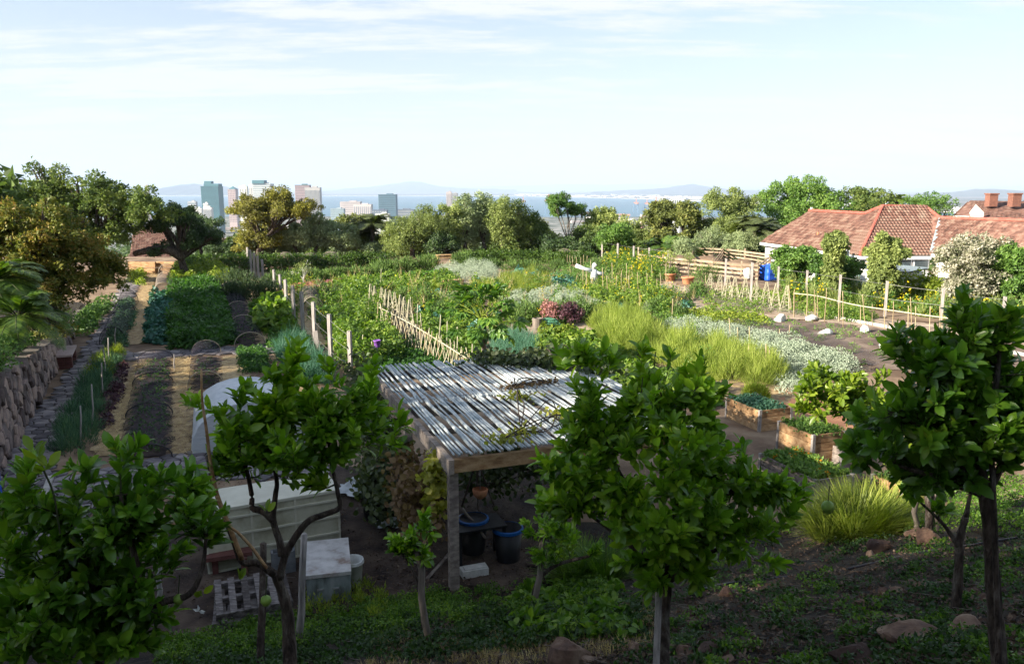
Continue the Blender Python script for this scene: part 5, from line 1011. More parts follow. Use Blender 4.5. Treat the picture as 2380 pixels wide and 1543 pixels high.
def nth(n): return ONES[n] if n <= 20 else (TENS[n // 10 * 10] + '-' + ONES[n % 10] if n % 10 else TENS[n // 10 * 10][:-1] + 'ieth')
def row(lst, label, group, *a):
    for k, q in enumerate(sorted(lst)): bstake(*q, label % nth(k + 1), group, *a)
def bstake(px, pt, pb, label, group, r=.018, m=None, jit=.06):
    b = G(px, pb); t_ = P(px, pt, b[1]); t_[:2] += R.normal(0, jit, 2); stake('bamboo_stake', b - [0, 0, .1], t_, r, m or m_bamboo, label, group=group)
# bean trellis behind the pergola
A0, A1 = G(880, 778), G(1092, 880); tr = thing('bean_trellis', 'long bean trellis of pale bamboo stakes tied to one slanting rail', 'trellis', A0)
rl = [P(881, 714, A0[1]), P(964, 758, (A0 + (A1 - A0) * .38)[1]), P(1085, 833, A1[1] - .3)]; g = Geo(); tube(g, smoothpath(rl, 5), .028, 6); g.build('rail', m_lath, tr, smooth=True)
dd = unit(A1 - A0); nn_ = np.array([-dd[1], dd[0], 0]); ZR = lambda s: np.interp(s, [0, .38, 1], [rl[0][2], rl[1][2], rl[2][2]])
for k in range(64):
    s = (k + R.uniform(.1, .9)) / 64; sg = 1 if k % 2 else -1; q = A0 + (A1 - A0) * s + nn_ * sg * R.uniform(.05, .28); top = A0 + (A1 - A0) * (s + R.uniform(-.012, .012)) - nn_ * sg * R.uniform(.0, .08); g = Geo()
    zt = ZR(s) + R.uniform(-.1, .35); p = np.array([q + (top - q) * f + [0, 0, zt * f] for f in np.linspace(0, 1, 5)]); p[1:-1] += R.normal(0, .014, (3, 3)); tube(g, p, np.linspace(.021, .015, 5), 5, t=R.random()); g.build('stake', m_lath if k % 3 else m_bamboo, tr, smooth=True)
row([(968, 706, 790), (984, 728, 800), (1015, 732, 836), (1022, 735, 812), (1038, 745, 830), (1050, 790, 862), (1063, 760, 850), (1077, 812, 870), (1098, 800, 880), (955, 690, 742), (838, 777, 832), (862, 792, 848), (832, 655, 690), (845, 664, 700), (884, 625, 672)], '%s from the left of the loose stakes around the bean trellis', 'loose stakes by the bean trellis', .022, m_lath)
def obelisk(px, pt, pb, label, group, rungs=3, w=.5):
    b = G(px, pb); h = P(px, pt, b[1])[2]; root = thing('lattice_obelisk', label, 'plant support', b, group); a0 = R.uniform(0, 1.5); cr = [b + .5 * w * np.array([cos(a0 + k * pi / 2), sin(a0 + k * pi / 2), 0]) for k in range(4)]; tp = b + [0, 0, h]
    for q in cr: g = Geo(); tube(g, [q, q + (tp + (q - b) * .12 - q) * 1.0], [.02, .016], 5); g.build('leg', m_lath, root)
    for r_ in range(rungs):
        f = .12 + .27 * r_; rg = [q + (tp - q) * f for q in cr]; rg2 = [q + (tp - q) * (f + .2) for q in cr]; g = Geo()
        for k in range(4): tube(g, [rg[k], rg[(k + 1) % 4]], .012, 4); tube(g, [rg[k], rg2[(k + 1) % 4]], .011, 4)
        g.build('rung', m_lath, root)
ol = ['leftmost lattice obelisk behind the trellis', 'second lattice obelisk from the left behind the trellis', 'third lattice obelisk behind the trellis', 'fourth lattice obelisk behind the trellis', 'middle lattice obelisk behind the trellis', 'fourth obelisk from the right end behind the trellis', 'third obelisk from the right end behind the trellis', 'second obelisk from the right end behind the trellis', 'rightmost lattice obelisk behind the trellis']
for (px, pt), lb in zip([(863, 660), (873, 664), (889, 668), (899, 672), (908, 674), (919, 679), (932, 685), (941, 690), (953, 696)], ol): obelisk(px, pt, pt + 66, lb, 'lattice obelisks behind the trellis', 3, .55)
ol = ['leftmost lattice obelisk beside the tall grey post', 'lattice obelisk second from the dusty path', 'lattice obelisk third from the dusty path', 'lattice obelisk fourth from the dusty path', 'lattice obelisk just left of the long grey post', 'lattice obelisk just right of the long grey post', 'lattice obelisk below the blue tank', 'lattice obelisk third from the bamboo rail', 'lattice obelisk nearest the bamboo rail']
for (px, pt, pb), lb in zip([(1650, 635, 679), (1672, 637, 694), (1690, 640, 698), (1706, 644, 701), (1730, 646, 704), (1756, 652, 713), (1779, 655, 716), (1801, 659, 722), (1826, 664, 726)], ol): obelisk(px, pt, pb, lb, 'lattice obelisks on the right plot', 3, .8)
row([(1318, 592, 620), (1325, 594, 622), (1332, 595, 622), (1341, 597, 622), (1350, 598, 622), (1357, 592, 618), (1363, 594, 618), (1373, 603, 652), (1355, 625, 684), (1365, 630, 690), (1379, 638, 672), (1402, 622, 688), (1413, 640, 692), (1424, 610, 676), (1432, 640, 692), (1443, 629, 686), (1457, 612, 678), (1464, 640, 695), (1483, 632, 690), (1505, 635, 688), (1527, 648, 690), (1537, 635, 692), (1548, 612, 702), (1516, 615, 660), (1470, 616, 648), (1590, 664, 700), (1641, 640, 665), (1448, 712, 728), (1477, 722, 738), (1507, 728, 746), (1610, 668, 680), (1562, 695, 745), (1698, 740, 800), (1716, 760, 812), (1745, 760, 822), (1779, 800, 880), (1785, 812, 880), (1740, 800, 870), (1812, 765, 800), (1832, 755, 780)], '%s from the left of the thin stakes right of the silver hedge', 'thin stakes right of the middle', .02)
rp = [(1846, 682, 738), (1900, 688, 742), (1949, 700, 748), (2000, 711, 756), (2056, 719, 765), (2110, 727, 772), (2160, 734, 780), (2240, 744, 795), (2330, 757, 812), (2440, 772, 835)]
RB = [G(q[0], q[2]) for q in rp]; RT = [P(q[0], q[1], b_[1]) for q, b_ in zip(rp, RB)]; rr_ = thing('bamboo_rail', 'long low bamboo rail on thin stakes across the right plots', 'rail', RB[0]); g = Geo(); tube(g, smoothpath(RT, 3), .03, 6); g.build('rail', m_lath, rr_, smooth=True)
for b_, t_ in zip(RB, RT):
    for k in range(2): g = Geo(); o_ = U_ * R.uniform(-1.0, 1.0) * (k) ; tube(g, [b_ + o_, t_ + o_ + [0, 0, R.uniform(.0, .5)]], .02, 5, t=R.random()); g.build('stake', m_bamboo, rr_)
row([(1838, 662, 728), (1875, 664, 745), (1916, 670, 750), (1960, 678, 762), (2012, 684, 770), (2075, 700, 780), (2120, 690, 780), (1895, 700, 735), (2185, 712, 800), (2300, 735, 830)], '%s from the left of the taller stakes along the bamboo rail', 'stakes along the bamboo rail', .02)
# compost bays of horizontal rails
def railfence(pts, h, label, n=4):
    B = [G(*q) for q in pts]; root = thing('rail_fence', label, 'fence', B[0], 'compost bays of wooden rails')
    for b_ in B: g = Geo(); beam(g, b_ - [0, 0, .1], b_ + [0, 0, h + .12], .12, .12, up=(.35, .93, 0)); g.build('post', m_rail, root)
    for a_, c_ in zip(B[:-1], B[1:]):
        for k in range(n): z_ = h * (k + .5) / n; g = Geo(); beam(g, a_ + [0, -.08, z_ + R.uniform(-.03, .03)], c_ + [0, -.08, z_ + R.uniform(-.03, .03)], .05, h / n * .52, t=R.random()); g.build('rail', m_rail, root)
railfence([(1483, 622), (1540, 630), (1600, 637), (1655, 643), (1722, 650), (1760, 652)], 1.25, 'front rails of the compost bays')
railfence([(1483, 608), (1560, 604), (1613, 602), (1680, 606), (1730, 612), (1790, 622)], 1.2, 'back rails of the compost bays')
railfence([(1613, 602), (1600, 637)], 1.2, 'left partition of the compost bays'); railfence([(1680, 606), (1655, 643)], 1.2, 'right partition of the compost bays'); railfence([(1790, 622), (1760, 652)], 1.2, 'right end rails of the compost bays')
for q, lb in (((1570, 618), 'brown compost heap in the left bay'), ((1640, 620), 'brown compost heap in the middle bay'), ((1720, 630), 'brown compost heap in the right bay')):
    c = G(*q); g = Geo(); X, Y = np.meshgrid(np.linspace(-1.6, 1.6, 14), np.linspace(-1.6, 1.6, 14)); Z = .95 * np.clip(1 - (X ** 2 + Y ** 2) / 2.9, 0, 1) ** .6 + .08 * _h2(X, Y, 4); i = np.arange(196).reshape(14, 14)
    g.add(np.stack([X + c[0], Y + c[1], Z], -1).reshape(-1, 3), np.stack([i[:-1, :-1], i[:-1, 1:], i[1:, 1:], i[1:, :-1]], -1).reshape(-1, 4)); tag(g.build('compost_heap', m_garden, loc=c, smooth=True), lb, 'compost heap')
# timber wall at the far left
TW = thing('timber_wall', 'low wall of two thick sleepers across the end of the straw path', 'wall', G(360, 636))
for (x0, x1) in ((300, 362), (365, 420)):
    a_, c_ = G(x0, 636), G(x1, 637)
    for k in range(2): g = Geo(); beam(g, a_ + [0, .1 * k, .24 + .48 * k], c_ + [0, .1 * k, .24 + .48 * k], .2, .44, t=R.random()); g.build('sleeper', m_timber, TW)
# net tunnels
def tunnel(name, label, a, b_, w, h, m, nh=3, hoopm=None, cat='net tunnel', closed=True, sag=.0, ribs=True):
    a, b_ = np.array(a, float), np.array(b_, float); a[2] = b_[2] = 0; d = unit(b_ - a); s = np.array([d[1], -d[0], 0]); root = thing(name, label, cat, a); ln = np.linalg.norm(b_ - a); K = max(4, int(ln / .35)); an = np.linspace(0, pi, 13); v = []
    for i in range(K + 1):
        f = i / K; ph = (f * (nh - 1)) % 1 if nh > 1 else 0; sg = 1 - sag * sin(pi * ph) + .02 * sin(i * 2.3)
        for t in an: v.append(a + d * ln * f + s * (-cos(t)) * w / 2 * (1 + .03 * sin(i * 1.7)) + np.array([0, 0, sin(t) ** .8 * h * sg + .01]))
    n = 13; fc = [(i * n + j, i * n + j + 1, (i + 1) * n + j + 1, (i + 1) * n + j) for i in range(K) for j in range(n - 1)]
    g = Geo(); g.add(v, fc)
    if closed:
        for e in (0, K):
            c = a + d * ln * (e / K) + [0, 0, .02]; v2 = [c] + [v[e * n + j] for j in range(n)]; o0 = g.n; g.v.append(np.array(v2)); g.t.append(np.full(len(v2), .5)); g.n += len(v2); tr_ = np.array([(o0, o0 + 1 + j, o0 + 2 + j) for j in range(n - 1)]); g.fl.append(tr_.ravel()); g.fs.append(np.full(n - 1, 3)); g.m.append(np.zeros(n - 1, int))
    g.build('net_cover' if 'net' in name else 'cover', m, root, smooth=True)
    if ribs:
        for k in range(nh): c = a + d * ln * (k / max(1, nh - 1)); g = Geo(); tube(g, [c + s * (-cos(t)) * w / 2 * 1.01 + np.array([0, 0, sin(t) ** .8 * h * 1.012]) for t in an], .016, 5); g.build('hoop', hoopm or m_black, root)
    return root
m_hoop = mat('pale_hoop', (.3, .25, .18), (.42, .36, .26), 5, .6)
tunnel('net_tunnel', 'long black net over the nearest seedling bed', G(336, 1072), G(362, 838), 1.25, .42, m_netd, 4, m_black, sag=.25)
tunnel('net_tunnel', 'gathered dark net over the short bed', G(478, 900), G(480, 822), 1.1, .55, m_netd, 2, m_hoop, sag=.2)
tunnel('net_tunnel', 'black net tunnel on hoops right of the potato bed', G(582, 806), G(536, 676), 1.25, .62, m_netd, 5, m_hoop, sag=.12)
tunnel('net_tunnel', 'pale net tunnel over the sunlit beans near the timber wall', G(382, 690), G(388, 640), 1.2, .9, m_netl, 3, m_hoop)
tunnel('net_tunnel', 'bluish net over the green strip beside the stone path', G(262, 800), G(300, 704), 1.0, .75, m_net, 4, m_black)
for lb, a_, b_, w_, h_ in [('grey net hoop tunnel, leftmost of the three before the hedge', (662, 626), (664, 617), 1.7, 1.15), ('grey net hoop tunnel, middle of the three before the hedge', (720, 626), (722, 617), 1.8, 1.1), ('grey net hoop tunnel, rightmost of the three before the hedge', (768, 626), (770, 617), 2.0, 1.2), ('low grey net hoop left of the tall dark post', (1310, 606), (1312, 600), 1.6, .9), ('low grey net hoop next to the tall dark post', (1336, 608), (1338, 602), 1.6, .8), ('grey net hoop behind the fifth near post', (728, 735), (718, 705), 1.2, 1.0)]: tunnel('net_tunnel', lb, G(*a_), G(*b_), w_, h_, m_netl, 2, m_hoop)
row([(187, 945, 1040), (216, 895, 1000), (239, 843, 925), (246, 812, 880), (255, 785, 862), (266, 762, 822), (406, 822, 862)], '%s from the left of the dark stakes in the lavender row', 'stakes in the lavender row', .022, m_post)
# net sheets over the right plots
NS = poly_px([(1700, 800), (1640, 752), (1700, 745), (1860, 765), (2050, 830), (2040, 862), (1900, 830)]); c = patch('shade_net_sheet', NS, m_net, .16, 'grey shade net lying over the plot beside the silver hedge', kind='thing', st=.6); c['category'] = 'net'
c = patch('shade_net_sheet', poly_px([(1620, 700), (1640, 680), (1720, 694), (1860, 728), (1850, 740), (1700, 722)]), m_netl, .2, 'light net over the plot below the obelisks', kind='thing', st=.6); c['category'] = 'net'
def lump(name, m, c, sx, sy, sz, label, cat, group=None, n=10, rough=.16, seed=0, rot=0, tint=None):
    rs = np.random.default_rng(seed); th = np.linspace(0, pi, n); ph = np.linspace(0, 2 * pi, n * 2, endpoint=False); T_, Q_ = np.meshgrid(th, ph, indexing='ij'); d = np.stack([np.sin(T_) * np.cos(Q_), np.sin(T_) * np.sin(Q_), np.cos(T_)], -1)
    r = np.ones(T_.shape)
    for k in range(7): ax = unit(rs.normal(0, 1, 3)); r += rough * (np.clip((d @ ax) , .1, 1) - .4) * rs.choice([-1, 1])
    for k in range(11): ax = unit(rs.normal(0, 1, 3)); lim = rs.uniform(.52, .84); q = (d * r[..., None]) @ ax; r = np.where(q > lim, r * lim / np.maximum(q, .01), r)
    r = r * (1 + .035 * np.sin(d[..., 0] * 9 + seed) * np.sin(d[..., 1] * 8 + 2) * np.sin(d[..., 2] * 7) + rs.normal(0, .012, r.shape) * (np.sin(T_) > .1))
    v = d * r[..., None] * np.array([sx, sy, sz]); v = v.reshape(-1, 3) @ zrot(rot); i = np.arange(T_.size).reshape(T_.shape); j = np.roll(i, -1, 1); f = np.stack([i[:-1], i[1:], j[1:], j[:-1]], -1).reshape(-1, 4)
    g = Geo(); g.add(v + np.asarray(c), f, 0, rs.random() if tint is None else tint); return tag(g.build(name, m, loc=c, smooth=False), label, cat, group)
for i, (px, py, w_, h_, lb) in enumerate([(1810, 748, .62, .3, 'white sack weight at the left end of the pale path'), (1888, 745, .65, .26, 'white sack weight right of the first one'), (1922, 778, .85, .26, 'long crumpled white sack on the netted plot'), (2009, 772, .62, .28, 'white sack under the bamboo rail'), (2058, 812, .75, .34, 'white sack half hidden by the citrus tree')]):
    c = G(px, py); lump('white_sack', m_whitep, (c[0], c[1], h_ * .4), w_ * .5 * c[1] / 38, .32, h_, lb, 'sack', 'white sack weights', 9, .22, 40 + i)
ED = thing('concrete_edging', 'row of pale concrete kerbs edging the plots under the bamboo rail', 'edging', G(1930, 750))
for pts in ([(1925, 738), (2030, 757), (2150, 780), (2300, 812), (2480, 850)], [(1350, 685), (1420, 690), (1480, 694), (1540, 698)]):
    q = [G(*a_) for a_ in pts]
    for a_, c_ in zip(q[:-1], q[1:]):
        k = max(1, int(np.linalg.norm(c_ - a_) / 1.0))
        for s in range(k): g = Geo(); beam(g, a_ + (c_ - a_) * (s + .02) / k + [0, 0, .07], a_ + (c_ - a_) * (s + .98) / k + [0, 0, .07], .1, .16, t=R.random()); g.build('kerb_stone', m_concrete, ED)
# pots, tank, benches, hose, log, scarecrow
def pot(px, pb, r, h, label, m, name='terracotta_pot'):
    c = G(px, pb); root = thing(name, label, 'plant pot', c); g = Geo(); lathe(g, c, [(r * .7, 0), (r * .72, .02), (r * .93, h * .8), (r * 1.02, h * .82), (r * 1.03, h), (r * .93, h), (r * .9, h * .86), (.01, h * .85)], 22); g.build('pot_body', m, root, smooth=True); return c, root
for px, pb, r, h, lb, lb2 in [(1557, 653, .42, .55, 'left terracotta pot behind the pepper bed', 'slender young tree growing in the left terracotta pot'), (1598, 660, .45, .5, 'right terracotta pot beside the dusty path', 'slender young tree growing in the right terracotta pot')]:
    c, _ = pot(px, pb, r, h, lb, m_terra); tree('young_tree', lb2, [(c[0], c[1], 1.7, .45, .45, .8)], (c[0], c[1], h * .86), f_will, 500, .12, .06, 10, .35, tr=.035, bark=m_bark2, limbs=6)
c = G(706, 672); root = thing('planter_dish', 'wide shallow brown dish holding a little fruit tree', 'planter', c); g = Geo(); lathe(g, c, [(.5, 0), (.85, .32), (.9, .34), (.82, .36), (.7, .26), (.01, .25)], 24); g.build('dish', m_terra, root, smooth=True)
tree('fruit_tree', 'little fruit tree with a whitish trunk above the pink lettuces', [(c[0], c[1], 1.25, .6, .6, .8)], (c[0], c[1], .26), f_will, 260, .14, .07, 12, .3, tr=.05, bark=m_whitep, limbs=10)
c = G(1788, 650); root = thing('water_tank', 'blue plastic tank with a rounded lid', 'tank', c); A = zrot(AZ); w_ = 1.15; hh = P(1788, 614, c[1])[2]
g = Geo(); prof = [(1.0, 0), (1.04, .1), (1.0, .3), (1.04, .5), (1.0, .7), (1.03, .86), (.8, .93)]; an = np.linspace(0, 2 * pi, 17)[:-1]; sq = lambda t: (np.sign(np.cos(t)) * abs(np.cos(t)) ** .35, np.sign(np.sin(t)) * abs(np.sin(t)) ** .35)
v = []; 
for r, z_ in prof:
    for t in an: x, y = sq(t); v.append(np.array([x * r * w_ / 2, y * r * w_ / 2, z_ * hh]) @ A + c)
g.add(v, [(i * 16 + j, i * 16 + (j + 1) % 16, (i + 1) * 16 + (j + 1) % 16, (i + 1) * 16 + j) for i in range(6) for j in range(16)]); g.fl.append(np.arange(96, 112)); g.fs.append(np.array([16])); g.m.append(np.array([0])); g.build('tank_body', m_blue, root, smooth=False); g = Geo(); lathe(g, c + [0, 0, hh * .93], [(.28, 0), (.28, .09), (.01, .1)], 14); g.build('lid', m_blue, root)
c = G(1738, 652); lump('white_sack', m_whitep, (c[0], c[1], .42), .42, .35, .5, 'bulging white sack left of the blue tank', 'sack', n=8, seed=5)
c = G(1768, 640); root = thing('bucket', 'yellow bucket behind the blue tank', 'bucket', c); g = Geo(); lathe(g, c + [0, 0, .5], [(.18, 0), (.22, .35), (.2, .35), (.17, .05), (.01, .04)], 14); g.build('bucket_body', f_yel, root); g = Geo(); box(g, c + [0, 0, .25], (.5, .5, .5)); g.build('crate_base', m_timber, root)
def bench(px, pb, ln, h, dpt, label, rot):
    c = G(px, pb); root = thing('pine_bench', label, 'bench', c); A = zrot(rot); ex, ey = A[0], A[1]
    for k in range(3): g = Geo(); box(g, c + ey * dpt * (k - 1) / 3 + [0, 0, h], (ln, dpt / 3 * .92, .05), A, t=R.random()); g.build('seat_plank', m_pine, root)
    for sx in (-.44, .44):
        for sy in (-.4, .4): g = Geo(); box(g, c + ex * sx * ln + ey * sy * dpt + [0, 0, h / 2], (.09, .07, h - .05), A); g.build('leg', m_pine, root)
    for sy in (-.4, .4): g = Geo(); box(g, c + ey * sy * dpt + [0, 0, h * .72], (ln * .86, .04, .14), A); g.build('apron', m_pine, root)
bench(1052, 668, 1.5, .5, .55, 'new pine bench beside the gravel walk', AZ + .1); bench(1032, 612, 1.4, .75, .6, 'far pine bench by the hedge gap', AZ); bench(1278, 656, 1.0, .5, .45, 'short pine bench among the grasses', AZ - .3)
c = G(1250, 770); root = thing('log_stump', 'upright hollow log section by the coiled hose', 'log', c); g = Geo(); lathe(g, c, [(.27, 0), (.25, .3), (.27, .62), (.2, .63), (.18, .45), (.01, .44)], 14); g.build('log_body', m_bark2, root)
c = G(1277, 768); root = thing('coiled_hose', 'heap of pale green hose on a low board', 'hose', c); g = Geo(); box(g, c + [.1, -.1, .06], (1.3, .6, .1), zrot(.3)); g.build('board', m_timber2, root)
g = Geo(); an = np.linspace(0, 13 * 2 * pi, 260); rr2 = .52 - .30 * (an / an[-1]) + .03 * np.sin(an * 1.7); tube(g, np.column_stack([c[0] + rr2 * np.cos(an) * 1.25, c[1] + rr2 * np.sin(an), .14 + .42 * (an / an[-1]) + .03 * np.sin(an * 2.3)]), .022, 5); g.build('hose_coil', m_ghose, root, smooth=True)
tree('purple_shrub', 'small round purple leaved shrub on a thin stem by the dusty path', [(*(G(1322, 778) + [0, 0, .95])[:3], .55, .55, .42)], G(1322, 778), f_purp, 1500, .11, .07, 16, .35, tr=.03, cat='shrub')
tree('purple_shrub', 'purple leaved shrub behind the coiled hose', [(*(G(1275, 760) + [0, 0, .7])[:3], .6, .5, .4)], G(1275, 760), f_pink, 1100, .11, .07, 14, .35, tr=.03, cat='shrub')
c = G(1383, 664); root = thing('scarecrow', 'scarecrow in a white shirt with arms stretched out', 'scarecrow', c); S1, S2 = P(1338, 617, c[1]), P(1402, 637, c[1]); Mi = P(1381, 630, c[1])
g = Geo(); tube(g, [c, [c[0], c[1], Mi[2] + .2]], .03, 6); tube(g, [S1, S2], .025, 6); g.build('pole_cross', m_bamboo, root)
g = Geo()
for a_, b_, w0, w1 in ((Mi, S1, .3, .2), (Mi, S2, .3, .2)):
    d = b_ - a_; tube(g, [a_, a_ + d * .5 - [0, 0, .06], b_], [w0 * .5, w1 * .6, w1 * .7], 8)
tube(g, [Mi + [0, 0, .12], Mi - [0, 0, .3], Mi - [0, 0, .85]], [.16, .24, .3], 10); g.build('shirt', m_white, root, smooth=True)
hd = lump('head', m_whitep, Mi + [0, 0, .36], .2, .2, .26, None, None, n=8, seed=3, rough=.08); hd.parent = root; hd.location = Mi + np.array([0, 0, .36]) - np.array(ROOT[root.name])
c, root = pot(878, 852, .14, .26, 'small purple flower pot held on a stake behind the pergola', m_purple, 'purple_pot'); root.location = (c[0], c[1], .75); g = Geo(); tube(g, [c - [0, 0, .78], c], .02, 5); g.build('stake', m_post, root)
post(1688, 886, 930, .11, m_rail, 'timber_post', 'short sunlit post at the corner behind the raised boxes', 'post')
c = G(1752, 930); bush('conifer_bush', 'round bright conifer bush behind the raised boxes', (c[0], c[1], 0), .62, .72, f_lime, 3200, .15, .02, 'spike', lumps=9)
# raised boxes
def raised(n_px, l_px, r_px, h, label, pm, crop_m, nb=4, flowers=False, L_=.1):
    nz_ = G(*n_px, z=h); l = G(*l_px, z=h); r = G(*r_px, z=h); lv = max(.8, abs((l - nz_) @ V_)); wu = max(.8, abs((r - nz_) @ U_)); c0 = np.array([nz_[0], nz_[1], 0]); root = thing('raised_bed_box', label, 'raised bed', c0)
    for a_, b_ in ((c0, c0 + V_ * lv), (c0, c0 + U_ * wu), (c0 + V_ * lv, c0 + V_ * lv + U_ * wu), (c0 + U_ * wu, c0 + V_ * lv + U_ * wu)):
        d = unit(b_ - a_)
        for k in range(nb): bh = h / nb; g = Geo(); beam(g, a_ + d * .02 + [0, 0, bh * (k + .5)], b_ - d * .02 + [0, 0, bh * (k + .5) + R.uniform(-.004, .004)], .045, bh * .93, t=R.random()); g.build('plank', pm, root)
    for s in (c0, c0 + V_ * lv, c0 + U_ * wu, c0 + V_ * lv + U_ * wu): g = Geo(); q = s + ((c0 + V_ * lv / 2 + U_ * wu / 2) - s) * .0; box(g, q + [0, 0, h / 2], (.075, .075, h + .02), zrot(AZ)); g.build('corner_post', m_post, root)
    ce = c0 + V_ * lv / 2 + U_ * wu / 2; g = Geo(); box(g, ce + [0, 0, h - .1], (wu - .06, lv - .06, .06), zrot(AZ)); g.build('soil', m_soil, root)
    a2, b2 = np.meshgrid(np.arange(.08, wu - .05, .13), np.arange(.08, lv - .05, .13)); cc = np.array([c0 + U_ * x + V_ * y for x, y in zip(a2.ravel(), b2.ravel())]); cc[:, :2] += R.uniform(-.04, .04, (len(cc), 2)); cc[:, 2] = h - .08; g = Geo(); dome_leaves(g, cc, .1, .17, 26, L_, L_ * .45, DIAM)
    mm = [crop_m]
    if flowers: s = cc[R.random(len(cc)) < .14]; dome_leaves(g, s + [0, 0, .06], .06, .13, 12, .06, .05, DIAM, m=1); mm.append(f_org)
    tag(g.build('crop', mm, root), None, kind='stuff'); return root
raised((1767, 954), (1677, 925), (1832, 943), .6, 'raised bed box of warm planks, farthest of the group', m_timber, f_leek, 3)
raised((1891, 1011), (1803, 980), (1962, 1001), .85, 'raised bed box of four plank courses with cut greens', m_timber, f_green, 4)
raised((1896, 1115), (1800, 1050), (1985, 1103), .7, 'raised bed box with orange flowers, nearest of the group', m_timber2, f_green, 3, True, .13)
raised((1958, 1042), (1950, 1036), (2100, 1028), .55, 'raised bed box half hidden behind the right citrus tree', m_timber2, f_green, 3)
raised((2100, 1132), (2050, 1105), (2170, 1118), .5, 'low raised box behind the grass clump', m_timber, f_green, 3)
# ------------------------------------------------------------------ pergola
PZ = 2.35; N0 = G(1045, 1058, PZ); F0 = G(866, 860, PZ); vl = (F0 - N0); vdir = unit(vl); VL = np.linalg.norm(vl); udir = np.array([vdir[1], -vdir[0], 0]); UW = 4.7
PG = thing('pergola', 'timber pergola roofed with bleached crooked poles', 'pergola', (N0[0], N0[1], 0))
bm_h, bm_w = .24, .09
def pgp(u, v, z=0): return N0 + udir * u + vdir * v + [0, 0, z]
for u in (0, UW): g = Geo(); beam(g, pgp(u, -.1, -.17), pgp(u, VL + .05, -.17), bm_w, bm_h); g.build('side_beam', m_timber2, PG)
for v, mm in ((0, m_timber), (VL, m_timber2), (VL / 2, m_timber2)): g = Geo(); beam(g, pgp(.05, v, -.18), pgp(UW - .05, v, -.18), bm_w, bm_h - .02); g.build('cross_beam', mm, PG)
for v in (VL * .25, VL * .75): g = Geo(); beam(g, pgp(.05, v, -.12), pgp(UW - .05, v, -.12), .06, .1); g.build('batten', m_timber2, PG)
for u, v in ((.07, .09), (.07, VL / 2), (.07, VL - .1), (UW - .1, .09), (UW - .1, VL / 2), (UW - .1, VL - .1)):
    q = pgp(u, v); g = Geo(); box(g, (q[0], q[1], (PZ - .3) / 2), (.15, .15, PZ - .3), zrot(atan2(udir[1], udir[0]))); g.build('post', m_timber2, PG)
q = pgp(.05, .12); g = Geo(); beam(g, [q[0] - .45, q[1] + .35, .0], [q[0] - .02, q[1] + .1, .6], .1, .05); g.build('brace', m_timber2, PG)
for crs in (0, 1):
    n_ = 62
    for k in range(n_):
        u = .04 + (UW - .08) * (k + R.uniform(-.22, .22)) / (n_ - 1); v0 = -.12 + R.uniform(-.04, .03) if crs == 0 else VL * .485 + R.uniform(-.08, .06); v1 = VL * .53 + R.uniform(-.1, .12) if crs == 0 else VL + .12 + R.uniform(-.05, .08); s = np.linspace(0, 1, 10)
        du = R.normal(0, .05); wob = np.cumsum(R.normal(0, .014, 10)); wob -= wob[0] + (wob[-1] - wob[0]) * s; z_ = .035 + .012 * crs + R.uniform(-.012, .012) + .01 * np.sin(s * 7 + k)
        pts = np.array([pgp(u + du * s_ * (1 if crs else -1) + w_, v0 + (v1 - v0) * s_, zz) for s_, w_, zz in zip(s, wob, z_)]); r0 = R.uniform(.022, .034); rs_ = np.linspace(r0, r0 * .72, 10) * (1 + .07 * R.normal(0, 1, 10))
        g = Geo(); tube(g, pts, rs_ if (k + crs) % 2 else rs_[::-1], 7, t=R.random()); g.build('roof_pole', m_pole, PG, smooth=True)
g = Geo()
for k in range(60): u = UW * R.random(); tube(g, [pgp(u, VL * .505, .08), pgp(u + .05, VL * .505, .075)], .008, 4)
g.build('tie_wire', m_wire, PG)['kind'] = 'stuff'
# vines on the pergola
def vine(name, label, cen, n, m, L_=.13, stems=None):
    cen = np.asarray(cen, float); g = Geo(); root = thing(name, label, 'vine', (cen[0][0], cen[0][1], 0))
    idx = R.integers(0, len(cen), n); pos = cen[idx][:, :3] + R.normal(0, 1, (n, 3)) * cen[idx][:, 3:6] * .55
    leaves(g, pos, R.normal(0, 1, (n, 3)) + [0, 0, -.6], R.normal(0, .7, (n, 3)) + [-.3, -.5, .6], L_ * R.uniform(.6, 1.2, n), L_ * R.uniform(.6, 1.1, n), LEAF); g.build('foliage', m, root)
    g = Geo()
    for k in range(12): a_ = cen[R.integers(len(cen)), :3]; b_ = cen[R.integers(len(cen)), :3]; tube(g, smoothpath([a_, (a_ + b_) / 2 + R.normal(0, .15, 3), b_], 4), .012, 4)
    g.build('stem', m_bark, root)
vine('grape_vine', 'grey green vine spread over the right part of the pergola roof', [(*pgp(u, v, .2), .5, .45, .13) for u, v in ((3.0, 5.8), (3.5, 5.4), (4.0, 5.0), (4.5, 4.7), (4.7, 5.2), (4.0, 5.8), (4.7, 4.0), (2.8, 6.1), (4.6, 5.9))], 1500, f_vine)
vine('ivy', 'dark ivy climbing the left side of the pergola', [(*pgp(u, v, z_), .35, .45, .35) for u, v, z_ in ((-.2, VL * .95, -.5), (-.25, VL * .8, -.7), (-.25, VL * .65, -.8), (-.2, VL * .5, -1.0), (-.3, VL * .9, -1.2), (-.3, VL * .6, -1.6), (-.5, VL * .4, -1.7), (-.3, VL, -.1), (-.35, VL * .75, -1.7), (-.6, VL * .5, -1.5))], 3800, f_vine, .12)
vine('grape_vine', 'yellowing vine hanging beside the front left post', [(*pgp(-.12, .55, z_), .15, .2, .2) for z_ in (-.35, -.6, -.85, -1.05)], 420, f_viney, .12)
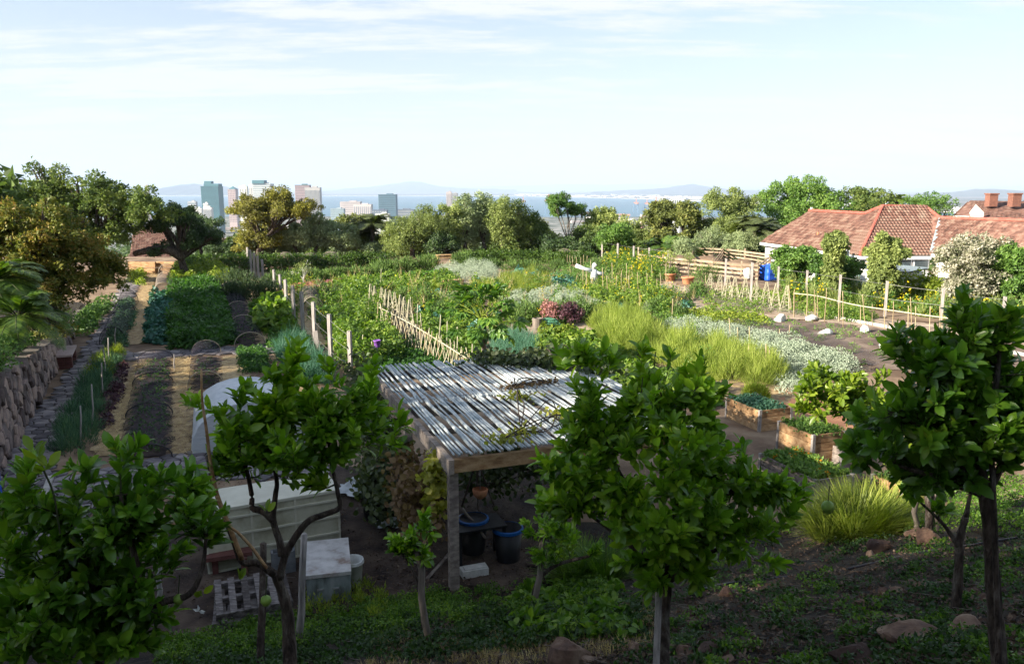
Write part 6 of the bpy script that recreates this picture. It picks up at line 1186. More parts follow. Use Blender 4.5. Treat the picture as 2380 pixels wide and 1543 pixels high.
vine('grape_vine', 'dry brown vine leaves below the left beam', [(*pgp(-.25, v, z_), .3, .4, .3) for v, z_ in ((1.0, -.9), (1.5, -1.0), (1.9, -1.3), (1.2, -1.4), (.6, -1.3), (2.2, -.9))], 1300, f_vineb, .12)
vine('grape_vine', 'yellowish vine sprays lying on the middle of the pole roof', [(*pgp(u, v, .12), .3, .22, .07) for u, v in ((1.4, .5), (2.4, 1.2), (2.9, 1.0), (1.0, .2), (2.2, 2.6))], 330, f_viney, .08)
vine('grape_vine', 'dry vine twigs crossing the pole roof', [(*pgp(u, v, .12), .35, .12, .05) for u, v in ((2.4, 3.4), (2.8, 3.5), (3.2, 3.6))], 160, f_vineb, .07)
vine('grape_vine', 'brown and green creeper growing under the pergola', [(*pgp(u, v, z_), .4, .4, .3) for u, v, z_ in ((1.5, 2.2, -1.1), (1.9, 2.5, -.9), (2.3, 2.2, -1.3), (1.2, 3, -1.6), (1.8, 3, -1.7))], 900, f_vine, .12)
# things under and beside the pergola
for k, (px, pb) in enumerate([(1098, 1326), (1180, 1330)]):
    c = GB(px, pb); root = thing('black_bin', ['black plastic bin with a blue rim behind the pergola post', 'black plastic bin with a blue rim in the deep shade'][k], 'bin', c); c = np.array([c[0], c[1] + .4, 0.15 * (1 - k)]); g = Geo(); lathe(g, c, [(.2, 0), (.26, .62), (.24, .62), (.2, .1), (.01, .09)], 18); g.build('bin_body', m_black, root, smooth=True); g = Geo(); lathe(g, c, [(.262, .57), (.28, .58), (.28, .63), (.25, .64)], 18); g.build('rim', m_bluerim, root)
c = G(1101, 1346); lump('foam_block', m_foam, (c[0], c[1] + .1, .1), .28, .13, .12, 'white foam block at the foot of the pergola post', 'block', n=8, rough=.05, seed=2) if False else None
g = Geo(); box(g, (c[0], c[1] + .12, .08), (.46, .22, .16), zrot(AZ)); box(g, (c[0] + .02, c[1] + .13, .168), (.40, .16, .02), zrot(AZ)); tag(g.build('foam_block', m_foam, loc=c), 'white foam block at the foot of the pergola post', 'block')
q = pgp(.75, .9); root = thing('work_table', 'dark low table behind the pergola post', 'table', (q[0], q[1], 0)); g = Geo(); box(g, (q[0], q[1], .72), (.9, .6, .04), zrot(AZ)); g.build('table_top', m_black, root)
for dx in (-.4, .4):
    for dy in (-.25, .25): g = Geo(); p = np.array([q[0], q[1], .35]) + U_ * dx + V_ * dy; box(g, p, (.05, .05, .7), zrot(AZ)); g.build('leg', m_black, root)
a_, b_ = P(1075, 1182, 13.6), P(1128, 1250, 12.9); stake('fallen_stick', a_, b_, .03, m_bark2, 'pale stick leaning across under the pergola')
c = G(1110, 1250); root = thing('plant_tripod', 'three legged wooden stand under the pergola', 'stand', c); tp = P(1108, 1068, c[1])
for dx in (-.3, .02, .32): g = Geo(); tube(g, [tp, [tp[0] + dx, tp[1] + .2 * (dx != .02), tp[2] - 1.0]], .02, 5); g.build('leg', m_bark, root)
c = P(1116, 1143, 13.4); root = thing('hanging_basket', 'small round hanging basket under the pergola', 'basket', c); g = Geo(); lathe(g, c, [(.05, -.12), (.12, -.06), (.14, .05), (.12, .06)], 12); g.build('basket_body', m_terra, root, smooth=True); g = Geo(); tube(g, [c + [0, 0, .05], [c[0], c[1], PZ - .15]], .006, 4); g.build('chain', m_wire, root)
for k, (px, py) in enumerate([(876, 1205), (930, 1190), (985, 1200)]):
    c = G(px, py); root = thing('plant_bag', ['black grow bag beside the white plastic sheet', 'black grow bag in the middle under the ivy', 'black grow bag near the pergola post'][k], 'grow bag', c); g = Geo(); lathe(g, c, [(.2, 0), (.27, .1), (.26, .38), (.22, .45), (.01, .42)], 14); g.build('bag_body', m_black, root, smooth=True); g = Geo(); dome_leaves(g, [c + [0, 0, .4]], .4, .5, 160, .13, .1, LEAF); g.build('foliage', f_vine, root)
def crumple(name, c, w, d, h, m, label, seed):
    rs = np.random.default_rng(seed); X, Y = np.meshgrid(np.linspace(-1, 1, 22), np.linspace(-1, 1, 22)); Z = np.zeros_like(X)
    for k in range(9): a_ = rs.uniform(0, pi); Z += np.abs(np.sin((X * cos(a_) + Y * sin(a_)) * rs.uniform(2, 6) + rs.uniform(0, 6))) * .22
    Z = Z / Z.max() * (1 - .75 * np.clip(np.hypot(X, Y), 0, 1)) * h; e = 1 + .25 * np.sin(np.arctan2(Y, X) * 5 + seed); i = np.arange(484).reshape(22, 22); k_ = (np.hypot(X, Y) < 1.15)
    f = np.stack([i[:-1, :-1], i[:-1, 1:], i[1:, 1:], i[1:, :-1]], -1).reshape(-1, 4); f = f[k_.ravel()[f].all(1)]; g = Geo(); g.add(np.stack([X * w * e + c[0], Y * d * e + c[1], Z + c[2] + .02], -1).reshape(-1, 3), f); tag(g.build(name, m, loc=c), label, 'plastic sheet')
crumple('plastic_sheet', G(835, 1150), .5, .35, .55, m_white, 'crumpled white plastic sheet left of the ivy', 3); crumple('plastic_sheet', G(905, 1225), .25, .2, .4, m_white, 'torn scrap of white plastic below the grow bags', 6)
# white fleece tunnel
a_ = G(583, 1046); tunnel('fleece_tunnel', 'white fleece tunnel covering a bed behind the citrus tree', a_ + V_ * .15, a_ + V_ * 3.2, 2.75, 1.2, m_white, 4, m_hoop, 'tunnel', True, .06, False)
# cream box
b0, b1 = G(486, 1336), G(791, 1276); ex = unit(b1 - b0); ey = np.array([-ex[1], ex[0], 0]); wdt = np.linalg.norm(b1 - b0); ht = P(789, 1142, b1[1])[2]; dp = .95; root = thing('storage_box', 'large cream ribbed storage box in the work yard', 'storage box', b0); AX = np.array([ex, ey, [0, 0, 1]]); ce = (b0 + b1) / 2 + ey * dp / 2
g = Geo(); box(g, ce + [0, 0, ht / 2], (wdt, dp, ht), AX); g.build('box_body', m_cream, root)
for k in range(4):
    z_ = ht * (k + .12) / 3.6; g = Geo(); beam(g, b0 - ey * .012 + [0, 0, z_], b1 - ey * .012 + [0, 0, z_], .03, .035); beam(g, b1 + ex * .012 + [0, 0, z_], b1 + ex * .012 + ey * dp + [0, 0, z_], .03, .035); g.build('rib', m_cream2, root)
for f in (.0, .33, .66, 1.0): g = Geo(); q = b0 + ex * wdt * f - ey * .008; box(g, q + [0, 0, ht / 2], (.035, .02, ht), AX); g.build('seam', m_cream2, root)
g = Geo(); box(g, ce + [0, 0, ht + .02], (wdt + .05, dp + .05, .05), AX); g.build('lid', m_cream2, root)
# pale chest, bucket, blocks, pallets, stakes
c0, c1 = G(715, 1409), G(817, 1397); ex = unit(c1 - c0); ey = np.array([-ex[1], ex[0], 0]); wdt = np.linalg.norm(c1 - c0); ht = P(715, 1337, c0[1])[2]; AX = np.array([ex, ey, [0, 0, 1]]); bk = G(679, 1262, ht); dp = float((bk - c0) @ ey); root = thing('chest', 'battered grey chest with a pale flat lid', 'chest', c0); ce = (c0 + c1) / 2 + ey * dp / 2
g = Geo(); box(g, ce + [0, 0, (ht - .07) / 2], (wdt, dp, ht - .07), AX); g.build('chest_body', m_box, root); g = Geo(); box(g, ce + [0, 0, ht - .03], (wdt + .03, dp + .03, .06), AX); g.build('lid', m_lid, root)
for f in (.3, .66): g = Geo(); q = c0 + ex * wdt * f - ey * .012; box(g, q + [0, 0, ht * .5], (.1, .03, .02), AX); g.build('handle', m_wire, root)
c = G(820, 1362); root = thing('bucket', 'white plastic bucket beside the grey chest', 'bucket', c); bh = .48; g = Geo(); lathe(g, c, [(.14, 0), (.145, .01), (.18, bh * .9), (.19, bh * .91), (.195, bh), (.178, bh), (.14, .06), (.01, .05)], 22); g.build('bucket_body', m_whitep, root, smooth=True); g = Geo(); lathe(g, c, [(.182, bh * .86), (.2, bh * .88), (.2, bh * .93), (.182, bh * .95)], 22); g.build('rim', m_whitep, root)
def cblock(c, lb):
    root = thing('concrete_block', lb, 'block', c); g = Geo(); A = zrot(AZ)
    for dx in (-.18, 0, .18): box(g, c + A[0] * dx + [0, 0, .1], (.035, .19, .2), A)
    for dy in (-.085, .085): box(g, c + A[1] * dy + [0, 0, .1], (.39, .03, .2), A)
    g.build('block_body', m_block, root)
c = G(660, 1330); cblock(c, 'hollow concrete block below the other one'); cblock(c + [0, 0, .21], 'hollow concrete block on top between the pallet and the chest')
def pallet(c, lb, z0, rot):
    c = np.array([c[0], c[1], z0]); root = thing('pallet', lb, 'pallet', c, 'pallets in the work yard'); A = zrot(rot)
    for k in range(6): g = Geo(); box(g, c + A[0] * (-.5 + .2 * k) + [0, 0, .13], (.1, 1.15, .022), A, t=R.random()); g.build('slat', m_pallet, root)
    for k in range(3): g = Geo(); box(g, c + A[1] * (-.5 + .5 * k) + [0, 0, .07], (1.12, .09, .09), A, t=R.random()); g.build('bearer', m_pallet, root)
    for k in range(3): g = Geo(); box(g, c + A[0] * (-.45 + .45 * k) + [0, 0, .012], (.09, 1.15, .02), A); g.build('slat', m_pallet, root)
c = G(585, 1412); pallet(c, 'weathered pallet at the bottom of the stack by the trunk', 0, AZ - .05); pallet(c + [.02, .02, 0], 'weathered pallet on top of the stack by the trunk', .148, AZ + .02)
c = G(535, 1330); g = Geo(); box(g, (c[0], c[1], .35), (.75, .3, .07), zrot(AZ)); box(g, (c[0] - .25, c[1], .16), (.1, .25, .31), zrot(AZ)); box(g, (c[0] + .25, c[1], .16), (.1, .25, .31), zrot(AZ)); tag(g.build('low_bench', m_bronze, loc=c), 'dark red plank on blocks before the cream box', 'bench')
c = G(375, 1400); stake('white_pipe', [c[0] - .05, c[1], 0], P(378, 1290, c[1] - .3), .04, m_whitep, 'white pipe standing behind the left citrus leaves', 'pipe')
g = Geo(); crb = G(90, 1235); beam(g, G(118, 1115) + [0, 0, .05], G(85, 1215) + [0, 0, .05], .12, .12); tag(g.build('stone_kerb', m_concrete, loc=crb), 'narrow kerb at the edge of the stone path', 'kerb')
# ------------------------------------------------------------------ papaya
c = G(1124, 872); root = thing('papaya_tree', 'papaya tree with a ringed trunk and long lobed leaves', 'tree', c); top = P(1121, 742, c[1])
g = Geo(); tube(g, smoothpath([c, c + (top - c) * .5 + [.03, 0, 0], top], 5), np.linspace(.1, .065, 11) * (1 + .05 * np.sin(np.arange(11) * 3)), 10); g.build('trunk', m_bark2, root, smooth=True)
def papleaf(g, o, d, s):
    d = unit(d); up = unit(np.array([0, 0, 1.]) - d * d[2] * .9 + R.normal(0, .25, 3)); sd_ = unit(np.cross(up, d))
    for k in range(7):
        a = (k - 3) * .62; ax = d * cos(a) + sd_ * sin(a); ln = s * (1 - .1 * abs(k - 3)); P_ = o + ax * ln * .12
        for j, (f0, l2, w2) in enumerate(((0, 1, .34), (.45, .45, .2), (.45, .45, .2))):
            a2 = ax if j == 0 else unit(ax + sd_ * (.7 if j == 1 else -.7) * 1.0); leaves(g, np.array([o + ax * ln * f0]), np.array([a2 - up * .25]), np.array([up]), ln * l2, ln * w2, LEAF)
for k in range(34):
    a = k * 2.4; e = R.uniform(-.1, 1.15) if k < 26 else R.uniform(.9, 1.4); ln = R.uniform(.9, 1.4); d = np.array([cos(a) * cos(e), sin(a) * cos(e), sin(e)]); o_ = top + [0, 0, R.uniform(-.3, .15)]; m_ = o_ + d * ln * .6; e_ = o_ + d * ln + [0, 0, -.12]
    g = Geo(); tube(g, smoothpath([o_, m_, e_], 3), np.linspace(.016, .009, 7), 5); papleaf(g, e_, (e_ - m_) * [1, 1, .8] + [0, 0, -.06], R.uniform(.42, .62)); g.m = [np.full(len(x), 0) if i < 1 else x for i, x in enumerate(g.m)]
    for i in range(3, len(g.m)): g.m[i] = np.full(len(g.m[i]), 1)
    g.build('leaf', [f_lime, f_pap], root)
for k in range(16): a = k * 2.4; q = top + np.array([cos(a) * .12, sin(a) * .12, -.12 - .05 * k]); g = Geo(); lathe(g, q, [(.01, -.11), (.05, -.07), (.065, 0), (.045, .07), (.01, .1)], 8); g.build('fruit', m_papaya, root, smooth=True)

# ------------------------------------------------------------------ citrus trees in front
def leaf_mesh(m):
    out = []
    for i in range(4):
        g = Geo(); leaves(g, np.zeros((1, 3)), np.array([[1., 0, 0]]), np.array([[0, 0, 1.]]), 1.0, (.4, .46, .5, .43)[i], LEAF, tint=np.array([.5])); out.append(g.mesh('leaf', m, smooth=True))
    return out
def citrus(name, label, trunk, tr, ells, n_tw, m, Lf=.1, parts=300, per=9, bark=None, limbs=None, fill=.25, base=None, ymats=None, up=.25, twl=.3, group=None):
    trunk = [np.array(q, float) for q in trunk]; base = trunk[0]; root = thing(name, label, 'tree', base, group); ells = [tuple(e) for e in ells]
    TP = smoothpath(trunk, 5); g = Geo(); tube(g, TP, np.linspace(tr, tr * .55, len(TP)) * (1 + .06 * np.sin(np.arange(len(TP)) * 1.9)), 9); g.build('trunk', bark or m_bark, root, smooth=True)
    nodes = [p for p in TP[len(TP) // 2:]]; rad = [tr * .5] * len(nodes); G2 = Geo()
    for lb in (limbs or []):
        lp = smoothpath([np.array(q, float) for q in lb], 5); gl = Geo(); rs_ = np.linspace(tr * .52, tr * .16, len(lp)); tube(gl, lp, rs_, 7); gl.build('limb', bark or m_bark, root, smooth=True); nodes += list(lp[2:]); rad += list(rs_[2:])
    vol = np.array([e[3] * e[4] * e[5] for e in ells]) ** .75; vol /= vol.sum(); tips = []
    for e, w in zip(ells, vol):
        k = max(3, int(n_tw * w)); ns = max(2, int(k / 7)); dv = rdir(ns, -.65); E = np.array(e[3:]); q0 = R.uniform(.15, .45, ns); q1 = R.uniform(.78, 1.06, ns) * np.where((R.random(ns) < .22) & (dv[:, 2] > .2), 1.3, 1)
        for s_ in range(ns):
            kk = max(3, int(k / ns)); u = R.uniform(0, 1, kk) ** .7; a_ = np.array(e[:3]) + dv[s_] * E * q0[s_]; b_ = np.array(e[:3]) + dv[s_] * E * q1[s_] + np.array([0, 0, .10]); pt = a_ + (b_ - a_) * u[:, None] + R.normal(0, .2, (kk, 3)) * E * (1.05 - .75 * u)[:, None]
            tips.append(np.column_stack([pt, np.tile(np.array(e[:3]) - [0, 0, .3 * e[5]], (kk, 1))]))
    tips = np.vstack(tips); o = np.argsort(np.linalg.norm(tips[:, :3] - trunk[-1], axis=1)); tips = tips[o]; NV = np.array(nodes); RV = np.array(rad); gt = Geo(); LP, LA, LN, LS = [], [], [], []
    cc = trunk[-1]
    for q in tips:
        p, ce = q[:3], q[3:]; dn = np.linalg.norm(NV - p, axis=1); j = int(np.argmin(dn + .12 * (RV < .006))); a_ = NV[j]; L0_ = dn[j]
        if L0_ < .06: continue
        mid = (a_ + p) / 2 + R.normal(0, .05, 3) * L0_ + np.array([0, 0, -.05 * L0_]); pts = smoothpath([a_, mid, p], 3); r0 = min(RV[j] * .7, .004 + .012 * L0_ ** .7); tube(gt, pts, np.linspace(r0, .0022, len(pts)), 4 if r0 < .01 else 6, t=.5)
        NV = np.vstack([NV, pts[2:-1]]); RV = np.concatenate([RV, np.linspace(r0, .003, len(pts))[2:-1]])
        td = unit(p - mid); od = unit(p - ce); n = max(4, int(per * R.uniform(.7, 1.3))); ln = min(twl, L0_ * .9)
        f = np.linspace(0, 1, n) ** .8; ang = np.arange(n) * 2.4 + R.uniform(0, 6); s1 = unit(np.cross(td, [.1, .2, 1.])); s2 = np.cross(td, s1)
        radd = np.cos(ang)[:, None] * s1 + np.sin(ang)[:, None] * s2; pos = p - td * ln * (1 - f)[:, None] + radd * .004
        ax = radd * (1.0 - .35 * f)[:, None] + td * (.35 + .7 * f)[:, None] + np.array([0, 0, up]) + od * .2 + R.normal(0, .15, (n, 3)); nr = td * .7 - radd * .25 + np.array([-.1, -.1, .55]) + R.normal(0, .3, (n, 3))
        LP.append(pos); LA.append(ax); LN.append(nr); LS.append(Lf * R.uniform(.5, 1.35, n) * (.85 + .3 * (f < .8)))
    gt.build('twigs', m_twig, root)['kind'] = 'stuff'
    LP, LA, LN, LS = np.vstack(LP), np.vstack(LA), np.vstack(LN), np.concatenate(LS); n = len(LP)
    dist = np.linalg.norm(LP - EYE, axis=1); sc = dist + R.random(n) * .9; sel = np.argsort(sc)[:parts] if parts else np.array([], int); mask = np.ones(n, bool); mask[sel] = False
    g = Geo(); wd = LS * R.uniform(.4, .52, n); leaves(g, LP[mask], LA[mask], LN[mask], LS[mask], wd[mask], LEAF); g.build('foliage', m, root, smooth=True)['kind'] = 'stuff'
    if parts:
        me = leaf_mesh(m); me2 = leaf_mesh(ymats) if ymats else me; org = np.array(ROOT[root.name])
        for c_, i in enumerate(sel):
            ax = unit(LA[i]); nr = unit(LN[i] - ax * (LN[i] @ ax)); b_ = np.cross(nr, ax); M = Matrix(((ax[0], b_[0], nr[0], 0), (ax[1], b_[1], nr[1], 0), (ax[2], b_[2], nr[2], 0), (0, 0, 0, 1))) @ Matrix.Scale(LS[i], 4); M.translation = Vector(LP[i] - org)
            link_piece('leaf', (me2 if c_ % 11 == 3 else me)[c_ % 4], root, M)
    return root, tips
def PP(l, Y): return [P(*q[:2], q[2] if len(q) > 2 else Y) for q in l]
Y2 = 6.1
T2, tp2 = citrus('lemon_tree', 'lemon tree with forked bare limbs in front of the cream box', PP([(676, 1600, 6.0), (672, 1480), (664, 1400), (640, 1335)], Y2), .065,
    [EL(490, 640, 920, 1080, Y2), EL(560, 830, 960, 1120, Y2), EL(480, 700, 1000, 1140, Y2 + .2), EL(560, 770, 890, 1100, Y2 + .2), EL(700, 880, 850, 1070, Y2), EL(610, 740, 822, 960, Y2), EL(760, 950, 905, 1080, Y2 + .2), EL(420, 480, 920, 1000, Y2 - .2), EL(480, 600, 1040, 1150, Y2 - .3), EL(700, 790, 1100, 1175, Y2), EL(820, 880, 830, 920, Y2)], 640, f_citrus, .098,
    limbs=[PP([(650, 1345), (665, 1285), (711, 1216), (755, 1195), (789, 1180), (786, 1150), (779, 1116), (767, 1056), (763, 980)], Y2), PP([(655, 1290), (650, 1258), (635, 1208), (640, 1150), (643, 1116), (630, 1040), (640, 960)], Y2), PP([(635, 1208), (612, 1188), (587, 1180), (585, 1150), (570, 1080), (540, 1000)], Y2), PP([(640, 1335), (600, 1308), (563, 1305), (540, 1250), (500, 1140), (480, 1060)], Y2 - .2)], per=9)
g = Geo(); tube(g, smoothpath(PP([(563, 1300), (540, 1240), (505, 1150), (490, 1080), (480, 1000), (470, 930), (468, 860)], Y2 - .3), 4), np.linspace(.02, .007, 25), 6); g.build('bare_shoot', m_timber, T2, smooth=True)
g = Geo(); tube(g, smoothpath(PP([(620, 1320), (575, 1260), (520, 1220), (400, 1218), (300, 1215), (240, 1195)], Y2 - .8), 4), np.linspace(.013, .004, 21), 5); g.build('bare_shoot', m_timber, T2, smooth=True)
def yel(root, px, py, Y, k=5, s=.11):
    g = Geo(); c = P(px, py, Y); d = rdir(k, -.2); leaves(g, np.tile(c, (k, 1)) + d * .01, d + [0, 0, .5], R.normal(0, 1, (k, 3)) + [0, -1, .3], s, s * .55, LEAF); g.build('yellow_leaf', f_citrusy, root, smooth=True)
Y1 = 4.7
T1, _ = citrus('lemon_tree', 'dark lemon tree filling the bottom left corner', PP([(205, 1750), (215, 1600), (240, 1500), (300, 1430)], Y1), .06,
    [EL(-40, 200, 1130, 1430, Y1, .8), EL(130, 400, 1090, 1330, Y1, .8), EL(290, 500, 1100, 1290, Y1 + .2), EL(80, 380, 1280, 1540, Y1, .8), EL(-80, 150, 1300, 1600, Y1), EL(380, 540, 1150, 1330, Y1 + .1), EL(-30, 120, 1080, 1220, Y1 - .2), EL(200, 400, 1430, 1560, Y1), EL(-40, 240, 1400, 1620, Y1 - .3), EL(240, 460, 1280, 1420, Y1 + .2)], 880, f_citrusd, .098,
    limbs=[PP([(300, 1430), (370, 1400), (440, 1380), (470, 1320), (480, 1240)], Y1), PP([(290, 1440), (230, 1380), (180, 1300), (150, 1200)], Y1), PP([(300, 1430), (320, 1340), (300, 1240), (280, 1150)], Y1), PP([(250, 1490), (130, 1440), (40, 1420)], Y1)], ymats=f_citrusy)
for px, py in ((90, 1065), (112, 1085), (100, 1095), (75, 1050)): yel(T1, px, py, 4.4, 3, .1)
g = Geo(); tube(g, smoothpath(PP([(140, 1240), (125, 1150), (105, 1100), (92, 1070)], 4.5), 4), .006, 5); g.build('bare_shoot', m_twig, T1)
for px, py in ((470, 1380), (385, 1490), (555, 1350), (305, 1460), (620, 1190)): yel(T1, px, py, 4.8, 3, .08)
Y5 = 6.1
T5, tp5 = citrus('lemon_tree', 'largest lemon tree in the middle, hiding the right of the pergola', PP([(1536, 1640, 5.7), (1540, 1540, 5.85), (1545, 1400), (1562, 1290)], Y5), .07,
    [EL(1310, 1510, 880, 1120, Y5), EL(1440, 1680, 890, 1150, Y5 - .2), EL(1235, 1470, 1050, 1270, Y5), EL(1400, 1700, 1070, 1340, Y5 - .3), EL(1640, 1800, 1030, 1250, Y5), EL(1560, 1690, 855, 980, Y5 + .2), EL(1470, 1570, 815, 930, Y5), EL(1270, 1430, 815, 890, Y5 + .4), EL(1750, 1885, 1130, 1230, Y5), EL(1690, 1830, 1190, 1370, Y5 - .2), EL(1560, 1700, 1250, 1390, Y5), EL(1290, 1400, 960, 1080, Y5), EL(1440, 1660, 1280, 1400, Y5 - .1)], 1120, f_citrus, .10,
    limbs=[PP([(1560, 1300), (1500, 1200), (1440, 1100), (1400, 1000)], Y5), PP([(1560, 1300), (1570, 1180), (1560, 1050), (1540, 930)], Y5), PP([(1560, 1300), (1620, 1200), (1720, 1130), (1800, 1110)], Y5), PP([(1550, 1350), (1620, 1300), (1700, 1260)], Y5), PP([(1550, 1340), (1470, 1270), (1350, 1180)], Y5), PP([(1600, 1240), (1630, 1100), (1640, 960), (1630, 880)], Y5)], per=9)
g = Geo(); a_ = P(1522, 1640, 5.65); b_ = P(1532, 1365, 6.0); tube(g, [a_, b_], .028, 7); tag(g.build('tree_stake', m_post, loc=a_), 'grey stake tied to the trunk of the largest lemon tree', 'stake')
Y6 = 4.9
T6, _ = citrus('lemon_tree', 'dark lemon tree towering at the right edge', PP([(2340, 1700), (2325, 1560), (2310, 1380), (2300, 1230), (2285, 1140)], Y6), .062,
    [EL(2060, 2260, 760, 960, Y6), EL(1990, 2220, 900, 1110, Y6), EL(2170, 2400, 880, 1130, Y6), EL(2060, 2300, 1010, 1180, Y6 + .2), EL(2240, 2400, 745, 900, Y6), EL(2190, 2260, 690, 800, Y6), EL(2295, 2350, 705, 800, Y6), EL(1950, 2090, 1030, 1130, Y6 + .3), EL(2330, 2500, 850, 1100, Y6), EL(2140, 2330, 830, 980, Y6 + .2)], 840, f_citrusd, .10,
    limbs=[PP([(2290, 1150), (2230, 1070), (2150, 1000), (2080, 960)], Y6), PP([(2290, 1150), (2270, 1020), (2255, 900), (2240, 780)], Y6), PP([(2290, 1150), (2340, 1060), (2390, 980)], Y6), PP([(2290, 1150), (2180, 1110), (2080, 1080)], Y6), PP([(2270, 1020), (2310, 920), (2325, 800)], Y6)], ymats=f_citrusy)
a_ = P(2320, 1640, 4.75); b_ = P(2305, 1060, 4.85); stake('tree_stake', a_, b_, .02, m_bark, 'dark stake beside the trunk of the right lemon tree')
q = GB(2222, 1425)
T7, _ = citrus('lemon_tree', 'thin lemon tree with a crooked trunk left of the right edge tree', [q - [0, 0, .1], P(2228, 1330, q[1]), P(2232, 1250, q[1]), P(2245, 1200, q[1])], .05, [EL(2080, 2200, 1095, 1180, q[1]), EL(2170, 2290, 1060, 1170, q[1]), EL(2120, 2200, 1150, 1215, q[1])], 60, f_citrus, .1, parts=100, limbs=[[P(2228, 1270, q[1]), P(2190, 1215, q[1]), P(2120, 1150, q[1])], [P(2245, 1200, q[1]), P(2260, 1120, q[1])]])
q = GB(2158, 1240)
T8, _ = citrus('lemon_tree', 'sunlit yellow green citrus tree behind the right lemon tree', [q - [0, 0, .1], P(2160, 1190, q[1]), P(2150, 1120, q[1]), P(2110, 1060, q[1])], .07, [EL(1850, 2010, 862, 975, q[1]), EL(1930, 2080, 880, 1020, q[1]), EL(1990, 2140, 950, 1080, q[1]), EL(2080, 2210, 1050, 1150, q[1]), EL(1850, 1930, 930, 1000, q[1] - .3), EL(2100, 2300, 950, 1100, q[1])], 800, f_citrusy, .115, parts=0, limbs=[[P(2150, 1120, q[1]), P(2080, 1040, q[1]), P(2000, 970, q[1]), P(1930, 920, q[1])]], per=9, twl=.35)
for k, (px, lb) in enumerate([(2128, 'grey stake left of the sunlit citrus trunk'), (2176, 'whitish slim trunk right of the sunlit citrus trunk')]): c = GB(px, 1238); stake('tree_stake', c - [0, 0, .1], P(px + 2, 1130, c[1]), .045, m_bark2, lb)
q = GB(990, 1490)
T3, _ = citrus('lemon_sapling', 'leafy lemon sapling tied to a leaning stake', [GB(985, 1480) - [0, 0, .1], P(975, 1370, q[1]), P(955, 1320, q[1]), P(935, 1285, q[1])], .022, [EL(905, 975, 1235, 1310, q[1]), EL(940, 1005, 1195, 1270, q[1]), EL(950, 1010, 1270, 1330, q[1])], 130, f_citrus, .1, parts=150, per=8, twl=.2)
stake('tree_stake', GB(1002, 1495) - [0, 0, .1], P(964, 1262, q[1] - .05), .045, m_bark2, 'thick bamboo coloured stake leaning beside the sapling', n=9)
q = GB(1240, 1410)
T4, _ = citrus('lemon_sapling', 'young lemon tree with a slanting limb left of the largest tree', [q - [0, 0, .1], P(1243, 1370, q[1]), P(1262, 1335, q[1]), P(1300, 1310, q[1]), P(1370, 1292, q[1])], .04, [EL(1205, 1300, 1180, 1290, q[1]), EL(1260, 1360, 1210, 1310, q[1]), EL(1220, 1320, 1280, 1340, q[1]), EL(1330, 1410, 1270, 1310, q[1])], 200, f_citrus, .09, parts=150, per=8, twl=.25)
stake('tree_stake', q - [.02, .1, .1], P(1268, 1212, q[1]), .045, m_bark2, 'cut stake standing in the young lemon tree', n=9)
c = GB(692, 1500); stake('square_stake', c, P(707, 1240, c[1]), .05, m_post, 'tall grey stake leaning in front of the chest', n=4)
c = GB(606, 1560); stake('tree_stake', c, P(612, 1262, c[1] + .2), .045, m_bark, 'dark stake left of the forked lemon trunk', n=8)
for px, py, Y_, s_, lb in [(1924, 1178, 6.2, .055, 'unripe lemon hanging at the right of the largest tree'), (1520, 868, 6.1, .05, 'unripe lemon near the top of the largest tree'), (618, 1395, 4.6, .035, 'small green lemon on the dark left tree'), (300, 1455, 4.6, .04, 'green lemon low on the dark left tree'), (415, 1392, 4.7, .035, 'tiny green lemon in the left tree shade'), (1490, 928, 5.9, .05, 'unripe lemon facing the pergola')]:
    c = P(px, py, Y_); root = thing('lemon', lb, 'lemon', c); g = Geo(); lathe(g, c, [(.005, -s_ * 1.15), (s_ * .6, -s_ * .85), (s_, -s_ * .1), (s_ * .8, s_ * .6), (s_ * .15, s_ * 1.05)], 14); g.build('fruit_body', m_lemon, root, smooth=True); g = Geo(); tube(g, [c + [0, 0, s_], c + [.01, .02, s_ + .12]], .004, 4); g.build('stalk', m_twig, root)
c = P(462, 1420, 4.5); g = Geo(); d = rdir(5, -.2); leaves(g, np.tile(c, (5, 1)), d, R.normal(0, 1, (5, 3)), .04, .018, DIAM); tag(g.build('blossom', m_whitep, loc=c), 'white citrus blossom low on the left tree', 'flower')

# ------------------------------------------------------------------ bank: weeds, litter, grasses, rocks
def bankpts(n, pxr, pyr, f=None):
    o = []
    while len(o) < n:
        px, py = R.uniform(*pxr), R.uniform(*pyr)
        if f and not f(px, py): continue
        o.append(GB(px, py))
    return np.array(o)
toe_px = lambda px: np.interp(px, [300, 700, 870, 1190, 1400, 1700, 1950, 2400], [1500, 1432, 1405, 1365, 1340, 1262, 1215, 1120])
def cover(name, label, n, xr, yr, m, r, h, k, L_, W_, tm=TRI, mode='leaf', f=None, mats=None):
    c = bankpts(n, xr, yr, f); c[:, 2] = gz(c[:, 0], c[:, 1]) - .02; g = Geo(); dome_leaves(g, c, r * R.uniform(.5, 1.3, len(c)), h * R.uniform(.5, 1.3, len(c)), k, L_, W_, tm, mode); tag(g.build(name, m), label, kind='stuff')
near = lambda a, b: (lambda px, py: toe_px(px) + a < py < toe_px(px) + b)
cover('ground_cover', 'lush green weeds along the foot of the bank', 380, (380, 1420), (1330, 1543), f_weed, .2, .2, 90, .045, .028, f=near(0, 75))
cover('ground_cover', 'darker trailing weeds below the lush strip', 300, (380, 1500), (1380, 1590), f_weedd, .2, .16, 70, .055, .04, f=near(45, 150))
cover('ground_cover', 'bright spiky weeds beside the grey chest', 60, (700, 900), (1370, 1440), f_lime, .12, .28, 40, .07, .02, SPK, 'spike')
cover('ground_cover', 'dark low weeds on the right of the bank', 300, (1400, 2420), (1230, 1600), f_weedd, .16, .12, 60, .05, .034)
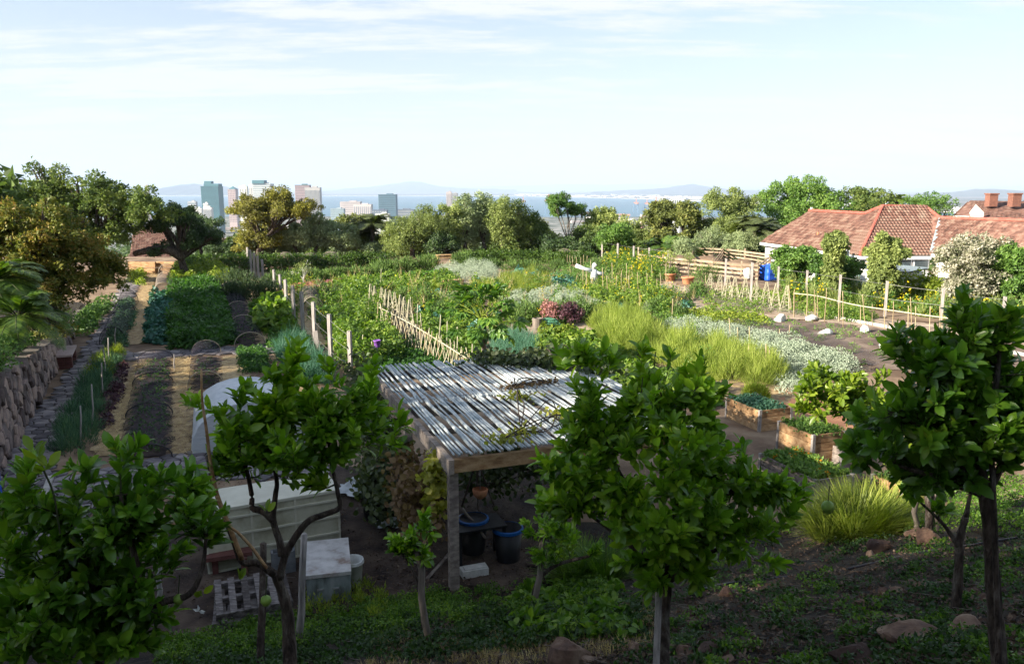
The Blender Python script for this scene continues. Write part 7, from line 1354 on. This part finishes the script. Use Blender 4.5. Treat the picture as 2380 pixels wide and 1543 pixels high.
cover('ground_cover', 'patches of greener weeds on the right bank', 230, (1380, 2420), (1230, 1600), f_weed, .15, .12, 60, .045, .03, f=lambda px, py: sin(px * .021) * sin(py * .033 + px * .01) > .1)
cover('ground_cover', 'broad leaved weeds beneath the young lemon tree', 80, (1180, 1450), (1370, 1480), f_weed, .2, .2, 30, .14, .08, LEAF)
cover('ground_cover', 'sunlit weeds behind the right lemon trees', 260, (1950, 2420), (1120, 1240), f_weed, .2, .25, 60, .06, .03)
cover('dry_grass', 'short dry grass along the crest of the bank', 420, (850, 1550), (1420, 1560), f_straw, .12, .07, 22, .09, .007, SPK, 'spike', f=near(85, 190))
def litter(n, xr, yr, label):
    c = bankpts(n, xr, yr); c[:, 2] = gz(c[:, 0], c[:, 1]) + R.uniform(.015, .05, n); g = Geo(); leaves(g, c, R.normal(0, 1, (n, 3)) * [1, 1, .3], R.normal(0, .5, (n, 3)) + [0, 0, 1], R.uniform(.03, .08, n), R.uniform(.015, .045, n), DIAM); tag(g.build('leaf_litter', f_lit), label, kind='stuff')
litter(15000, (850, 2420), (1240, 1600), 'brown leaf litter scattered over the bank'); litter(2600, (350, 1300), (1120, 1440), 'fallen leaves on the dark soil of the yard')
c = bankpts(520, (500, 2420), (1330, 1600)); g = Geo()
for q in c: a_ = R.uniform(0, pi); ln = R.uniform(.08, .35); z_ = float(gz(q[0], q[1])) + .04; dx = np.array([cos(a_), sin(a_) * .8, -.3 * sin(a_)]) * ln; q0 = np.array([q[0], q[1], z_]); tube(g, [q0 - dx / 2, q0 + R.normal(0, .01, 3), q0 + dx / 2 + [0, 0, R.uniform(0, .03)]], [.004, .0035, .002], 3, t=R.random())
tag(g.build('fallen_twigs', m_bark2), 'thin dry twigs strewn over the bank', kind='stuff')
def clump(px, py, r, n, L_, label, m=None, W_=.022):
    c = GB(px, py); root = thing('grass_clump', label, 'grass clump', c); a = R.uniform(0, 2 * pi, n); q = r * .35 * np.sqrt(R.random(n)); e = R.uniform(.5, 1.4, n); pos = c + np.column_stack([np.cos(a) * q, np.sin(a) * q, np.zeros(n)]); ax = np.column_stack([np.cos(a) * np.cos(e), np.sin(a) * np.cos(e), np.sin(e)]); nr = np.column_stack([-np.cos(a) * np.sin(e), -np.sin(a) * np.sin(e), np.cos(e)]); tm = (np.array([[0, .5, 0], [0, -.5, 0], [.35, .45, .0], [.35, -.45, .0], [.7, .35, -.07], [.7, -.35, -.07], [1, 0, -.22]]), np.array([[0, 1, 3, 2], [2, 3, 5, 4]]), np.array([[4, 5, 6]])); g = Geo(); leaves(g, pos, ax, nr, L_ * R.uniform(.6, 1.15, n), W_, tm); g.build('blades', m or f_grass, root)['kind'] = 'stuff'
clump(1985, 1250, 1.0, 1500, 1.0, 'big arching grass clump lit by the sun'); clump(2045, 1240, .8, 900, .95, 'arching grass clump right of the biggest one'); clump(1925, 1255, .7, 700, .8, 'arching grass clump left of the biggest one')
clump(1345, 1352, .7, 700, .75, 'shaded grass clump behind the young lemon tree', f_weed); clump(1405, 1350, .6, 500, .7, 'shaded grass clump left of the largest tree trunk', f_weed)
rk = [(1322, 1540, 110, 100, 'largest brown rock at the bottom of the bank'), (1445, 1512, 24, 18, 'small rounded reddish rock left of the grey one'), (1482, 1512, 52, 28, 'dark grey rock in the row before the trunk'), (1517, 1512, 36, 26, 'reddish rock touching the trunk on its left'), (1562, 1512, 30, 24, 'brown rock touching the trunk on its right'), (1590, 1524, 54, 24, 'pale flat rock right of the trunk'), (1656, 1525, 54, 40, 'dark red rock among the weeds'), (1688, 1543, 44, 30, 'tan rock at the bottom edge'), (1370, 1540, 40, 22, 'low reddish rock beside the largest rock'), (1460, 1448, 32, 14, 'small flat rock in the dry grass'), (1441, 1438, 18, 12, 'small rock above the flat one'), (1464, 1410, 44, 26, 'brown rock under the leafy weeds'), (1604, 1432, 22, 18, 'small pale brown rock right of the trunk'), (1640, 1424, 28, 16, 'grey pebbly rock right of the pale brown one'), (1683, 1385, 34, 28, 'tan rock by the start of the hose'), (2000, 1540, 110, 55, 'large tan rock near the bottom right'), (2120, 1490, 130, 40, 'long dark rock behind the large tan one'), (2250, 1475, 90, 42, 'dark rock at the foot of the right trunk'), (2094, 1440, 46, 18, 'flat brown rock half sunk in weeds'), (1996, 1412, 36, 30, 'reddish rock at the left of the rock ring'), (2053, 1380, 30, 22, 'whitish topped rock of the ring'), (2086, 1374, 32, 14, 'flat tan rock of the ring'), (2133, 1364, 56, 20, 'long rusty rock of the ring'), (2256, 1384, 34, 18, 'tan rock right of the thin trunk'), (2290, 1396, 44, 20, 'grey rock behind the right trunk'), (2048, 1278, 46, 34, 'reddish boulder right of the grass clump'), (2023, 1292, 24, 18, 'small dark rock beside the reddish boulder'), (2128, 1246, 52, 28, 'tan boulder under the sunlit citrus trunk'), (2156, 1266, 58, 40, 'large reddish boulder under the sunlit citrus trunk'), (2034, 1464, 22, 14, 'small rock at the end of the short hose'), (980, 1620 - 60, 60, 26, 'low rock at the bottom centre'), (1180, 1548, 30, 14, 'small stone at the bottom centre right')]
for i, (px, py, w_, h_, lb) in enumerate(rk):
    c = GB(px, py); s = np.linalg.norm(c - EYE) / F; zz = float(gz(c[0], c[1])); lump('rock', m_rock, (c[0], c[1], zz + h_ * s * .12), w_ * s * .54, w_ * s * .42, h_ * s * .6, lb, 'rock', 'rocks on the bank', 15, .2, 100 + i, R.uniform(-.5, .5))
def hose(pts, label): q = [GB(*a_) + [0, 0, .03] for a_ in pts]; g = Geo(); tube(g, smoothpath(q, 5), .016, 7); tag(g.build('irrigation_hose', m_hose, loc=q[0], smooth=True), label, 'hose')
hose([(1600, 1390), (1640, 1372), (1683, 1361), (1740, 1354), (1800, 1348), (1880, 1338)], 'black irrigation hose running right from the largest tree'); hose([(1970, 1326), (2059, 1306), (2155, 1285), (2278, 1267), (2420, 1245)], 'black irrigation hose passing behind the right trunks'); hose([(1930, 1475), (1985, 1462), (2030, 1458)], 'short end of black hose near the bottom right')
q = P(-12, 1080, 17.5); c = G(-5, 1190); g = Geo(); tube(g, [c, [c[0], c[1], 1.2]], .12, 10); tag(g.build('blue_drum', m_blue, loc=c), 'edge of a blue drum at the left frame border', 'drum')
